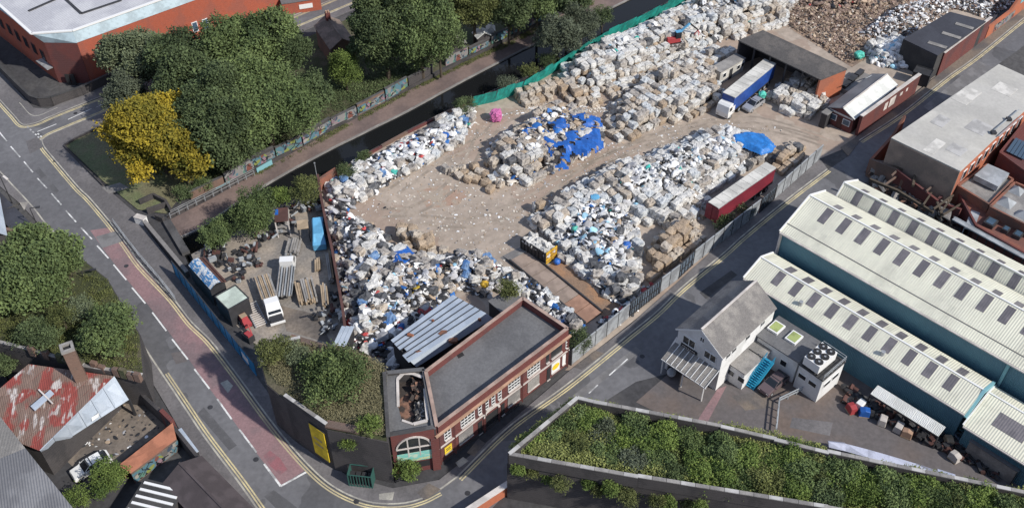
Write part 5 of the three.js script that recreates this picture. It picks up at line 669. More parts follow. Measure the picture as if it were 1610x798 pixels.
// ---- bottom left corner
{
  const A = P(44, 572, 6.2), B = P(179, 591, 5.6), C = P(61, 708, 5.2), D = P(-60, 660, 5.8), g = thing('tin_shed', 'big tin shed with a rusty red and white roof', 'shed', centre(A, B, C, D), 0.7);
  const n = 9; for (let i = 0; i < n; i++) { const a = i / n, b = (i + 0.97) / n; mb(0.2).slab(along(A, B, a), along(A, B, b), along(D, C, b), along(D, C, a), 0.09).build('roof_sheet', M.rustRoof, g); }
  const B2 = P(202, 628, 3.0), C2 = P(66, 716, 2.6); for (let i = 0; i < 6; i++) { const a = i / 6, b = (i + 0.975) / 6; mb().slab(along(B, C, a), along(B, C, b), along(B2, C2, b), along(B2, C2, a), 0.08).build('side_sheet', M.sheetBlue, g); }
  mb().prism([A, B, C, D].map((p) => { const c = centre(A, B, C, D); return [lerp(p.x, c.x, 0.05), lerp(p.z, c.z, 0.05)]; }), 0, 5).build('wall', M.brickBlack, g); for (const [q, s] of [[B2, 0.3], [C2, 0.3]]) mb().beam(q, flatP(q), 0.25).build('post', M.steelDark, g);
  { const q = [P(47, 638, 6.1), P(78, 612, 6.15), P(84, 618, 6.1), P(54, 645, 6.05)]; mb().slab(...q, 0.12).build('rooflight', M.sheetBlue, g); mb().beam(P(60, 612, 6.15), P(82, 634, 6.1), 0.16, 0.12).build('patch_strip', M.paleStone, g); }
  const E = P(143, 656, 3.6), F2 = P(154, 649, 4.0); mb().slab(E, F2, P(154, 655, 3.6), P(144, 662, 3.3), 0.14).build('pale_patch', M.whitePaint, g);
  const bs = thing('factory_roof', 'large grey corrugated factory roof cut by the lower left corner', 'building', flatP(P(40, 760)), 0), q0 = P(-90, 560, 6.5), q1 = P(0, 655, 6.5), q2 = P(125, 812, 6.5), q3 = P(-40, 860, 6.5), q4 = P(-140, 720, 6.5); mb().prism([q0, q1, q2, q3, q4].map(xz), 0, 6.2).build('wall', M.brickBlack, bs); const m1 = along(q1, q2, 0.33), m2 = along(q4, q3, 0.33); mb(0.45).prism([q0, q1, m1, m2, q4].map(xz), 6.202, 6.4).build('roof', M.asbestos, bs); mb(0.45).prism([m1, q2, q3, m2].map(xz), 6.202, 6.45).build('roof', M.sheetGrey, bs);
  // brick wall with a sloping orange back and painted face
  const w = thing('brick_outbuilding', 'lean-to with an orange brick slope and a graffiti covered front', 'outbuilding', flatP(P(240, 715)), 0.7), a = P(186, 731, 2.6), b = P(271, 664, 2.9), c = P(277, 690, 1.9), d = P(205, 744, 1.9);
  mb().slab(a, b, c, d, 0.3).build('brick_slope', M.slopeBrick, w); mb().wall(V(c.x, 0, c.z), V(d.x, 0, d.z), 0.2, 0, 1.9).build('front_wall', M.brickBrown, w); { const n = V(-(d.z - c.z), 0, d.x - c.x).normalize(); if (n.x < 0) n.negate(); mb().wall(flatP(c).addScaledVector(n, 0.12), flatP(d).addScaledVector(n, 0.12), 0.03, 0.15, 1.75).build('graffiti', M.graf[2], w); } mb().wall(flatP(a), flatP(b), 0.25, 0, 2.55).build('rear_wall', M.brickDark, w); mb().wall(P(262, 668, 0), P(279, 685, 0), 0.5, 0, 3).build('end_pier', M.brickDark, w);
  const k = rect4([303, 713, 312, 708, 284, 672, 277, 676], 2.2), st = thing('tin_lean_to', 'narrow pale tin lean-to against the pavement wall', 'lean-to', k.pos, k.yaw); mb().box(0, 1, 0, k.L, 2, k.W * 0.8).build('wall', M.steelDark, st, false); mb().box(0, 2.1, 0, k.L, 0.14, k.W).build('roof', M.sheetBlue, st, false);
  gable('tiled_building', 'dark brown tiled roof building on the lower left pavement edge', 'building', [330, 850, 420, 812, 312, 728, 262, 750], 3.2, 4.3, M.feltPlum, M.brickDark);
  const t = rect4([190, 812, 250, 838, 285, 775, 232, 748], 3), z = thing('striped_roof', 'black flat roof with white rib strips at the bottom left', 'building', t.pos, t.yaw); mb().box(0, 1.5, 0, t.L, 3, t.W).build('wall', M.brickBlack, z, false); mb().box(0, 3.07, 0, t.L + 0.2, 0.14, t.W + 0.2).build('roof', M.feltDark, z, false); for (let i = 0; i < 6; i++) mb().box(-t.L / 2 + (i + 0.5) * t.L / 6, 3.2, 0, 0.3, 0.12, t.W * 0.92).build('roof_rib', M.whitePaint, z, false);
  // pavement wall down the left side of the road
  const sw = thing('pavement_wall', 'soot black wall between the left pavement and the yard', 'wall', flatP(P(232, 640)), 0), wp = pts([222, 596, 232, 640, 262, 668, 300, 715, 320, 740]); for (let i = 0; i < wp.length - 1; i++) mb().wall(wp[i], wp[i + 1], 0.4, 0, 2.4).build('wall', M.brickBlack, sw);
  // left edge: blue curved roof and brick ruin
  const bl = thing('blue_roof_building', 'pale blue barrel roofed building at the left edge', 'building', flatP(P(-20, 370)), 0), o = P(14, 350, 0), dd = V(-0.45, 0, -0.89), nn = V(-0.89, 0, 0.45); const r5 = mb(); for (let i = 0; i < 8; i++) { const f = (k) => [8 * k / 8, 3.2 + 2.6 * Math.sin(Math.PI * k / 8)], [x0, y0] = f(i), [x1, y1] = f(i + 1), q = (x, y, s) => V(o.x + nn.x * x + dd.x * s, y, o.z + nn.z * x + dd.z * s); r5.slab(q(x0, y0, 4), q(x0, y0, -7), q(x1, y1, -7), q(x1, y1, 4), 0.1); } r5.build('roof', M.sheetBlue, bl); { const q = (x, s) => [o.x + nn.x * x + dd.x * s, o.z + nn.z * x + dd.z * s]; mb().prism([q(0.1, 3.9), q(0.1, -6.9), q(7.9, -6.9), q(7.9, 3.9)], 0, 3.1).build('wall', M.brickBlack, bl); }
  const ru = thing('brick_stump', 'broken orange brick wall stump above the trees at the left', 'wall', flatP(P(50, 385)), 0); for (const [q, h] of [[[20, 385, 72, 396], 3.2], [[72, 396, 78, 408], 3.0], [[50, 402, 72, 396], 2.0]]) mb().wall(P(q[0], q[1]), P(q[2], q[3]), 0.5, 0, h).build('wall', M.brickBrown, ru);
  const dk = rect4([60, 402, 82, 390, -10, 286, -50, 300], 2.6), yd = thing('dark_workshop', 'flat black roofed workshop beside the left pavement', 'building', dk.pos, dk.yaw); mb().box(0, 1.3, 0, dk.L, 2.6, dk.W * 0.9).build('wall', M.brickBlack, yd, false); mb().box(0, 2.68, 0, dk.L + 0.1, 0.14, dk.W * 0.92).build('roof', M.feltBlue, yd, false); { const p = P(26, 322, 3), m = mb(); m.tri(V(p.x - 1.4, 2.78, p.z + 0.6), V(p.x + 1.2, 2.78, p.z - 0.9), V(p.x + 0.5, 3.5, p.z)); m.tri(V(p.x + 1.2, 2.78, p.z - 0.9), V(p.x + 1.3, 2.78, p.z + 0.9), V(p.x + 0.5, 3.5, p.z)); m.build('roof_vent', M.asbestos, yd); }
  const bk = thing('brick_parapet', 'orange brick wall corner at the bottom edge below the viaduct', 'wall', flatP(P(775, 790)), 0); mb().wall(P(735, 815), P(800, 772), 0.6, 0, 1.6).build('wall', M.brickOrange, bk); mb().wall(P(735, 815), P(800, 772), 0.7, 1.602, 1.72).build('coping', M.paleStone, bk);
}

// ---------------------------------------------------------------- walls, fences, rails
const baseDir = (A, B) => V(B.x - A.x, 0, B.z - A.z).normalize();
{ // street fence of the waste yard
  const f = thing('yard_fence', 'long grey panel fence of the waste yard along the street', 'fence', flatP(P(1090, 415)), 0);
  const runs = [[898, 574, 988, 500, 'p'], [990, 498, 1036, 462, 'g'], [1037, 461, 1066, 439, 'p'], [1067, 438, 1088, 418, 'g'], [1089, 417, 1192, 336, 'p'], [1194, 335, 1216, 315, 'g'], [1217, 314, 1289, 250, 'p']];
  for (const [u0, v0, u1, v1, k] of runs) { const A = P(u0, v0), B = P(u1, v1), L = A.distanceTo(B), n = Math.max(1, Math.round(L / 2.4)), e = baseDir(A, B), nn = V(-e.z, 0, e.x);
    const m = k === 'p' ? M.fencePanel : M.gateBlue, r = rng(u0);
    for (let i = 0; i < n; i++) { const a = along(A, B, i / n + 0.006), b = along(A, B, (i + 1) / n - 0.006); mb().wall(a, b, 0.09, 0.1, 2.75 + (r() - 0.5) * 0.12).build(k === 'p' ? 'fence_panel' : 'gate_panel', m, f); mb().beam(along(A, B, i / n), along(A, B, i / n).setY(2.95), 0.14).build('post', M.steelDark, f);
      if (k === 'g') for (let j = 0; j < 4; j++) { const p = along(a, b, (j + 0.5) / 4).addScaledVector(nn, nn.x > 0 ? 0.09 : -0.09); mb().beam(V(p.x, 0.2, p.z), V(p.x, 2.7, p.z), 0.1).build('gate_bar', M.steelDark, f); } }
    mb().wall(A, B, 0.13, 2.78, 2.88).build('top_rail', k === 'p' ? M.galv : M.steelDark, f); if (k === 'g') { const s = nn.x > 0 ? 0.1 : -0.1; for (const y of [0.4, 1.5]) mb().beam(V(A.x + nn.x * s, y, A.z + nn.z * s), V(B.x + nn.x * s, y, B.z + nn.z * s), 0.1).build('gate_rail', M.steelDark, f); } }
}
{ // green debris netting beside the canal
  const f = thing('debris_netting', 'torn turquoise debris netting on poles along the canal edge of the yard', 'fence', flatP(P(880, 110)), 0), p = pts([742, 168, 778, 160, 818, 146, 850, 126, 884, 106, 918, 83, 950, 66, 980, 52, 1030, 27, 1075, 5, 1130, -26, 1190, -60]), r = rng(8);
  for (let i = 0; i < p.length - 1; i++) { const n = Math.max(1, Math.round(p[i].distanceTo(p[i + 1]) / 2)); for (let j = 0; j < n; j++) { const a = along(p[i], p[i + 1], j / n), b = along(p[i], p[i + 1], (j + 1) / n), m = mb(), s = 4, h0 = 2.6 + r() * 0.8, bl = (r() - 0.5) * 0.5, nn = baseDir(a, b); const q = (x, y) => { const c = along(a, b, x), o = bl * Math.sin(x * Math.PI) * Math.sin(y / 3 * Math.PI) - y * 0.36; return V(c.x + nn.z * o, y, c.z - nn.x * o); }; for (let x = 0; x < s; x++) for (let y = 0; y < 3; y++) { const k = (v) => h0 * v / 3; m.quad(q(x / s, k(y)), q((x + 1) / s, k(y)), q((x + 1) / s, k(y + 1)), q(x / s, k(y + 1))); } m.build('netting', M.meshGreen, f); mb().beam(a, V(a.x, 2.6, a.z), 0.1).build('post', M.steelDark, f); } }
}
{ // graffiti wall on the towpath, bay by bay
  const f = thing('towpath_wall', 'graffiti covered brick wall along the canal towpath', 'wall', flatP(P(560, 185)), 0), L = [[300, 314, 352, 289], [354, 288, 398, 262], [398, 262, 432, 246], [434, 245, 474, 226], [476, 225, 520, 199], [521, 198, 560, 179], [562, 178, 604, 156], [606, 155, 640, 136], [642, 135, 680, 114], [700, 103, 735, 87], [737, 86, 770, 70], [772, 69, 806, 53], [808, 52, 850, 31], [880, 16, 915, 0], [918, -2, 960, -24]];
  L.forEach((q, i) => { const A = P(q[0], q[1], 0), B = P(q[2], q[3], 0); const e = baseDir(A, B), n = V(-e.z, 0, e.x); if (n.z < 0) n.negate(); const h = 1.5 + ((i * 37) % 5) * 0.12; mb().wall(A, B, 0.3, -0.4, h).build('wall', i % 3 ? M.brickBlack : M.brickBrown, f); mb().wall(A, B, 0.4, h + 0.002, h + 0.1).build('coping', M.darkConc, f); if (i !== 0 && i !== 8) { const a = A.clone().addScaledVector(n, 0.17), b = B.clone().addScaledVector(n, 0.17); mb().wall(a, b, 0.025, -0.2, h * (0.75 + 0.2 * (i % 2))).build('graffiti', M.graf[i % 4], f); } });
  // blue and white painted low boards at the towpath foot
  [[340, 302, 362, 291], [404, 272, 428, 258], [453, 236, 478, 224]].forEach((q, i) => { const g = mb().wall(P(q[0], q[1], CT), P(q[2], q[3], CT), 0.12, CT, CT + 0.9).build('painted_board', [M.tealTrim, M.tealTrim, M.paleGreen][i]); tag(g, ['pale painted board low beside the towpath ramp rail', 'turquoise painted board low on the towpath verge', 'pale green painted board below the graffiti wall'][i], 'board'); });
  // ramp railing
  const rl = thing('ramp_railing', 'white double railing along the towpath ramp', 'railing', flatP(P(330, 310)), 0), p0 = P(268, 343, 0.1), p1 = P(400, 276, CT + 0.4); for (const [o, y] of [[0, 1.0], [0, 0.55], [0.5, 1.0]]) mb().beam(V(p0.x, p0.y + y, p0.z - o), V(p1.x, p1.y + y, p1.z - o), 0.07).build('rail', M.steel, rl); for (let i = 0; i <= 10; i++) { const a = along(p0, p1, i / 10); mb().beam(a, a.clone().setY(a.y + 1.0), 0.09).build('post', M.galv, rl); }
  
  // pedestrian guard rail on the kerb
  const gr = thing('guard_rail', 'thin grey pedestrian guard rail along the kerb by the canal bridge', 'railing', flatP(P(230, 410)), 0), q = pts([179, 352, 200, 380, 222, 408, 250, 440, 277, 474], 0.13); for (let i = 0; i < q.length - 1; i++) { for (const y of [1.05, 0.6, 0.2]) mb().beam(q[i].clone().setY(y + 0.13), q[i + 1].clone().setY(y + 0.13), 0.07).build('rail', M.galv, gr); for (let j = 0; j < 3; j++) { const a = along(q[i], q[i + 1], j / 3); mb().beam(a, a.clone().setY(1.2), 0.07).build('post', M.galv, gr); } }
  // bridge parapet over the canal and the white service cabinet
  const bp = thing('bridge_parapet', 'grey concrete canal bridge parapet beside the pavement', 'parapet', flatP(P(262, 398)), 0); { const A = P(226, 352, 0), B = P(296, 436, 0); mb().wall(A, B, 0.45, -2.4, 1.05).build('wall', M.brickBlack, bp); mb().wall(A, B, 0.56, 1.052, 1.2).build('coping', M.concrete, bp); const C = P(262, 352, -0.1), D = P(296, 402, -0.1); mb().beam(P(262, 348, 0.3), P(292, 398, 0.3), 1.1, 0.5).build('pipe_cover', M.darkConc, bp); }
  const cb = rect4([213, 338, 221, 350, 226, 344, 219, 333], 1.3), cab = thing('service_cabinet', 'white roadside service cabinet at the end of the bridge parapet', 'cabinet', cb.pos, cb.yaw); mb().box(0, 0.75, 0, cb.L, 1.2, cb.W).build('body', M.whitePaint, cab, false); mb().box(0, 1.38, 0, cb.L + 0.1, 0.06, cb.W + 0.1).build('lid', M.paleStone, cab, false); mb().box(0, 0.15, 0, cb.L * 0.9, 0.3, cb.W * 0.9).build('base', M.concrete, cab, false);
  // dark low works beside the ramp
  const dd = thing('garden_wall', 'low dark brick planters between the verge and the towpath ramp', 'wall', flatP(P(245, 330)), 0); for (const a of [[220, 322, 242, 312], [242, 312, 262, 322], [232, 336, 262, 326], [262, 322, 270, 336], [246, 345, 258, 350]]) mb().wall(P(a[0], a[1]), P(a[2], a[3]), 0.35, 0, 1.0).build('wall', M.brickBlack, dd);
}
{ // rusty dividing wall between the timber yard and the waste yard
  const f = thing('dividing_wall', 'rust red steel wall between the timber yard and the waste heaps', 'wall', flatP(P(525, 410)), 0), p = pts([503, 296, 508, 330, 517, 375, 526, 415, 534, 460, 542, 505, 547, 545]); for (let i = 0; i < p.length - 1; i++) { const n = Math.max(1, Math.round(p[i].distanceTo(p[i + 1]) / 2)); for (let j = 0; j < n; j++) { const a = along(p[i], p[i + 1], j / n + 0.005), b = along(p[i], p[i + 1], (j + 1) / n - 0.005); mb().wall(a, b, 0.14, 0, 2.5).build('wall_panel', j % 3 ? M.rustDark : M.brickDark, f); mb().beam(along(p[i], p[i + 1], j / n), along(p[i], p[i + 1], j / n).setY(2.7), 0.24).build('post', M.rustDark, f); } mb().wall(p[i], p[i + 1], 0.36, 2.502, 2.72).build('top_beam', M.rustDark, f); }
  const q = thing('canal_wall', 'orange brick wall corner on the canal edge of the waste yard', 'wall', flatP(P(520, 288)), 0); mb().wall(P(503, 298), P(530, 280), 0.5, -0.8, 2.0).build('wall', M.brickWorn, q); mb().wall(P(530, 280), P(560, 256), 0.5, -0.8, 0.6).build('wall', M.brickBrown, q);
  const l = thing('canal_wall', 'low broken brick wall along the canal below the white bag heap', 'wall', flatP(P(640, 212)), 0), lp = pts([560, 254, 600, 232, 640, 210, 680, 190, 720, 170, 748, 160]); for (let i = 0; i < lp.length - 1; i++) mb().wall(lp[i], lp[i + 1], 0.4, 0, 0.35 + (i % 2) * 0.15).build('wall', i % 2 ? M.brickBrown : M.brickDark, l);
}
{ // blue hoarding of the timber yard
  const f = thing('blue_hoarding', 'deep blue corrugated hoarding along the timber yard pavement', 'fence', flatP(P(340, 515)), 0), A = P(276, 432), B = P(404, 592), L = A.distanceTo(B), n = Math.round(L / 2); for (let i = 0; i < n; i++) { mb().wall(along(A, B, i / n + 0.004), along(A, B, (i + 1) / n - 0.004), 0.1, 0.1, 2.6 + (i % 3) * 0.04).build('panel', M.blueHoard, f); mb().beam(along(A, B, i / n), along(A, B, i / n).setY(2.7), 0.13).build('post', M.steelDark, f); } mb().wall(A, B, 0.14, 2.7, 2.76).build('capping', M.steelDark, f);
  const s = along(A, B, 0.86), t = along(A, B, 0.93), n2 = V(-(B.z - A.z), 0, B.x - A.x).normalize(); if (n2.x > 0) n2.negate(); mb().wall(s.addScaledVector(n2, 0.09), t.addScaledVector(n2, 0.09), 0.04, 0.9, 1.9).build('notice', M.whitePaint, f);
}
{ // street lamps on the left pavement, a pole by the canal wall corner
  for (const [a, b, c, d, h, lab] of [[46, 327, 61, 325, 6.5, 'dark street lamp on the left pavement beside the flat black workshop roof'], [127, 426, 149, 423, 6.5, 'dark street lamp on the left pavement beside the overgrown viaduct stump'], [-4, 270, 10, 281, 6, 'pale headed street lamp at the left edge by the side road']]) { const A = P(a, b, h), B = P(c, d, h), g = thing('street_lamp', lab, 'street lamp', flatP(A), 0); mb().cyl(flatP(A, 0), A, 0.09, 0.06).build('post', M.steelDark, g); mb().beam(A, B, 0.09).build('arm', M.steelDark, g); mb().beam(along(A, B, 0.6), along(A, B, 1.05), 0.32, 0.14).build('lamp_head', c < 20 ? M.paleStone : M.steelDark, g); }
  const p = P(499, 284), g = thing('pole', 'thin grey pole at the canal corner of the dividing wall', 'pole', p, 0); mb().cyl(V(0, 0, 0), V(0, 3.4, 0), 0.06, 0.05).build('shaft', M.galv, g, false); mb().box(0, 3.45, 0, 0.2, 0.12, 0.2).build('cap', M.galv, g, false);
}

// ---------------------------------------------------------------- vehicles and yard gear
function wheel(g, x, y, z, r, w = 0.25) { const t = mb().cyl(V(x, y, z - w / 2), V(x, y, z + w / 2), r, r, 16).build('wheel', M.tyre, g, false); mb().cyl(V(x, y, z - w / 2 - 0.01), V(x, y, z + w / 2 + 0.01), r * 0.55, r * 0.55, 12).build('rim', M.galv, t, false); }
// body from a side profile [[x, y]...], width w, roof narrowing
function shell(prof, w, top = 0.86, bev = 0.06) { const sh = new THREE.Shape(prof.map((p) => new THREE.Vector2(p[0], p[1]))); const g = new THREE.ExtrudeGeometry(sh, { depth: w - bev * 2, bevelEnabled: true, bevelThickness: bev, bevelSize: bev, bevelSegments: 2 }); g.translate(0, 0, -w / 2 + bev); const ys = prof.map((p) => p[1]), y0 = Math.min(...ys), y1 = Math.max(...ys), a = g.attributes.position; for (let i = 0; i < a.count; i++) { const k = clamp((a.getY(i) - y0 - (y1 - y0) * 0.45) / ((y1 - y0) * 0.55)); a.setZ(i, a.getZ(i) * lerp(1, top, k)); } return g; }
function car(name, label, cat, pos, yaw, paint, len = 4.2) { // faces +x
  const k = len / 4.2, g = thing(name, label, cat, pos, yaw);
  mb().geo(shell([[-2.05, 0.35], [2.0, 0.35], [2.08, 0.55], [1.98, 0.78], [1.05, 0.95], [0.9, 0.97], [-1.9, 0.98], [-2.08, 0.85]].map((p) => [p[0] * k, p[1]]), 1.72, 0.95)).build('body', paint, g, false);
  mb().geo(shell([[-1.95, 0.95], [1.0, 0.95], [0.3, 1.4], [-0.1, 1.46], [-1.3, 1.44], [-1.75, 1.25]].map((p) => [p[0] * k, p[1]]), 1.6, 0.82, 0.05)).build('window', M.glass, g, false);
  mb().geo(shell([[-1.4, 1.43], [0.25, 1.42], [0.1, 1.48], [-0.6, 1.5], [-1.25, 1.48]].map((p) => [p[0] * k, p[1]]), 1.34, 0.95, 0.02)).build('roof', paint, g, false);
  for (const s of [-1, 1]) { mb().beam(V(1.0 * k, 0.97, s * 0.8), V(0.28 * k, 1.43, s * 0.67), 0.07).beam(V(-1.95 * k, 0.98, s * 0.8), V(-1.5 * k, 1.43, s * 0.66), 0.1).beam(V(-0.45 * k, 0.98, s * 0.81), V(-0.45 * k, 1.44, s * 0.67), 0.08).build('pillar', paint, g, false); wheel(g, 1.3 * k, 0.31, s * 0.76, 0.31, 0.2); wheel(g, -1.3 * k, 0.31, s * 0.76, 0.31, 0.2); mb().box(2.03 * k, 0.68, s * 0.6, 0.1, 0.14, 0.3).build('headlight', M.whitePaint, g, false); mb().box(-2.06 * k, 0.78, s * 0.62, 0.08, 0.16, 0.24).build('tail_light', M.red, g, false); mb().box(0.75 * k, 1.02, s * 0.93, 0.12, 0.12, 0.16).build('mirror', paint, g, false); }
  return g;
}
const heading = (a, b) => Math.atan2(-(b.z - a.z), b.x - a.x);
{ const a = P(1197, 157, 0.4), b = P(1172, 174, 0.4); car('parked_car', 'silver hatchback parked beside the blue sided trailer', 'car', flatP(along(a, b, 0.5)), heading(a, b), M.carSilver, 4.4); }
{ const a = P(1228, 594, 0.4), b = P(1204, 614, 0.4); car('parked_car', 'dusty maroon car parked below the blue outside stair', 'car', flatP(along(a, b, 0.5)), heading(a, b), M.carMaroon, 4.3); }
{ const a = P(164, 722, 0.4), b = P(122, 746, 0.4); car('parked_car', 'white car parked against the orange brick lean-to', 'car', flatP(along(a, b, 0.5)), heading(a, b), M.carWhite, 4.4); }
// articulated lorry with blue sided trailer
function trailer(name, label, q, side, top, h) {
  const g = thing(name, label, 'trailer', q.pos, q.yaw), L = q.L, W = q.W;
  mb().box(0, (h + 1.1) / 2, 0, L, h - 1.1 - 0.08, W).build('body', side, g, false); mb().box(0, h - 0.02, 0, L + 0.04, 0.09, W + 0.04).build('roof', top, g, false);
  for (const s of [-1, 1]) { mb().box(0, h - 0.12, s * (W / 2 + 0.02), L, 0.16, 0.06).build('top_rail', M.galv, g, false); mb().box(0, 1.12, s * (W / 2 + 0.02), L, 0.16, 0.05).build('side_rail', M.steelDark, g, false); for (const x of [L * 0.2, L * 0.3, L * 0.4]) wheel(g, x, 0.5, s * (W / 2 - 0.2), 0.5, 0.36); }
  for (let i = 1; i < 9; i++) mb().box(-L / 2 + L * i / 9, h + 0.045, 0, 0.06, 0.05, W * 0.96).build('roof_bow', top, g, false);
  mb().box(0, 0.95, 0, L * 0.95, 0.22, 0.9).build('chassis', M.steelDark, g, false); mb().box(-L * 0.28, 0.45, 0, 0.16, 0.9, 1.6).build('landing_leg', M.steelDark, g, false);
  return g;
}
{ const q = rect4([1138, 144, 1155, 154, 1220, 100, 1203, 92], 4); trailer('box_trailer', 'grey topped trailer with deep blue sides backed into the open shed', q, M.trailerBlue, M.trailerTop, 4);
  const g = thing('tractor_unit', 'white lorry cab under the front of the blue sided trailer', 'lorry', V(q.pos.x - q.d.x * (q.L / 2 + 0.2), 0, q.pos.z - q.d.z * (q.L / 2 + 0.2)), q.yaw + Math.PI);
  mb().geo(shell([[-0.9, 0.9], [1.05, 0.5], [1.15, 1.4], [0.95, 2.5], [0.6, 2.75], [-0.9, 2.75]], 2.35, 0.95)).build('cab', M.carWhite, g, false); mb().slab(V(1.12, 1.55, -1), V(1.12, 1.55, 1), V(0.97, 2.4, 0.95), V(0.97, 2.4, -0.95), 0.05).build('windscreen', M.glass, g, false); mb().box(-1.6, 0.8, 0, 3.4, 0.3, 0.9).build('chassis', M.steelDark, g, false); for (const s of [-1, 1]) { wheel(g, 0.3, 0.5, s * 1.0, 0.5, 0.34); wheel(g, -2.4, 0.5, s * 1.0, 0.5, 0.4); mb().box(0.5, 2, s * 1.2, 0.7, 0.6, 0.05).build('side_window', M.glass, g, false); mb().box(1.1, 0.75, s * 0.85, 0.1, 0.2, 0.4).build('headlight', M.paleStone, g, false); } }
{ const q = rect4([1113, 319, 1131, 325, 1221, 264, 1204, 254], 4); const g = trailer('box_trailer', 'pale topped trailer with dark red sides behind the street fence', q, M.trailerRed, M.trailerTop, 4); for (const z of [-0.6, 0.6]) mb().box(-q.L / 2 - 0.03, 2.5, z, 0.06, 2.5, 1.1).build('door', M.trailerRed, g, false); }
// portable cabin
{ const q = rect4([1121, 105, 1132, 114, 1171, 92, 1159, 83], 2.7), g = thing('portable_cabin', 'dirty cream portable cabin in the lee of the open shed', 'cabin', q.pos, q.yaw); mb().box(0, 1.35, 0, q.L, 2.5, q.W).build('wall', M.trailerTop, g, false); mb().box(0, 2.66, 0, q.L + 0.2, 0.14, q.W + 0.2).build('roof', M.concrete, g, false); for (const x of [-q.L * 0.32, q.L * 0.25, q.L * 0.42]) { const f = mb().box(x, 1.6, q.W / 2 + 0.03, 0.95, 0.9, 0.06).build('window', M.whitePaint, g, false); mb().box(x, 1.6, q.W / 2 + 0.07, 0.75, 0.7, 0.04).build('pane', M.glass, f, false); } mb().box(-q.L * 0.05, 1.1, q.W / 2 + 0.03, 0.85, 2, 0.06).build('door', M.steelDark, g, false); }
// roll-on skip with yellow end doors
{ const q = rect4([857, 398, 877, 388, 838, 362, 818, 374], 2.2), g = thing('waste_container', 'black roll-on waste container with bright yellow end doors', 'container', q.pos, q.yaw), L = q.L, W = q.W; mb().box(0, 0.25, 0, L, 0.3, W).build('floor', M.steelDark, g, false); for (const s of [-1, 1]) { mb().box(0, 1.3, s * (W / 2 - 0.05), L, 1.9, 0.1).build('side', M.steelDark, g, false); for (let i = 0; i <= 7; i++) mb().box(-L / 2 + L * i / 7, 1.3, s * (W / 2 + 0.05), 0.1, 1.9, 0.1).build('rib', M.black, g, false); mb().box(-L / 2 - 0.03, 1.3, s * W / 4, 0.1, 2.1, W / 2 - 0.06).build('door', M.yellow, g, false); for (const y of [0.7, 1.3, 1.9]) mb().box(-L / 2 - 0.1, y, s * W / 4, 0.05, 0.08, W / 2 - 0.1).build('door_bar', M.rust, g, false); } mb().box(L / 2 - 0.05, 1.3, 0, 0.1, 1.9, W - 0.2).build('front', M.steelDark, g, false);
  M.skipF = { q, g }; }
// lorry with flat bed: faces +x
function flatbed(label, a, b, cabM, load, bonnet) { const L = a.distanceTo(b), g = thing('flatbed_lorry', label, 'lorry', flatP(along(a, b, 0.5)), heading(a, b)), h = L / 2;
  mb().box(-1.0, 0.75, 0, L - 2, 0.22, 0.9).build('chassis', M.steelDark, g, false); mb().box(-1.0, 1.0, 0, L - 2.2, 0.14, 2.1).build('bed', M.woodGrey, g, false); for (const s of [-1, 1]) mb().box(-1.0, 1.18, s * 1.05, L - 2.2, 0.25, 0.06).build('side_board', M.galv, g, false);
  mb().geo(shell([[h - 2.0, 0.55], [h - 0.15, 0.55], [h, 0.9], [h - 0.1, 1.25], [h - 1.05, 2.15], [h - 1.25, 2.25], [h - 2.2, 2.25]], 2.05, 0.9)).build('cab', cabM, g, false); mb().slab(V(h - 0.1, 1.34, -0.86), V(h - 0.1, 1.34, 0.86), V(h - 1.0, 2.17, 0.76), V(h - 1.0, 2.17, -0.76), 0.06).build('windscreen', M.glass, g, false); for (const s of [-1, 1]) { mb().box(h - 1.1, 1.65, s * 0.98, 0.9, 0.6, 0.05).build('side_window', M.glass, g, false); wheel(g, h - 1.0, 0.42, s * 0.88, 0.42); wheel(g, -h + 1.6, 0.42, s * 0.88, 0.42); mb().box(h - 0.02, 0.95, s * 0.7, 0.08, 0.2, 0.3).build('headlight', M.whitePaint, g, false); } mb().box(h + 0.02, 0.62, 0, 0.12, 0.22, 1.9).build('bumper', bonnet, g, false);
  return { g, h }; }
{ const f = flatbed('white flatbed lorry carrying tan planks in the timber yard', P(412, 437, 1), P(433, 496, 1), M.carWhite, null, M.whitePaint); mb().box(f.h + 0.55, 0.85, 0, 1.1, 0.6, 1.7).build('bonnet', M.steelDark, f.g, false); mb().box(f.h + 1.15, 0.75, 0, 0.14, 0.34, 1.95).build('front_bumper', M.whitePaint, f.g, false); const r = rng(3); for (let i = 0; i < 8; i++) mb().box(-1.2, 1.28 + (i % 2) * 0.16, -0.9 + i * 0.26, 5.4 + r() * 0.5, 0.16, 0.2).build('plank', i % 3 ? M.wood : M.woodGrey, f.g, false); }
{ const f = flatbed('white cabbed flatbed lorry with grey beams on its bed', P(446, 466, 1), P(453, 404, 1), M.carWhite, null, M.steelDark); const r = rng(4); for (let i = 0; i < 6; i++) mb().box(-1.3, 1.3 + (i % 2) * 0.15, -0.9 + i * 0.34, 5.4 + r(), 0.2, 0.18).build('beam', i % 2 ? M.galv : M.woodGrey, f.g, false); }
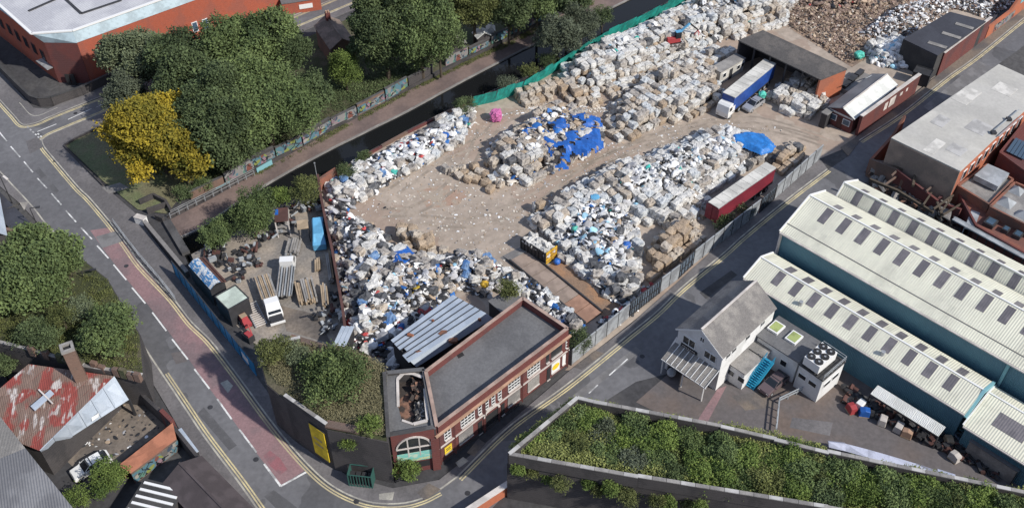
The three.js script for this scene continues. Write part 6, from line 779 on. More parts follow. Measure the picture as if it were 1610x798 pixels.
// plank stacks
function stack(label, px, n, rows, mats, grp) { const q = rect4(px, 0.6, 0.03), g = thing('plank_stack', label, 'timber', q.pos, q.yaw, grp), r = rng(px[0]); for (let y = 0; y < rows; y++) for (let i = 0; i < n; i++) { if (y === rows - 1 && r() < 0.35) continue; mb().box((r() - 0.5) * 0.6, 0.25 + y * 0.24, -q.W / 2 + (i + 0.5) * q.W / n, q.L * (0.82 + r() * 0.18), 0.2, q.W / n * 0.8, (r() - 0.5) * 0.03).build('plank', mats[Math.floor(r() * mats.length)], g, false); } for (const x of [-0.3, 0.3]) mb().box(x * q.L, 0.07, 0, 0.2, 0.13, q.W).build('bearer', M.bark, g, false); }
stack('widest stack of tan planks in the middle of the timber yard', [468, 481, 502, 471, 489, 438, 464, 444], 9, 4, [M.wood, M.wood, M.woodGrey]);
stack('stack of tan planks beside the rusty dividing wall', [506, 482, 518, 480, 514, 448, 504, 450], 4, 4, [M.wood, M.woodGrey]);
stack('long thin stack of grey planks along the dividing wall', [517, 444, 526, 443, 519, 398, 511, 400], 3, 5, [M.woodGrey, M.wood]);
stack('stack of grey sheets below the lean-to racks', [446, 400, 470, 396, 474, 374, 454, 376], 6, 3, [M.woodGrey, M.galv]);
stack('small pile of short planks near the dividing wall', [494, 425, 504, 424, 503, 405, 494, 406], 3, 3, [M.wood]);
// blue sheeted vehicle
{ const q = rect4([490, 383, 513, 381, 510, 344, 489, 345], 1.4), g = thing('sheeted_van', 'sky blue sheeted van against the rusty dividing wall', 'van', q.pos, q.yaw), L = q.L / 2; mb().geo(shell([[-L, 0.4], [L, 0.4], [L, 1.2], [L - 0.5, 1.95], [-L + 1.2, 2.05], [-L + 0.4, 1.3], [-L, 1.1]], q.W, 0.8, 0.18)).build('body', M.skyBlue, g, false); mb().geo(shell([[-L * 0.55, 2.03], [L * 0.55, 2.0], [L * 0.5, 2.12], [-L * 0.5, 2.14]], q.W * 0.5, 0.9, 0.03)).build('roof_panel', M.sheetBlue, g, false); for (const s of [-1, 1]) { wheel(g, L * 0.6, 0.36, s * q.W * 0.42, 0.36); wheel(g, -L * 0.6, 0.36, s * q.W * 0.42, 0.36); } }
// lean-to racks
{ const q = rect4([431, 350, 453, 346, 452, 326, 432, 328], 3), g = thing('storage_rack', 'rusty roofed lean-to rack with a blue sheet behind the timber yard', 'rack', q.pos, q.yaw); mb().box(0, 3, 0, q.L, 0.12, q.W).build('roof', M.rustDark, g, false); mb().box(q.L * 0.2, 3.1, -q.W * 0.36, q.L * 0.4, 0.06, q.W * 0.25).build('blue_sheet', M.tarpBlue, g, false); for (const x of [-1, 1]) for (const z of [-1, 1]) mb().box(x * q.L * 0.47, 1.47, z * q.W * 0.47, 0.16, 2.94, 0.16).build('post', M.paleStone, g, false); for (const y of [0.8, 1.7]) mb().box(0, y, 0, q.L * 0.9, 0.08, q.W * 0.9).build('shelf', M.woodGrey, g, false);
  const r = rng(12); for (let i = 0; i < 12; i++) mb().box((r() - 0.5) * q.L * 0.8, (i % 2 ? 0.95 : 1.85), (r() - 0.5) * q.W * 0.8, 0.6, 0.25, 0.4, r()).build('stored_part', i % 3 ? M.steelDark : M.galv, g, false);
  const k = rect4([467, 361, 485, 358, 483, 345, 466, 347], 2.6), t = thing('storage_rack', 'tan roofed shelter beside the sky blue sheeted van', 'shelter', k.pos, k.yaw); mb().box(0, 2.6, 0, k.L, 0.12, k.W).build('roof', M.wood, t, false); for (const x of [-1, 1]) for (const z of [-1, 1]) mb().box(x * k.L * 0.45, 1.27, z * k.W * 0.45, 0.14, 2.54, 0.14).build('post', M.steelDark, t, false);
}
// lorry body with a blue and white stained roof, green topped box and red machine by the hoarding
{ const q = rect4([329, 455, 353, 441, 316, 404, 297, 416], 3.4), g = thing('lorry_body', 'old lorry body with a blue and white stained roof by the blue hoarding', 'lorry body', q.pos, q.yaw); mb().box(0, 1.8, 0, q.L, 2.9, q.W).build('side', M.steelDark, g, false); for (let i = 0; i < 8; i++) { const f = (k) => [3.25 + 0.55 * Math.sin(Math.PI * k / 8), -q.W / 2 + q.W * k / 8], [y0, z0] = f(i), [y1, z1] = f(i + 1); mb().slab(V(-q.L / 2, y0, z0), V(q.L / 2, y0, z0), V(q.L / 2, y1, z1), V(-q.L / 2, y1, z1), 0.05).build('roof_strip', i < 6 ? M.blueStain : M.rustDark, g, false); } for (const x of [-0.35, 0.35]) for (const s of [-1, 1]) wheel(g, x * q.L, 0.45, s * q.W * 0.42, 0.45); mb().box(0, 3.3, q.W / 2 + 0.1, q.L, 0.25, 0.25).build('rail', M.rustDark, g, false);
  const k = rect4([358, 487, 391, 468, 370, 449, 337, 465], 3.3), t = thing('storage_container', 'pale green topped storage container beside the stained lorry body', 'box', k.pos, k.yaw); mb().box(0, 1.6, 0, k.L, 3.1, k.W).build('side', M.steelDark, t, false); mb().box(0, 3.23, 0, k.L * 0.94, 0.12, k.W * 0.94).build('roof', M.paleGreen, t, false); for (const s of [-1, 1]) { mb().box(0, 3.28, s * k.W / 2, k.L, 0.24, 0.12).build('rim', M.steelDark, t, false); mb().box(s * k.L / 2, 3.28, 0, 0.12, 0.24, k.W - 0.13).build('rim', M.steelDark, t, false); }
  const c = P(384, 502, 1), m = thing('scrap_machine', 'broken red machine standing between the hoarding and the grey ladder frame', 'machine', flatP(c), -0.9); m.scale.setScalar(0.72); mb().geo(shell([[-1.2, 0.5], [1.3, 0.5], [1.4, 1.2], [0.5, 1.5], [0.3, 2.1], [-0.9, 2.1], [-1.2, 1.5]], 1.4, 0.8)).build('body', M.red, m, false); mb().box(-0.3, 2.2, 0, 1.0, 0.12, 1.2).build('roof', M.wood, m, false); mb().beam(V(1.2, 1.2, 0.3), V(2.6, 2.2, 0.4), 0.22).beam(V(2.6, 2.2, 0.4), V(3.3, 0.9, 0.4), 0.18).build('arm', M.red, m, false); for (const s of [-1, 1]) { wheel(m, 0.9, 0.45, s * 0.7, 0.45); wheel(m, -0.8, 0.45, s * 0.7, 0.45); }
  const d = P(390, 530, 0.5), e = thing('scrap_machine', 'small red and black engine block near the end of the blue hoarding', 'machine', flatP(d), -0.7); mb().box(0, 0.6, 0, 1.6, 1.0, 0.9).build('body', M.steelDark, e, false); mb().box(0.2, 1.25, 0, 0.9, 0.3, 0.7).build('cover', M.red, e, false); mb().cyl(V(-0.5, 1.1, 0), V(-0.5, 1.8, 0), 0.12).build('exhaust', M.steelDark, e, false);
  const A = P(393, 476, 0.5), B = P(411, 512, 0.2), l = thing('ladder_frame', 'pale grey ladder frame lying beside the white flatbed lorry', 'ladder', flatP(along(A, B, 0.5)), 0); const nn = baseDir(A, B), o = V(-nn.z, 0, nn.x).multiplyScalar(0.75); for (const s of [-1, 1]) mb().beam(A.clone().addScaledVector(o, s), B.clone().addScaledVector(o, s), 0.14).build('rail', M.galv, l); for (let i = 0; i < 12; i++) { const p = along(A, B, (i + 0.5) / 12); mb().beam(p.clone().addScaledVector(o, -1), p.clone().addScaledVector(o, 1), 0.16, 0.1).build('rung', M.paleStone, l); }
  // miscellaneous yard scrap
  const r = rng(21), bits = [[352, 405, 1.6], [366, 418, 1.5], [378, 425, 1.2], [348, 388, 1.7], [400, 408, 0.8], [408, 415, 0.6], [386, 398, 1.2], [398, 392, 1.0], [372, 438, 1.0], [330, 396, 1.4], [410, 376, 0.9], [424, 372, 1.1], [500, 496, 0.9], [513, 500, 0.9], [526, 490, 1.0], [518, 520, 0.9], [528, 465, 0.8], [460, 330, 1.3], [475, 322, 1.2], [488, 330, 1.4], [462, 350, 1.0], [497, 322, 1.1]];
  const m1 = mb(), m2 = mb(), m3 = mb(); for (const [u, v, s] of bits) for (let i = 0; i < 8; i++) { const p = P(u, v, 0.3), t = [m1, m1, m1, m2, m2, m3][Math.floor(r() * 6)]; if (r() < 0.2) t.cyl(V(p.x + (r() - 0.5) * s * 1.6, 0.2 + r() * s * 0.8, p.z + (r() - 0.5) * s * 1.6), V(p.x + (r() - 0.5) * s * 2.6, 0.2 + r() * s * 1.3, p.z + (r() - 0.5) * s * 2.6), 0.07 + r() * 0.16); else t.box(p.x + (r() - 0.5) * s * 2, 0.15 + r() * s * 0.8, p.z + (r() - 0.5) * s * 2, 0.2 + r() * s * 0.6, 0.15 + r() * s * 0.4, 0.2 + r() * s * 0.5, r() * 3, (r() - 0.5) * 0.6, (r() - 0.5) * 0.6); }
  tag(m1.build('scrap_parts', M.steelDark), 'dark vehicle scrap piled round the timber yard', 'scrap', null, 'stuff'); tag(m2.build('scrap_parts', M.galv), 'pale metal scrap piled round the timber yard', 'scrap', null, 'stuff'); tag(m3.build('scrap_parts', M.rustDark), 'rusty scrap piled round the timber yard', 'scrap', null, 'stuff');
}
// weighbridge
{ const A = P(801, 409, 0.35), B = P(829, 394, 0.35), C = P(947, 490, 0.35), D = P(921, 508, 0.35), g = thing('weighbridge', 'long rust stained weighbridge deck beside the corner building', 'weighbridge', flatP(along(A, C, 0.5)), 0); const n = 7; for (let i = 0; i < n; i++) mb().slab(along(A, D, i / n + 0.003), along(B, C, i / n + 0.003), along(B, C, (i + 1) / n - 0.003), along(A, D, (i + 1) / n - 0.003), 0.25).build('deck_plate', i > 4 ? M.wbR : M.wb, g); for (const [p, q] of [[A, D], [B, C]]) mb().beam(p.clone().setY(0.42), q.clone().setY(0.42), 0.22, 0.32).build('kerb_rail', M.steelDark, g); mb().slab(P(790, 402, 0.06), P(820, 387, 0.06), B, A, 0.1).build('ramp', M.concrete, g); }
// red grab machine on the canal side bale stack
{ const p = P(1060, 52, 4), g = thing('grab_loader', 'red and blue grab loader standing among the white bales', 'loader', V(p.x, 0.05, p.z), 0.3); g.scale.setScalar(0.8); for (const s of [-1, 1]) mb().box(0, 0.5 + 2.2, s * 1.1, 3.4, 0.8, 0.6).build('track', M.black, g, false); mb().box(0, 1.6, 0, 4.6, 3.0, 3.6).build('plinth', M.heapDark, g, false); mb().geo(shell([[-1.8, 3.2], [1.2, 3.2], [1.2, 4.2], [-1.8, 4.4]], 2.4, 0.9)).build('house', M.red, g, false); mb().box(0.7, 4.9, 0.75, 1.3, 1.5, 0.9).build('cab', M.glass, g, false); mb().box(0.7, 5.72, 0.75, 1.4, 0.1, 1.0).build('cab_roof', M.skyBlue, g, false); mb().beam(V(0.8, 4.2, -0.3), V(3.8, 6.6, -0.3), 0.4).build('boom', M.skyBlue, g, false); mb().beam(V(3.8, 6.6, -0.3), V(6.0, 4.6, -0.3), 0.32).build('stick', M.black, g, false); for (let i = 0; i < 4; i++) mb().beam(V(6.0, 4.6, -0.3), V(6.0 + Math.cos(i * 1.57) * 0.7, 3.5, -0.3 + Math.sin(i * 1.57) * 0.7), 0.16).build('grab', M.red, g, false); }
// awning, long curved panel, barrier, crates in the forecourt
{ const q = [P(1369, 619, 2.3), P(1381, 605, 2.9), P(1488, 671, 2.9), P(1476, 686, 2.3)], g = thing('loading_canopy', 'long white corrugated loading canopy below the nearest warehouse', 'canopy', flatP(along(q[0], q[2], 0.5)), 0); const n = 10; for (let i = 0; i < n; i++) mb().slab(along(q[0], q[3], i / n), along(q[1], q[2], i / n), along(q[1], q[2], (i + 0.985) / n), along(q[0], q[3], (i + 0.985) / n), 0.07).build('roof_sheet', M.sheetWhite, g); for (let i = 0; i <= 4; i++) { const p = along(q[0], q[3], i / 4); mb().beam(p.clone().setY(2.2), flatP(p), 0.14).build('post', M.steelDark, g); } mb().beam(q[0].clone().setY(2.2), q[3].clone().setY(2.2), 0.1, 0.22).build('fascia', M.steelDark, g);
  const b = thing('curved_panel', 'long curved pale blue panel lying on the ground along the viaduct wall', 'panel', flatP(P(1400, 718)), 0), pa = pts([1303, 694, 1330, 697, 1365, 706, 1400, 716, 1440, 728, 1475, 740, 1503, 749], 1.8), pb = pts([1304, 703, 1330, 709, 1365, 719, 1400, 729, 1440, 739, 1475, 747, 1501, 754], 1.3); for (let i = 0; i < pa.length - 1; i++) mb().slab(pa[i], pa[i + 1], pb[i + 1], pb[i], 0.5).build('panel_section', M.paleBlue, b);
  const r = thing('barrier_rail', 'galvanised barrier rail bending across the forecourt', 'barrier', flatP(P(1224, 640)), 0), bp = pts([1219, 682, 1224, 634, 1278, 608], 0.03); for (let i = 0; i < 2; i++) { for (const y of [1.1, 0.6]) mb().beam(bp[i].clone().setY(y), bp[i + 1].clone().setY(y), 0.12).build('rail', M.galv, r); for (let j = 0; j <= 4; j++) { const a = along(bp[i], bp[i + 1], j / 4 + (i ? 0.02 : 0)); mb().beam(a, a.clone().setY(1.15), 0.1).build('post', M.galv, r); } }
  const crate = (label, u, v, mat, yaw, k = 1) => { const p = P(u, v, 0), g2 = thing('crate', label, 'crate', V(p.x, 0.03, p.z), yaw); for (const x of [-1, 0, 1]) for (const z of [-1, 1]) mb().box(x * 0.55 * k, 0.45, z * 0.6 * k, 0.1, 0.9, 0.1).build('post', mat, g2, false); for (const y of [0.12, 0.85]) for (const s of [-1, 0, 1]) { mb().box(0, y, s * 0.6 * k, 1.3 * k, 0.12, 0.12).build('rail', mat, g2, false); mb().box(s * 0.6 * k, y + 0.01, 0, 0.12, 0.1, 1.3 * k).build('cross_rail', mat, g2, false); } };
  crate('dark blue metal crate nearest the end of the white canopy', 1513, 695, M.gateBlue, 0.3, 1.3); crate('turquoise metal crate just behind the teal warehouse trim', 1508, 676, M.tealTrim, 0.78); crate('teal framed crate against the low extension wall', 1522, 684, M.tealTrim, 0.78);
  const pallets = [[1358, 652, M.tarpBlue, 'blue covered pallet load in the forecourt clutter'], [1352, 640, M.whitePaint, 'white wrapped pallet load at the top end of the clutter'], [1387, 665, M.paleStone, 'pale pallet load beside the dark heap'], [1412, 676, M.paleStone, 'cream pallet load under the white canopy edge'], [1425, 685, M.stone, 'tan pallet load at the end of the row'], [1490, 697, M.wood, 'orange tan wooden pallet beside the blue crates'], [1338, 646, M.red, 'small red drum beside the forecourt pallets'], [1500, 722, M.paleStone, 'pale tyre shaped bundle near the viaduct wall']];
  for (const [u, v, m, lab] of pallets) { const p = P(u, v, 0), g2 = thing('pallet_load', lab, 'pallet', V(p.x, 0.03, p.z), u * 0.37); mb().box(0, 0.08, 0, 1.2, 0.14, 1.0).build('pallet', M.wood, g2, false); mb().geo(shell([[-0.55, 0.16], [0.55, 0.16], [0.5, 0.95], [0, 1.05], [-0.5, 0.9]], 0.95, 0.85, 0.08)).build('load', m, g2, false); }
  const q2 = rect4([1528, 690, 1600, 742, 1615, 722, 1545, 672], 2.6), w = thing('wall_return', 'low grey block below the low extension at the right edge', 'building', q2.pos, q2.yaw); mb().box(0, 1.2, 0, q2.L, 2.4, q2.W).build('wall', M.concrete, w, false); mb().box(0, 2.47, 0, q2.L + 0.2, 0.14, q2.W + 0.2).build('roof', M.feltGrey, w, false); mb().box(-q2.L * 0.1, 1.1, q2.W / 2 + 0.04, 2.2, 2, 0.08).build('door', M.black, w, false);
  const rj = rng(55), jm = mb(), jn = mb(); for (let i = 0; i < 220; i++) { const t = rj(), u = 1325 + t * 250, v = 612 + t * 125 + (rj() - 0.3) * 26, p = P(u, v, 0.2); (i % 4 ? jm : jn).box(p.x, 0.1 + rj() * 0.5, p.z, 0.2 + rj() * 0.7, 0.15 + rj() * 0.5, 0.3 + rj() * 0.8, rj() * 3, (rj() - 0.5) * 0.8, (rj() - 0.5) * 0.8); } tag(jm.build('forecourt_clutter', M.steelDark), 'dark scrap heaped under the loading canopy', 'scrap', null, 'stuff'); tag(jn.build('forecourt_clutter', M.rustDark), 'rusty scrap scattered under the loading canopy', 'scrap', null, 'stuff');
}

// ---------------------------------------------------------------- trees and plants
const leafMat = std({ roughness: 0.85 });
function leafClump(seed, n, size) { // bent leaf faces round a point
  const r = rng(seed), g = [], q = new THREE.Quaternion();
  for (let i = 0; i < n; i++) { const a = new THREE.BufferGeometry(), s = size * (0.7 + r() * 0.6), b = s * 0.35 * (r() - 0.3); a.setAttribute('position', new THREE.Float32BufferAttribute([-s * 0.5, 0, 0, 0, b, -s * 0.32, s * 0.5, 0, 0, -s * 0.5, 0, 0, s * 0.5, 0, 0, 0, b, s * 0.32], 3)); q.setFromEuler(new THREE.Euler((r() - 0.5) * 2.0, r() * 6.28, (r() - 0.5) * 2.0)); a.applyQuaternion(q); a.translate((r() - 0.5) * 1.7, (r() - 0.5) * 1.2, (r() - 0.5) * 1.7); g.push(a); }
  const m = mergeGeometries(g); m.computeVertexNormals(); return m;
}
const CL = [leafClump(1, 14, 0.44), leafClump(2, 15, 0.4), leafClump(3, 13, 0.48), leafClump(4, 16, 0.36)];
const PAL = { dry: [[0.085, 0.08, 0.04], [0.22, 0.2, 0.11]], scrub: [[0.055, 0.07, 0.022], [0.3, 0.33, 0.1]], dark: [[0.03, 0.05, 0.018], [0.118, 0.158, 0.062]], mid: [[0.036, 0.062, 0.02], [0.145, 0.195, 0.066]], bright: [[0.045, 0.08, 0.015], [0.17, 0.23, 0.05]], yellow: [[0.075, 0.085, 0.01], [0.38, 0.285, 0.022]], pale: [[0.085, 0.11, 0.055], [0.18, 0.21, 0.12]], grey: [[0.06, 0.075, 0.045], [0.11, 0.13, 0.085]], olive: [[0.045, 0.06, 0.016], [0.15, 0.165, 0.05]] };
function crownMesh(name, lobes, n, size, pal, seed, parent, lift = 1) { // lift: paler young leaves
  const r = rng(seed), im = new THREE.InstancedMesh(CL[seed % 4], leafMat, n), m = new THREE.Matrix4(), q = new THREE.Quaternion(), c = new THREE.Color(), [c0, c1] = PAL[pal];
  const wsum = lobes.reduce((s, l) => s + l.r * l.r, 0);
  const tone = lobes.map(() => r());
  for (let i = 0; i < n; i++) {
    let k = r() * wsum, j = 0; while (k > lobes[j].r * lobes[j].r && j < lobes.length - 1) { k -= lobes[j].r * lobes[j].r; j++; }
    const l = lobes[j]; let x, y, z, d; do { x = r() * 2 - 1; y = r() * 2 - 1; z = r() * 2 - 1; d = Math.hypot(x, y, z); } while (d > 1 || d < 0.05 || (y / d < -0.35 && r() < 0.75));
    const na = at(FB, Math.floor((x / d + l.x) * 60 + seed * 31), Math.floor((y / d * 1.3 + z / d + l.z) * 60)); if (na < 0.43 && r() < 0.82) { im.setMatrixAt(i, m.makeScale(0.001, 0.001, 0.001).setPosition(l.x, l.y, l.z)); im.setColorAt(i, c.setRGB(c0[0], c0[1], c0[2])); continue; } const rad = r() < 0.8 ? 0.6 + na * 0.5 + r() * 0.16 : 0.35 + r() * 0.5; x *= rad / d; y *= rad / d; z *= rad / d;
    const s = size * (0.7 + r() * 0.6); q.setFromEuler(new THREE.Euler((r() - 0.5), r() * 6.28, (r() - 0.5)));
    m.compose(V(l.x + x * l.r, l.y + y * l.r * l.k, l.z + z * l.r), q, V(s, s, s)); im.setMatrixAt(i, m);
    const t = clamp(tone[j] * (pal === 'yellow' ? 0.8 : 0.5) + (na - 0.4) * 0.9 + r() * 0.35 - 0.1), b = (0.8 + r() * 0.4) * lift; c.setRGB(lerp(c0[0], c1[0], t) * b, lerp(c0[1], c1[1], t) * b, lerp(c0[2], c1[2], t) * b); im.setColorAt(i, c);
  }
  im.name = name; im.castShadow = im.receiveShadow = true; im.userData.kind = 'stuff'; parent.add(im); return im;
}
let treeSeed = 100;
// crown centre sighted at (u, v) and height hc above the street; rpx radius in photograph pixels; k height to width; base level y0
function tree(name, label, u, v, hc, rpx, pal, { k = 0.9, y0 = 0, cat = 'tree', n = 0, lobesN = 18, lift = 1, trunk = true, size = 0, group } = {}) {
  const seed = treeSeed++, r = rng(seed), c = P(u, v, hc), mpp = c.distanceTo(camera.position) / FOC, Rr = rpx * mpp;
  const g = thing(name, label, cat, V(c.x, y0, c.z), r() * 6.28, group), hy = hc - y0;
  const lobes = [{ x: 0, y: hy, z: 0, r: Rr * 0.66, k }];
  for (let i = 0; i < lobesN; i++) { const a = i * 2.4 + r() * 0.6, e = Math.asin(clamp(-0.25 + 1.2 * (i + 0.5) / lobesN, -1, 1)), d = Rr * (0.48 + r() * 0.4), s = Rr * (0.15 + r() * 0.28); lobes.push({ x: Math.cos(a) * Math.cos(e) * d, y: hy + Math.sin(e) * d * k, z: Math.sin(a) * Math.cos(e) * d, r: s, k: 0.85 + r() * 0.3 }); }
  const low = lobes.reduce((s, l) => Math.min(s, l.y - l.r * l.k), 1e9);
  if (low < 0.3) { const up = 0.3 - low; if (up < hy) for (const l of lobes) l.y = l.y + Math.min(up, Math.max(0, 0.3 + l.r * l.k * 0.6 - l.y)); }
  if (trunk) { const tr = mb(), tw = Math.max(0.08, Rr * 0.07); tr.cyl(V(0, 0, 0), V(0.1, hy * 0.75, 0), tw, tw * 0.6, 8); for (let i = 1; i < Math.min(6, lobes.length); i++) { const l = lobes[i]; tr.cyl(V(0.05, hy * (0.35 + i * 0.06), 0), V(l.x * 0.8, l.y, l.z * 0.8), tw * 0.45, tw * 0.18, 6); } tr.build('trunk', M.bark, g, false); }
  const cnt = n || Math.round(clamp(Rr * Rr * (0.7 + k) * 58, 160, 7000)); crownMesh('crown', lobes, cnt, size || clamp(Rr * 0.19, 0.42, 0.9), pal, seed, g, lift);
  return g;
}
const T = (label, ...a) => tree('broadleaf_tree', label, ...a);
T('pale grey green tree against the red brick unit', 232, 92, 7, 52, 'pale', { k: 1 });
T('big dark tree behind the pale grey green tree', 300, 110, 9, 62, 'dark', {});
T('large dark tree below the two red wall windows', 385, 85, 9, 68, 'mid', {});
T('dark spreading tree beside the brown roofed cottage', 440, 82, 8, 50, 'dark', {});
T('tall mid green tree in the middle of the canal side wood', 330, 180, 9, 66, 'dark', {});
T('dense green tree overhanging the graffiti wall', 415, 165, 8, 66, 'mid', {});
T('dark tree at the canal wall end of the wood', 482, 150, 6, 40, 'dark', {});
T('bright leaved young tree below the brown roofed cottage', 541, 108, 4.5, 28, 'bright', { k: 1.3 });
T('small dark tree left of the yellow tree', 198, 150, 5, 32, 'grey', {});
T('dark tree between the yellow tree and the ramp', 352, 226, 5.5, 48, 'dark', {});
T('round golden yellow tree on the grass verge corner', 250, 226, 5.6, 76, 'yellow', { k: 0.95, lobesN: 18 });
T('small golden yellow tree at the foot of the large one', 312, 238, 4.0, 34, 'yellow', { k: 1.2 });
T('tall dark poplar like tree beside the towpath', 604, 52, 9, 56, 'dark', { k: 1.5, lobesN: 18 });
T('tall mid green tree right of the dark towpath tree', 660, 55, 8.5, 50, 'mid', { k: 1.5, lobesN: 16 });
T('narrow dark tree at the right of the towpath group', 690, 58, 8, 32, 'dark', { k: 1.8 });
T('tree with bright top at the upper edge of the picture', 745, 8, 8, 42, 'olive', { k: 1.1 });
T('dark tree behind the small white huts', 800, 14, 7, 36, 'dark', { k: 1.2 });
T('dark tree on the far canal bank at the top edge', 845, 2, 7, 34, 'mid', { k: 1.2 });
T('last dark tree on the far bank before the open towpath', 893, -6, 7, 36, 'dark', { k: 1.2 });
T('round green tree leaning over the canal behind the timber yard', 398, 336, 3.4, 38, 'mid', { k: 0.9 });
T('lower green tree between the towpath and the lorry body', 338, 366, 2.6, 28, 'mid', { k: 0.8 });
T('rounded bush like tree on the canal bank by the orange wall corner', 478, 302, 2.6, 26, 'olive', { k: 0.8 });
T('small pale bush on the canal bank left of the rounded one', 443, 310, 2.2, 16, 'bright', {});
T('dark bush growing out of the white bag heap', 545, 272, 1.6, 17, 'dark', { k: 0.7 });
T('thin bush trailing along the canal bank', 572, 248, 1.3, 13, 'dark', { k: 0.6 });
T('dark bush at the near end of the turquoise netting', 730, 168, 2.0, 18, 'dark', { k: 0.8 });
T('grey green willow hanging over the canal by the netting', 878, 62, 5, 32, 'grey', { k: 1.2 });
T('second grey green willow further along the netting', 915, 40, 5, 30, 'grey', {});
T('small dark willow furthest along the netting', 948, 28, 4, 19, 'dark', {});
T('creeper bush on the canal side of the netting near the pink bale', 795, 132, 1.6, 18, 'grey', { k: 0.6 });
T('creeper bush on the netting below the willows', 832, 112, 1.6, 16, 'olive', { k: 0.6 });
T('low weed bush on the netting left of the willows', 862, 96, 1.8, 18, 'dark', { k: 0.6 });
T('big leafy tree on the left viaduct stump', 55, 425, 9, 66, 'mid', { y0: 5.3, k: 0.7, lobesN: 16 });
T('tree spilling off the left edge of the viaduct stump', -8, 440, 9, 55, 'mid', { y0: 5.3, k: 0.7 });
T('round green tree nearest the road on the viaduct stump', 172, 522, 8, 40, 'mid', { y0: 5.3, k: 0.75 });
T('small bright tree in the middle of the viaduct stump', 96, 500, 7.4, 24, 'olive', { y0: 5.3 });
T('dark bush on the stump behind the brick chimney', 60, 525, 7, 30, 'dark', { y0: 5.3, k: 0.7 });
T('thin pale bush on the stump behind the round tree', 125, 488, 7, 26, 'pale', { y0: 5.3, k: 0.6 });
T('dark bush at the left edge below the stump', 0, 575, 3, 24, 'dark', { k: 0.8 });
T('large round green tree on the corner viaduct block', 520, 592, 9.2, 54, 'mid', { y0: 7.7, k: 0.32, lobesN: 18 });
T('green bush at the blue hoarding end of the corner block', 430, 552, 9, 27, 'olive', { y0: 7.7, k: 0.8 });
T('thin brown green bush between the two on the corner block', 468, 560, 8.6, 24, 'pale', { y0: 7.7, k: 0.5 });
T('small bush on the parapet above the dark wall', 580, 668, 8.8, 17, 'bright', { y0: 7.7, k: 0.8 });
T('fern bush sprouting from the dark viaduct wall', 549, 695, 6.2, 12, 'bright', { y0: 5.2, k: 0.8 });
T('leafy bush at the foot of the arched window', 640, 738, 1.6, 22, 'bright', { y0: 0.13, k: 1.0 });
T('small bush left of the arched window', 626, 715, 2.6, 14, 'mid', { y0: 0.13, k: 1.4 });
T('small bush on the black felt shed', 799, 456, 3.9, 20, 'olive', { y0: 3.05, k: 0.5 });
T('dark bush between the corner building and the street fence', 908, 538, 1.8, 22, 'dark', { k: 1.1 });
T('bright bush beside the white car in the lower left yard', 166, 752, 2.2, 30, 'bright', { k: 0.9 });
T('small yellow green bush at the edge of the factory roof', 118, 782, 1.4, 18, 'bright', {});
T('dark hedge bush below the red trailer', 1140, 352, 1.2, 16, 'dark', { k: 0.7 });
T('dark hedge bush along the fence beside the red trailer', 1170, 332, 1.2, 15, 'dark', { k: 0.7 });
T('green bush on the pavement side of the planters', 290, 302, 1.2, 16, 'dark', { k: 0.6 });
T('green bush beside the towpath ramp railing', 318, 292, 1.0, 14, 'mid', { k: 0.6 });
// shrubs on the viaduct strip, each its own
const shr = [[925, 668, 20, 'bright'], [970, 705, 20, 'bright'], [1025, 712, 22, 'bright'], [1150, 740, 22, 'bright'], [1320, 765, 24, 'bright'], [1380, 780, 24, 'bright'], [1460, 778, 24, 'bright'], [905, 645, 17, 'mid'], [935, 652, 22, 'bright'], [892, 668, 22, 'mid'], [862, 690, 24, 'mid'], [835, 700, 18, 'bright'], [900, 700, 22, 'olive'], [945, 685, 26, 'grey'], [985, 690, 22, 'bright'], [1000, 668, 24, 'mid'], [1045, 690, 28, 'bright'], [1085, 692, 26, 'mid'], [955, 722, 24, 'mid'], [1000, 732, 22, 'grey'], [1040, 735, 24, 'mid'], [1062, 720, 20, 'olive'], [1135, 708, 34, 'mid'], [1180, 722, 24, 'bright'], [1112, 752, 36, 'bright'], [1060, 760, 20, 'dark'], [1205, 760, 28, 'olive'], [1232, 718, 30, 'bright'], [1268, 735, 32, 'mid'], [1160, 775, 24, 'mid'], [1255, 775, 30, 'bright'], [1305, 750, 30, 'olive'], [1335, 735, 30, 'mid'], [1350, 775, 34, 'bright'], [1395, 752, 32, 'mid'], [1410, 792, 28, 'mid'], [1440, 765, 28, 'bright'], [1480, 790, 30, 'mid'], [1500, 765, 26, 'olive'], [1545, 785, 32, 'bright'], [1590, 778, 26, 'mid'], [1590, 800, 24, 'olive'], [1300, 790, 26, 'dark'], [1530, 765, 18, 'mid']];
shr.forEach(([u, v, rp, pal]) => { const nm = { mid: 'mid green', bright: 'bright green', olive: 'olive green', grey: 'grey green', dark: 'dark green' }[pal], where = u < 870 ? 'at the pointed street end of' : u < 960 ? 'in the first thicket of' : u < 1060 ? 'on the near third of' : u < 1200 ? 'in the middle of' : u < 1350 ? 'beyond the middle of' : 'on the far third of', mid = 667 + (u - 905) * 0.11 + 8, side = v < mid ? 'forecourt side' : 'lower side', lab = `${nm} shrub ${where} the viaduct strip, ${side}`, vv = Math.max(lerp(v, mid + 8, 0.22), (u > 1219 ? 687 + (u - 1219) * 0.22 : 625 + (u - 905) * 0.197) + rp * 1.0 + 6); tree('viaduct_shrub', lab, u, vv, VH - 1.45 + rp * 0.008, rp, pal, { y0: VH - 1.82, k: 0.3, lift: 1.2, n: Math.round(rp * 36), size: 0.5, cat: 'shrub', lobesN: 7, group: lab }); });
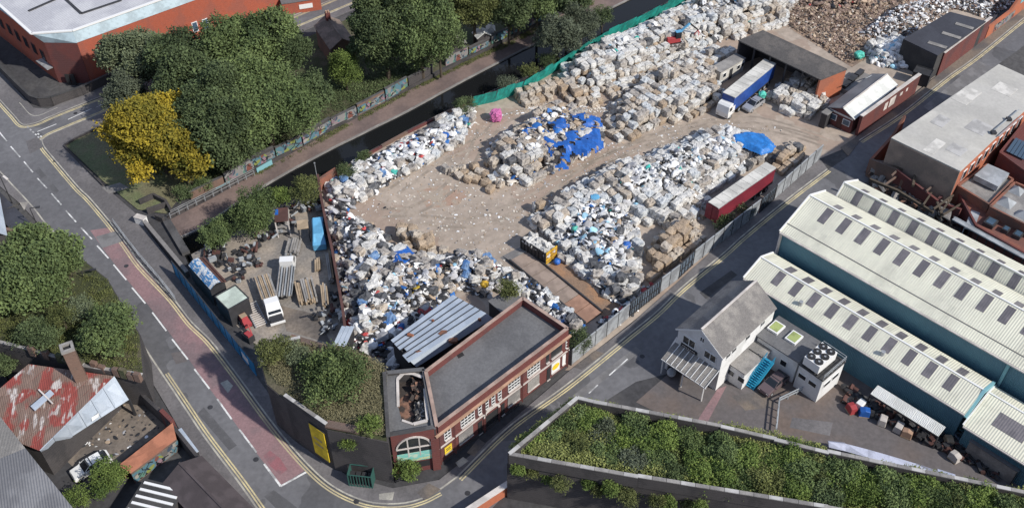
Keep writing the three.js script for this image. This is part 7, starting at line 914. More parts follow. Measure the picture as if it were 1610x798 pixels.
// ivy on the side wall of the strip
[[815, 738], [838, 742], [868, 752], [885, 762], [925, 760], [940, 770], [962, 768], [985, 782], [1005, 770], [1030, 788], [1050, 792], [1080, 790], [1100, 796]].forEach(([u, v], i) => tree('wall_creeper', 'creeper clump hanging on the dark side wall of the viaduct strip', u, v, VH - 2.0 - (i % 3) * 0.7, 10 + (i % 4) * 2, i % 2 ? 'olive' : 'bright', { y0: VH - 3.4, k: 0.9, cat: 'creeper', trunk: false, lobesN: 4, group: 'creepers on the viaduct side wall' }));
// ground cover nobody could count
function cover(name, label, px, h, n, pal, size, seed, cat, hv = 0) { const p = poly(px, h), r = rng(seed), im = new THREE.InstancedMesh(CL[seed % 4], leafMat, n), m = new THREE.Matrix4(), q = new THREE.Quaternion(), c = new THREE.Color(), [c0, c1] = PAL[pal]; let x0 = 1e9, x1 = -1e9, z0 = 1e9, z1 = -1e9; for (const [x, z] of p) { x0 = Math.min(x0, x); x1 = Math.max(x1, x); z0 = Math.min(z0, z); z1 = Math.max(z1, z); } let i = 0, guard = 0; while (i < n && guard++ < n * 30) { const x = lerp(x0, x1, r()), z = lerp(z0, z1, r()); if (!inside(x, z, p)) continue; const nn = at(FB, Math.floor(x * 12), Math.floor(z * 12)); if (nn < (hv ? 0.4 : 0.42) && r() < 0.8) continue; const s = size * (0.5 + r() * 0.9); q.setFromEuler(new THREE.Euler((r() - 0.5) * 0.5, r() * 6.28, (r() - 0.5) * 0.5)); m.compose(V(x, h + s * 0.25 + hv * r() * sst(0.35, 0.7, nn), z), q, V(s, s * 0.7, s)); im.setMatrixAt(i, m); const t = r() * 0.7 + nn * 0.4; c.setRGB(lerp(c0[0], c1[0], t), lerp(c0[1], c1[1], t), lerp(c0[2], c1[2], t)); im.setColorAt(i, c); i++; } im.count = i; im.name = numbered(name); im.castShadow = im.receiveShadow = true; scene.add(im); tag(im, label, cat || 'weeds', null, 'stuff'); }
cover('undergrowth', 'tangled undergrowth covering the long viaduct strip', [802, 712, 905, 630, 930, 634, 1131, 672, 1219, 692, 1305, 713, 1505, 755, 1640, 783, 1700, 812, 1640, 850, 1300, 792, 1000, 744], VH - 1.82, 24000, 'scrub', 0.48, 5, null, 0.9);
cover('dry_grass', 'bleached dry grass showing between the shrubs of the viaduct strip', [930, 700, 985, 676, 1000, 690, 960, 735, 1100, 740, 1180, 750, 1160, 720, 1380, 760, 1420, 800, 1330, 790, 1240, 790, 1060, 745], VH - 1.7, 1800, 'dry', 0.4, 11);
cover('undergrowth', 'weeds and dry grass on the corner viaduct block', [414, 566, 442, 538, 545, 548, 602, 576, 605, 684, 512, 662, 450, 618], VH - 0.82, 3400, 'dry', 0.4, 6, null, 0.3);
cover('undergrowth', 'rough growth on the left viaduct stump', [-70, 520, 60, 378, 120, 400, 160, 434, 212, 520, 218, 584, 130, 570, 40, 544], 5.4, 2400, 'olive', 0.5, 7);
cover('weeds', 'strip of weeds along the foot of the graffiti wall', [395, 268, 520, 205, 640, 141, 680, 120, 840, 44, 930, 2, 934, 6, 842, 52, 690, 122, 640, 148, 520, 214, 400, 277], CT + 0.05, 1700, 'olive', 0.35, 8);
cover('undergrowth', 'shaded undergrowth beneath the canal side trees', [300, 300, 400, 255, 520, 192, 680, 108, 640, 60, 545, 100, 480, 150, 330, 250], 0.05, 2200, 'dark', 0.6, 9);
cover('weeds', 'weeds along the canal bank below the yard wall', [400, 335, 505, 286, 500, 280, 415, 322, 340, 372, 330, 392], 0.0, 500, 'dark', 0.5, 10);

// ---------------------------------------------------------------- bales and rubbish
function vnoise(r) { const g = new Float32Array(512); for (let i = 0; i < 512; i++) g[i] = r(); return (x, y, z) => { const f = (v) => { const i = Math.floor(v); return [i, v - i]; }; const [xi, tx] = f(x + 64), [yi, ty] = f(y + 64), [zi, tz] = f(z + 64); const h = (a, b, c) => g[((a * 73) ^ (b * 151) ^ (c * 283)) & 511]; return lerp(lerp(lerp(h(xi, yi, zi), h(xi + 1, yi, zi), tx), lerp(h(xi, yi + 1, zi), h(xi + 1, yi + 1, zi), tx), ty), lerp(lerp(h(xi, yi, zi + 1), h(xi + 1, yi, zi + 1), tx), lerp(h(xi, yi + 1, zi + 1), h(xi + 1, yi + 1, zi + 1), tx), ty), tz); }; }
const TINT = { white: [[0.83, 0.82, 0.795], [0.66, 0.64, 0.605], [0.17, 0.165, 0.165]], bluish: [[0.78, 0.79, 0.79], [0.56, 0.59, 0.61], [0.1, 0.14, 0.19]], cream: [[0.7, 0.63, 0.54], [0.5, 0.42, 0.34], [0.14, 0.11, 0.085]], card: [[0.58, 0.45, 0.32], [0.42, 0.32, 0.23], [0.15, 0.11, 0.08]], mixed: [[0.7, 0.66, 0.6], [0.34, 0.3, 0.27], [0.06, 0.06, 0.065]], dark: [[0.22, 0.22, 0.23], [0.07, 0.075, 0.085], [0.025, 0.025, 0.03]], blue: [[0.35, 0.5, 0.68], [0.03, 0.14, 0.4], [0.02, 0.05, 0.13]] };
const baleMat = std({ vertexColors: true, roughness: 0.62, map: colourTex((x, y) => { const e = at(FC, x, y), d = at(FD, x, y); const k = clamp(0.42 + 0.85 * sst(0.22, 0.62, e) + 0.3 * (d - 0.5)); return [k, k, k]; }, 1.1, 1.1, 256), bumpMap: bumpTex((x, y) => at(FC, x, y) * 0.7 + at(FD, x, y) * 0.3, 1.1, 1.1, 256), bumpScale: 0.06 });
function crumple(seed, tint, sx, sy, sz, seg = 5, rough = 1, ball = 0.5) { // one squashed, bulging bale
  const r = rng(seed), nz = vnoise(r), g0 = new THREE.BoxGeometry(sx, sy, sz, seg, Math.max(2, seg - 1), Math.max(2, seg - 1)), a = g0.attributes.position, [c0, c1, c2] = TINT[tint];
  for (let i = 0; i < a.count; i++) { let x = a.getX(i), y = a.getY(i), z = a.getZ(i); const u = x / sx * 2, v = y / sy * 2, w = z / sz * 2, e = Math.max(Math.abs(u), Math.abs(v), Math.abs(w)), L = Math.hypot(u, v, w) / e; const k = lerp(1, 1 / L * 1.12, ball); const n = (nz(x * 2.6 + seed, y * 2.6, z * 2.6) - 0.5) * 0.42 * rough, n2 = (nz(x * 6, y * 6 + seed, z * 6) - 0.5) * 0.24 * rough; a.setXYZ(i, x * k * (1 + n + n2), y * k * (1 + n * 0.8 + n2), z * k * (1 + n + n2)); }
  const g = g0.toNonIndexed(); g.computeVertexNormals(); const p = g.attributes.position, N = g.attributes.normal, n = p.count, col = new Float32Array(n * 3), uv = new Float32Array(n * 2), off = r() * 9;
  for (let i = 0; i < n; i++) { const x = p.getX(i), y = p.getY(i), z = p.getZ(i), m = nz(x * 2.1 + 20, y * 2.1, z * 2.1 + seed), q = nz(x * 5.5, y * 5.5 + 9, z * 5.5); let c = m < 0.5 ? mixc(c0, c1, m * 1.3) : mixc(c1, c0, (m - 0.5) * 2); if (q > 0.72) c = mixc(c, c2, 0.75); col[i * 3] = c[0]; col[i * 3 + 1] = c[1]; col[i * 3 + 2] = c[2]; const ax = Math.abs(N.getX(i)), ay = Math.abs(N.getY(i)), az = Math.abs(N.getZ(i)); if (ay >= ax && ay >= az) { uv[i * 2] = x + off; uv[i * 2 + 1] = z; } else if (ax >= az) { uv[i * 2] = z + off; uv[i * 2 + 1] = y; } else { uv[i * 2] = x + off; uv[i * 2 + 1] = y; } }
  g.setAttribute('color', new THREE.BufferAttribute(col, 3)); g.setAttribute('uv', new THREE.BufferAttribute(uv, 2)); return g;
}
const BG = {}; let bs = 900;
for (const t of Object.keys(TINT)) BG[t] = [0, 1, 2, 3, 4].map(() => { const r = rng(bs++); return crumple(bs, t, 1.15 + r() * 0.4, 0.85 + r() * 0.3, 0.95 + r() * 0.35, 5, t === 'card' ? 0.6 : 1.1, 0.18 + r() * 0.32); });
const cardMat = baleMat;
const allBales = [], WORD = { white: 'white', bluish: 'bluish white', mixed: 'grey mottled', dark: 'black', blue: 'blue', cream: 'cream', card: 'brown cardboard' };
// a stack field: polygon, rows turned by yaw, up to nmax layers, tint weights
function bales(pile, px, { yaw = 0.78, nmax = 3, step = 1.32, tints, edge = 1.1, jit = 0.18, hN = 0.8, seed = 1, side, messy = 0.2 }) {
  const p = poly(px, 0), r = rng(seed), c = Math.cos(yaw), s = Math.sin(yaw), xs = p.map((q) => q[0]), xa = Math.min(...xs), xb = Math.max(...xs); let a0 = 1e9, a1 = -1e9, b0 = 1e9, b1 = -1e9;
  for (const [x, z] of p) { const a = x * c - z * s, b = x * s + z * c; a0 = Math.min(a0, a); a1 = Math.max(a1, a); b0 = Math.min(b0, b); b1 = Math.max(b1, b); }
  for (let a = a0; a < a1; a += step * 1.06) for (let b = b0; b < b1; b += step * 0.96) {
    const aa = a + (r() - 0.5) * jit * 2, bb = b + (r() - 0.5) * jit * 2, x = aa * c + bb * s, z = -aa * s + bb * c; if (!inside(x, z, p)) continue;
    const d = edgeDist(x, z, p), nz = at(FB, Math.floor(x * 9 + 300), Math.floor(z * 9)); let n = Math.round(clamp(Math.min(d / edge + 0.6, nmax) + (nz - 0.5) * 2.4 * hN, 1, nmax + 0.6)); if (r() < 0.03) continue;
    for (let k = 0; k < n; k++) { if (n - k > 2 && d > 2.0) continue; const top = k === n - 1; let w = r(), ti = 0; const tw = (!top && side) ? side : tints; const keys = Object.keys(tw); while (ti < keys.length - 1 && w > tw[keys[ti]]) { w -= tw[keys[ti]]; ti++; }
      const pos = V(x + (r() - 0.5) * messy, 0.5 + k * 0.98 + (r() - 0.5) * 0.1, z + (r() - 0.5) * messy), dist = pos.distanceTo(camera.position);
      allBales.push({ pos, rot: new THREE.Euler((r() - 0.5) * messy * 1.2, yaw + (r() - 0.5) * messy * 2 + (r() < 0.3 ? 1.57 : 0), (r() - 0.5) * messy * 1.2), t: keys[ti], v: Math.floor(r() * 5), s: 0.88 + r() * 0.32, label: `${WORD[keys[ti]]} bale, ${top ? (n > 1 ? 'top layer' : 'single layer') : 'lower layer'}, ${x < lerp(xa, xb, 0.25) ? 'left end' : x < lerp(xa, xb, 0.5) ? 'left middle' : x < lerp(xa, xb, 0.75) ? 'right middle' : 'right end'} of ${pile}`, score: (top ? 1 : d < 1.4 ? 0.8 : 0.3) / dist + r() * 0.0012 }); }
  }
}
bales('the long netting stack', [878, 118, 905, 98, 930, 80, 985, 58, 1065, 18, 1110, -10, 1235, -30, 1250, 5, 1235, 38, 1170, 58, 1120, 72, 1075, 92, 1000, 128, 940, 150, 905, 148, 885, 140], { nmax: 4, tints: { white: 0.5, bluish: 0.12, mixed: 0.2, cream: 0.15, dark: 0.03 }, side: { cream: 0.5, card: 0.25, mixed: 0.2, white: 0.05 }, seed: 11, yaw: 0.5 });
bales('the front row of the netting stack', [800, 152, 840, 140, 880, 130, 905, 142, 945, 152, 1000, 130, 1060, 104, 1070, 110, 1000, 142, 950, 164, 905, 166, 880, 150, 820, 170], { nmax: 2, tints: { cream: 0.45, card: 0.38, white: 0.09, mixed: 0.08 }, seed: 12, yaw: 0.5 });
bales('the middle block by the cabin', [958, 170, 990, 150, 1010, 132, 1050, 108, 1085, 92, 1120, 80, 1150, 84, 1125, 104, 1118, 116, 1135, 128, 1136, 166, 1110, 180, 1070, 192, 1040, 196, 1015, 214, 985, 222, 960, 222, 955, 200], { nmax: 3, tints: { white: 0.36, bluish: 0.08, mixed: 0.24, cream: 0.26, card: 0.06 }, side: { cream: 0.5, card: 0.3, white: 0.1, mixed: 0.1 }, seed: 13, yaw: 0.72 });
bales('the central tarpaulin block', [768, 232, 800, 210, 830, 190, 860, 172, 890, 168, 920, 182, 945, 196, 950, 232, 925, 248, 880, 268, 840, 290, 800, 296, 775, 278, 762, 252], { nmax: 3, tints: { mixed: 0.32, cream: 0.28, white: 0.17, card: 0.2, dark: 0.03 }, side: { cream: 0.5, mixed: 0.3, card: 0.2 }, seed: 14, yaw: 0.72 });
bales('the scatter before the central block', [700, 268, 735, 260, 770, 272, 800, 292, 790, 304, 760, 302, 738, 290, 716, 292], { nmax: 1, tints: { card: 0.55, cream: 0.25, mixed: 0.1, white: 0.1 }, seed: 15, messy: 0.6, jit: 0.3, step: 1.5 });
bales('the canal wall heap', [516, 296, 560, 262, 600, 246, 650, 220, 700, 190, 740, 176, 756, 184, 735, 204, 725, 222, 690, 246, 650, 270, 610, 288, 575, 312, 548, 332, 520, 330], { nmax: 2, tints: { white: 0.52, bluish: 0.16, mixed: 0.2, dark: 0.09, blue: 0.03 }, seed: 16, messy: 0.5, jit: 0.3, step: 1.4 });
bales('the row above the dark heap', [612, 362, 640, 356, 668, 372, 690, 392, 708, 402, 700, 412, 670, 404, 645, 398, 622, 384], { nmax: 2, tints: { card: 0.6, cream: 0.4 }, messy: 0.5, seed: 17, yaw: 0.4 });
bales('the dividing wall heap', [512, 330, 545, 338, 600, 362, 622, 396, 690, 412, 730, 396, 775, 412, 812, 432, 838, 452, 800, 452, 768, 468, 720, 458, 660, 496, 612, 530, 604, 560, 552, 545, 540, 480, 528, 410], { nmax: 3, tints: { mixed: 0.42, white: 0.32, dark: 0.13, cream: 0.09, blue: 0.04 }, seed: 18, messy: 0.55, jit: 0.35, step: 1.36, hN: 1.1 });
bales('the weighbridge strip', [800, 430, 840, 446, 880, 480, 918, 514, 898, 532, 870, 500, 838, 474, 812, 458], { nmax: 1, tints: { white: 0.5, bluish: 0.2, dark: 0.2, mixed: 0.1 }, seed: 19, messy: 0.5, jit: 0.3 });
bales('the street fence block', [826, 356, 870, 318, 905, 300, 962, 268, 1010, 252, 1050, 236, 1100, 214, 1135, 206, 1200, 224, 1214, 236, 1190, 258, 1150, 282, 1112, 306, 1108, 344, 1090, 362, 1040, 360, 1000, 352, 950, 350, 905, 370, 880, 384, 838, 366], { nmax: 3, tints: { white: 0.46, bluish: 0.16, mixed: 0.22, cream: 0.13, dark: 0.03 }, side: { white: 0.4, cream: 0.35, mixed: 0.25 }, seed: 20, yaw: 0.72, messy: 0.26 });
bales('the ragged container heap', [884, 390, 930, 372, 985, 362, 1010, 378, 1008, 410, 1000, 440, 1010, 455, 985, 480, 962, 474, 935, 452, 905, 420, 882, 408], { nmax: 2, tints: { white: 0.34, bluish: 0.24, mixed: 0.24, dark: 0.18 }, seed: 21, messy: 0.7, jit: 0.4 });
bales('the cardboard stack by the street fence', [1032, 372, 1060, 352, 1088, 362, 1108, 380, 1078, 412, 1046, 436, 1016, 448, 1012, 416, 1014, 388], { nmax: 3, tints: { card: 0.55, cream: 0.42, white: 0.03 }, side: { card: 0.7, cream: 0.3 }, seed: 22, messy: 0.12, jit: 0.08, hN: 0.3 });
bales('the stack behind the red trailer', [1212, 258, 1240, 222, 1270, 232, 1268, 244, 1236, 272, 1222, 278], { nmax: 3, tints: { card: 0.7, cream: 0.2, dark: 0.1 }, seed: 23, messy: 0.2, hN: 0.3 });
bales('the stack beside the silver car', [1200, 158, 1214, 140, 1245, 122, 1290, 132, 1304, 150, 1296, 172, 1262, 190, 1240, 180, 1215, 168], { nmax: 2, tints: { white: 0.4, cream: 0.3, mixed: 0.2, card: 0.1 }, seed: 24, messy: 0.3 });
bales('the black shed heap', [1362, 80, 1400, 62, 1420, 66, 1432, 100, 1400, 106, 1372, 98], { nmax: 2, tints: { white: 0.8, bluish: 0.2 }, seed: 25, messy: 0.7, jit: 0.4 });
{ // white bags inside the container
  const { q } = M.skipF; for (let i = 0; i < 12; i++) { const r = rng(i + 60), x = (-0.42 + (i % 6) * 0.165) * q.L, z = (i < 6 ? -0.24 : 0.24) * q.W, p = V(q.pos.x + q.d.x * x + q.n.x * z, 1.75 + r() * 0.2, q.pos.z + q.d.z * x + q.n.z * z); allBales.push({ pos: p, rot: new THREE.Euler(r(), r() * 6, r()), t: 'white', v: i % 5, s: 0.72 + r() * 0.15, label: 'white sack of waste lying in the yellow ended container', score: 1 }); }
}
{ // the largest 300 of each kind in view are things of their own, the rest one object per kind
  const kinds = [['cardboard_bale', (b) => b.t === 'card' || b.t === 'cream', 'cardboard bale'], ['waste_bale', (b) => b.t !== 'card' && b.t !== 'cream', 'bale']];
  const q = new THREE.Quaternion(), m4 = new THREE.Matrix4();
  for (const [name, test, cat] of kinds) { const L = allBales.filter(test).sort((a, b) => b.score - a.score), rest = [];
    L.forEach((b, i) => { const g = BG[b.t][b.v]; if (i < 300) { const m = new THREE.Mesh(g, baleMat); m.name = numbered(name); m.position.copy(b.pos); m.rotation.copy(b.rot); m.scale.set(b.s, b.s * 0.92, b.s); m.castShadow = m.receiveShadow = true; scene.add(m); tag(m, b.label, cat, b.label); } else rest.push(g.clone().applyMatrix4(m4.compose(b.pos, q.setFromEuler(b.rot), V(b.s, b.s, b.s)))); });
    if (rest.length) { const m = new THREE.Mesh(mergeGeometries(rest), baleMat); m.name = numbered(`${name}_pile`); m.castShadow = m.receiveShadow = true; scene.add(m); tag(m, name === 'waste_bale' ? 'remaining pale plastic bales heaped across the waste yard' : 'remaining tan and cream bales heaped across the waste yard', 'bale pile', null, 'stuff'); } console.log(name, L.length); }
}
// ragged loose waste: sheets, bags and scraps over the heaps
const scrapG = [0, 1, 2, 3].map((k) => { const r = rng(400 + k), nz = vnoise(r), g = new THREE.IcosahedronGeometry(0.5, 1), a = g.attributes.position; for (let i = 0; i < a.count; i++) { const x = a.getX(i), y = a.getY(i), z = a.getZ(i), s = 0.65 + nz(x * 3 + k, y * 3, z * 3) * 0.8; a.setXYZ(i, x * s * 1.3, y * s * (k % 2 ? 0.4 : 0.8), z * s); } g.computeVertexNormals(); return g; });
const scrapMat = std({ roughness: 0.6 });
const LOOSE = { white: [0.78, 0.78, 0.78], grey: [0.4, 0.4, 0.42], dark: [0.035, 0.036, 0.042], blue: [0.03, 0.15, 0.45], sky: [0.3, 0.55, 0.72], teal: [0.05, 0.42, 0.36], tan: [0.42, 0.32, 0.23], brown: [0.27, 0.19, 0.15], red: [0.45, 0.06, 0.06], yellow: [0.6, 0.42, 0.04], cream: [0.62, 0.56, 0.48] };
function loose(label, px, n, mix, { h = 1.2, size = 0.6, seed = 1, name = 'loose_rubbish' } = {}) {
  const p = poly(px, 0), r = rng(seed), keys = Object.keys(mix), im = new THREE.InstancedMesh(scrapG[seed % 4], scrapMat, n), m = new THREE.Matrix4(), q = new THREE.Quaternion(), c = new THREE.Color(); let x0 = 1e9, x1 = -1e9, z0 = 1e9, z1 = -1e9; for (const [x, z] of p) { x0 = Math.min(x0, x); x1 = Math.max(x1, x); z0 = Math.min(z0, z); z1 = Math.max(z1, z); } let i = 0, gd = 0;
  while (i < n && gd++ < n * 40) { const x = lerp(x0, x1, r()), z = lerp(z0, z1, r()); if (!inside(x, z, p)) continue; const d = edgeDist(x, z, p), s = size * (0.35 + r() * r() * 1.6), y = 0.06 + Math.min(h, d * 0.9) * (0.55 + 0.6 * at(FB, Math.floor(x * 14), Math.floor(z * 14))) * (h > 0.2 ? 1 : 0) + s * 0.1; q.setFromEuler(new THREE.Euler((r() - 0.5) * 1.6, r() * 6.28, (r() - 0.5) * 1.6)); if (h < 0.2) q.setFromEuler(new THREE.Euler(0, r() * 6.28, 0)); m.compose(V(x, y, z), q, V(s * (0.7 + r()), s * (h < 0.2 ? 0.25 : 0.6 + r() * 0.5), s)); im.setMatrixAt(i, m); let w = r(), t = 0; while (t < keys.length - 1 && w > mix[keys[t]]) { w -= mix[keys[t]]; t++; } const k = 0.7 + r() * 0.45, cc = LOOSE[keys[t]]; c.setRGB(cc[0] * k, cc[1] * k, cc[2] * k); im.setColorAt(i, c); i++; }
  im.count = i; im.name = numbered(name); im.castShadow = im.receiveShadow = true; scene.add(im); tag(im, label, 'rubbish', null, 'stuff');
}
const heap1 = [512, 330, 545, 338, 600, 362, 622, 396, 690, 412, 730, 396, 775, 412, 812, 432, 838, 452, 800, 452, 768, 468, 720, 458, 660, 496, 612, 530, 604, 560, 552, 545, 540, 480, 528, 410];
loose('ragged bags and dark rubbish strewn over the heap by the dividing wall', heap1, 2600, { dark: 0.38, grey: 0.24, white: 0.26, blue: 0.025, sky: 0.015, tan: 0.065, red: 0.01, yellow: 0.005 }, { h: 2.9, size: 0.6, seed: 41 });
loose('dark rubbish between the heap and the blue corrugated shed', [545, 500, 600, 500, 650, 500, 700, 462, 712, 466, 620, 534, 650, 572, 612, 582, 604, 562, 556, 548], 700, { dark: 0.5, grey: 0.15, white: 0.25, blue: 0.06, red: 0.04 }, { h: 1.2, size: 0.8, seed: 42 });
loose('torn white plastic and rubbish over the ragged heap behind the container', [838, 352, 872, 318, 930, 290, 965, 300, 1000, 350, 1008, 410, 1000, 440, 1012, 455, 985, 482, 962, 474, 935, 452, 905, 420, 880, 396, 860, 372], 2200, { white: 0.44, grey: 0.22, dark: 0.22, sky: 0.05, blue: 0.02, teal: 0.015, tan: 0.035 }, { h: 2.5, size: 0.6, seed: 43 });
loose('plastic sheeting over the street fence block', [900, 304, 962, 268, 1050, 236, 1135, 206, 1200, 224, 1190, 258, 1112, 306, 1105, 344, 1040, 356, 960, 340], 1100, { white: 0.6, grey: 0.25, dark: 0.1, sky: 0.03, teal: 0.01 }, { h: 3.6, size: 0.6, seed: 44 });
loose('loose sheets over the long netting stack', [885, 120, 930, 84, 1065, 20, 1235, -25, 1240, 34, 1120, 70, 1000, 126, 930, 146], 1700, { white: 0.5, grey: 0.2, dark: 0.16, cream: 0.1, sky: 0.025, red: 0.005, teal: 0.01 }, { h: 4.3, size: 0.62, seed: 45 });
loose('loose bags on the heap along the canal wall', [516, 296, 560, 262, 650, 220, 740, 176, 752, 186, 725, 222, 650, 270, 575, 312, 548, 334, 520, 330], 900, { white: 0.48, grey: 0.22, dark: 0.2, blue: 0.05, teal: 0.02, red: 0.03 }, { h: 1.6, size: 0.65, seed: 46 });
loose('crumpled waste over the block under the blue tarpaulin', [768, 232, 830, 190, 890, 168, 945, 196, 950, 232, 880, 268, 800, 296, 764, 254], 700, { white: 0.3, cream: 0.3, dark: 0.2, blue: 0.14, tan: 0.06 }, { h: 3.2, size: 0.6, seed: 47 });
loose('rubbish between the weighbridge and the corner building', [796, 436, 840, 446, 918, 514, 900, 536, 830, 470], 500, { white: 0.35, dark: 0.4, blue: 0.1, grey: 0.15 }, { h: 0.8, size: 0.6, seed: 48 });
loose('litter scattered over the bare yard floor', [520, 330, 640, 260, 760, 190, 900, 160, 960, 165, 1140, 190, 1290, 210, 1210, 205, 1050, 235, 900, 290, 815, 360, 800, 420, 700, 380, 600, 345], 2200, { white: 0.2, cream: 0.4, grey: 0.1, tan: 0.25, dark: 0.05 }, { h: 0.1, size: 0.19, seed: 49, name: 'litter' });
loose('litter along the netting stack front', [760, 190, 860, 160, 950, 165, 1060, 110, 1090, 100, 1000, 165, 950, 178, 860, 172], 900, { white: 0.25, cream: 0.45, tan: 0.3 }, { h: 0.1, size: 0.26, seed: 50, name: 'litter' });
loose('black and white shredded waste along the top right edge of the yard', [1345, 55, 1400, 16, 1500, -12, 1590, -20, 1600, 0, 1555, 30, 1500, 14, 1425, 58, 1380, 70], 3200, { white: 0.36, dark: 0.24, grey: 0.16, brown: 0.24 }, { h: 1.8, size: 0.42, seed: 51 });
loose('bright shredded plastic against the black shed', [1360, 84, 1392, 60, 1420, 62, 1436, 92, 1430, 108, 1398, 108, 1370, 100], 700, { white: 0.75, grey: 0.2, sky: 0.05 }, { h: 2.4, size: 0.6, seed: 52 });
loose('brown shredded waste spread over the far end of the yard', [1240, 0, 1300, -30, 1420, -40, 1440, 10, 1370, 60, 1360, 96, 1330, 100, 1270, 60, 1240, 40], 6500, { brown: 0.5, tan: 0.36, dark: 0.1, cream: 0.04 }, { h: 0.5, size: 0.3, seed: 53 });
loose('tall brown timber waste heap at the top edge of the yard', [1265, 8, 1290, -25, 1350, -40, 1400, -25, 1405, 0, 1370, 18, 1330, 22, 1290, 24], 2200, { brown: 0.5, tan: 0.32, dark: 0.17, red: 0.01 }, { h: 2.8, size: 0.5, seed: 54 });
loose('rubbish at the foot of the street fence and bales', [985, 480, 1010, 452, 1030, 450, 1000, 490, 950, 520, 935, 510], 260, { white: 0.3, dark: 0.4, grey: 0.2, red: 0.1 }, { h: 0.5, size: 0.5, seed: 55 });
loose('debris on the lower left yard floor', [100, 716, 160, 645, 205, 618, 248, 640, 262, 664, 190, 720], 110, { dark: 0.6, white: 0.12, grey: 0.15, tan: 0.13 }, { h: 0.15, size: 0.28, seed: 56 });
// blue tarpaulins draped over bales
function tarp(label, px, hf, seed, torn = 0.58, mat = M.tarpBlue, name = 'tarpaulin') { // ragged cloth over a polygon, following the stack below
  const p = poly(px, 2.5), r = rng(seed), N = 34; let x0 = 1e9, x1 = -1e9, z0 = 1e9, z1 = -1e9; for (const [x, z] of p) { x0 = Math.min(x0, x); x1 = Math.max(x1, x); z0 = Math.min(z0, z); z1 = Math.max(z1, z); }
  const H = (x, z) => { const d = edgeDist(x, z, p), ins = inside(x, z, p) ? 1 : -1; return hf + 0.35 * (at(FB, Math.floor(x * 20), Math.floor(z * 20)) - 0.5) + 0.7 * (at(FC, Math.floor(x * 9), Math.floor(z * 9)) - 0.5) - 0.55 * sst(0.9, 0, d * ins); }, b = mb();
  for (let i = 0; i < N; i++) for (let j = 0; j < N; j++) { const xa = lerp(x0, x1, i / N), xb = lerp(x0, x1, (i + 1) / N), za = lerp(z0, z1, j / N), zb = lerp(z0, z1, (j + 1) / N); if (!inside((xa + xb) / 2, (za + zb) / 2, p)) continue; if (torn && at(FB, Math.floor((xa + xb) * 17), Math.floor((za + zb) * 17)) * 0.5 + at(FC, Math.floor((xa + xb) * 8), Math.floor((za + zb) * 8)) * 0.5 > torn) continue; b.quad(V(xa, H(xa, za), za), V(xb, H(xb, za), za), V(xb, H(xb, zb), zb), V(xa, H(xa, zb), zb)); }
  return tag(b.build(name, mat), label, name === 'tarpaulin' ? 'tarpaulin' : 'sheet');
}
tarp('torn blue tarpaulin draped over the lower side of the central bale block', [846, 206, 872, 212, 900, 206, 942, 198, 950, 232, 926, 246, 898, 236, 894, 264, 874, 262, 864, 238, 848, 222], 2.9, 1, 0.56);
tarp('torn blue tarpaulin strip over the top of the central bale block', [858, 198, 890, 180, 916, 180, 944, 188, 948, 200, 905, 204, 872, 208], 3.35, 2, 0.56); tarp('narrow blue tarpaulin rag at the left of the central bale block', [816, 208, 838, 184, 860, 188, 852, 200, 826, 218], 2.95, 3, 0.58);
tarp('smooth bright blue tarpaulin on the bales beside the red trailer', [1146, 212, 1172, 207, 1200, 212, 1220, 232, 1214, 240, 1196, 246, 1172, 234, 1150, 226], 3.25, 4, 0.75, M.tarpBright);
tarp('crumpled dark blue sheet in the pit of the heap by the dividing wall', [612, 396, 640, 386, 656, 400, 650, 420, 630, 424, 614, 410], 3.1, 5, 0.6);
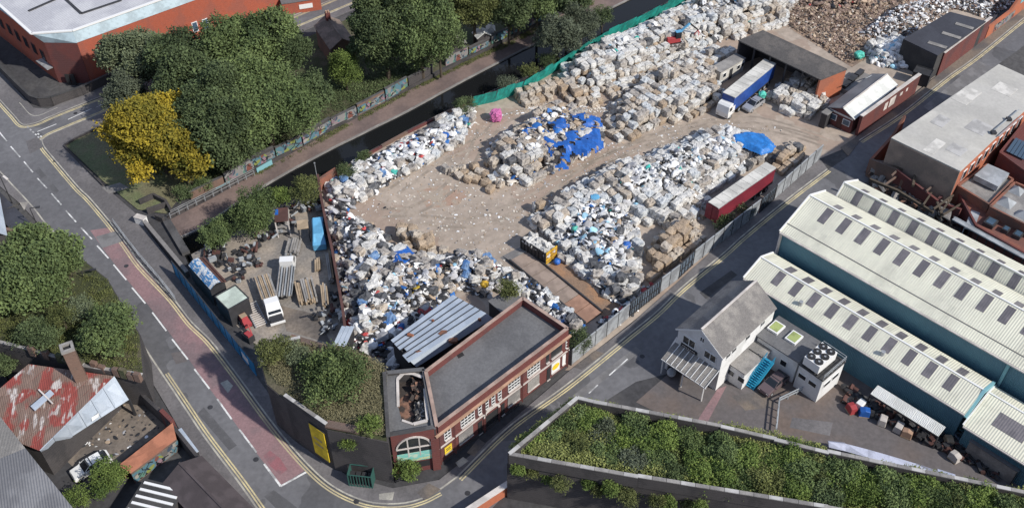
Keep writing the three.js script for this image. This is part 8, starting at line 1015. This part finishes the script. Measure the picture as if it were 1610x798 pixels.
// particular things among the waste
{ const bag = (label, u, v, h, tint, s, name = 'waste_sack') => { const p = P(u, v, h), m = new THREE.Mesh(BG[tint === 'own' ? 'white' : tint][u % 5], baleMat); m.name = numbered(name); m.position.copy(p); m.scale.setScalar(s); m.rotation.set(0.2, u, 0.1); scene.add(m); return tag(m, label, 'sack'); };
  const pk = new THREE.Mesh(crumple(77, 'white', 1.8, 1.9, 2.0, 8, 1.2, 0.7), std({ color: new THREE.Color().setRGB(0.6, 0.16, 0.38), roughness: 0.55, bumpMap: baleMat.bumpMap, bumpScale: 0.08 })); pk.geometry.deleteAttribute('color'); pk.name = numbered('wrapped_bundle'); pk.position.copy(P(780, 181, 1.0)); scene.add(pk); tag(pk, 'bright pink wrapped bundle at the near end of the turquoise netting', 'bundle');
  const yl = new THREE.Mesh(crumple(78, 'white', 1.0, 0.8, 1.0, 6, 1.2, 0.9), M.yellow); yl.name = numbered('plastic_sack'); yl.position.copy(P(762, 447, 2.4)); scene.add(yl); tag(yl, 'yellow plastic sack on the dark heap above the felt shed', 'sack');
  const tl = (label, u, v, h, s, mat) => { const m = new THREE.Mesh(crumple(u, 'white', s, s * 0.8, s, 7, 1.3, 0.9), mat); m.geometry.deleteAttribute('color'); m.name = numbered('plastic_sheet'); m.position.copy(P(u, v, h)); scene.add(m); tag(m, label, 'sheet'); };
  tl('turquoise wrapped bundle beside the silver car', 1199, 149, 0.8, 1.4, M.tealBag); tl('turquoise plastic scrap on the ragged heap behind the container', 905, 360, 2.2, 1.0, M.tealBag); tl('turquoise tank by the dark ground behind the gatehouse', 1352, 86, 1.0, 1.5, M.tealBag); tl('light blue plastic heap on the ragged block edge by the yard floor', 935, 312, 2.6, 1.4, M.skyBlue); tl('blue plastic drum lid beside the yellow container doors', 876, 411, 0.5, 0.9, M.tarpBlue); tl('small blue sack on the dark heap in front of the corrugated shed', 640, 462, 2.0, 1.0, M.tarpBlue); tl('blue sack pair on the canal wall heap', 700, 213, 1.5, 1.1, M.tarpBlue); tl('royal blue sheet on the ragged heap near the street fence', 985, 385, 1.7, 1.2, M.tarpBlue);
  // lone standing bale in the open yard
  const p = P(848, 334, 0), g = thing('standing_bale', 'lone tall cardboard bale standing on the bare yard floor above the container', 'bale', V(p.x, 0.03, p.z), 0.3); for (let k = 0; k < 2; k++) { const m = new THREE.Mesh(BG.card[k], baleMat); m.name = 'bale_block'; m.position.set(k * 0.12, 0.55 + k * 1.05, 0); m.rotation.y = k * 0.4; g.add(m); } const m3 = new THREE.Mesh(BG.white[2], baleMat); m3.name = 'bale_block'; m3.position.set(-0.5, 0.9, -0.3); m3.scale.set(0.5, 1.6, 0.9); g.add(m3);
}

scene.traverse((o) => { if (o.isMesh) { o.castShadow = true; o.receiveShadow = true; } });
renderer.render(scene, camera);
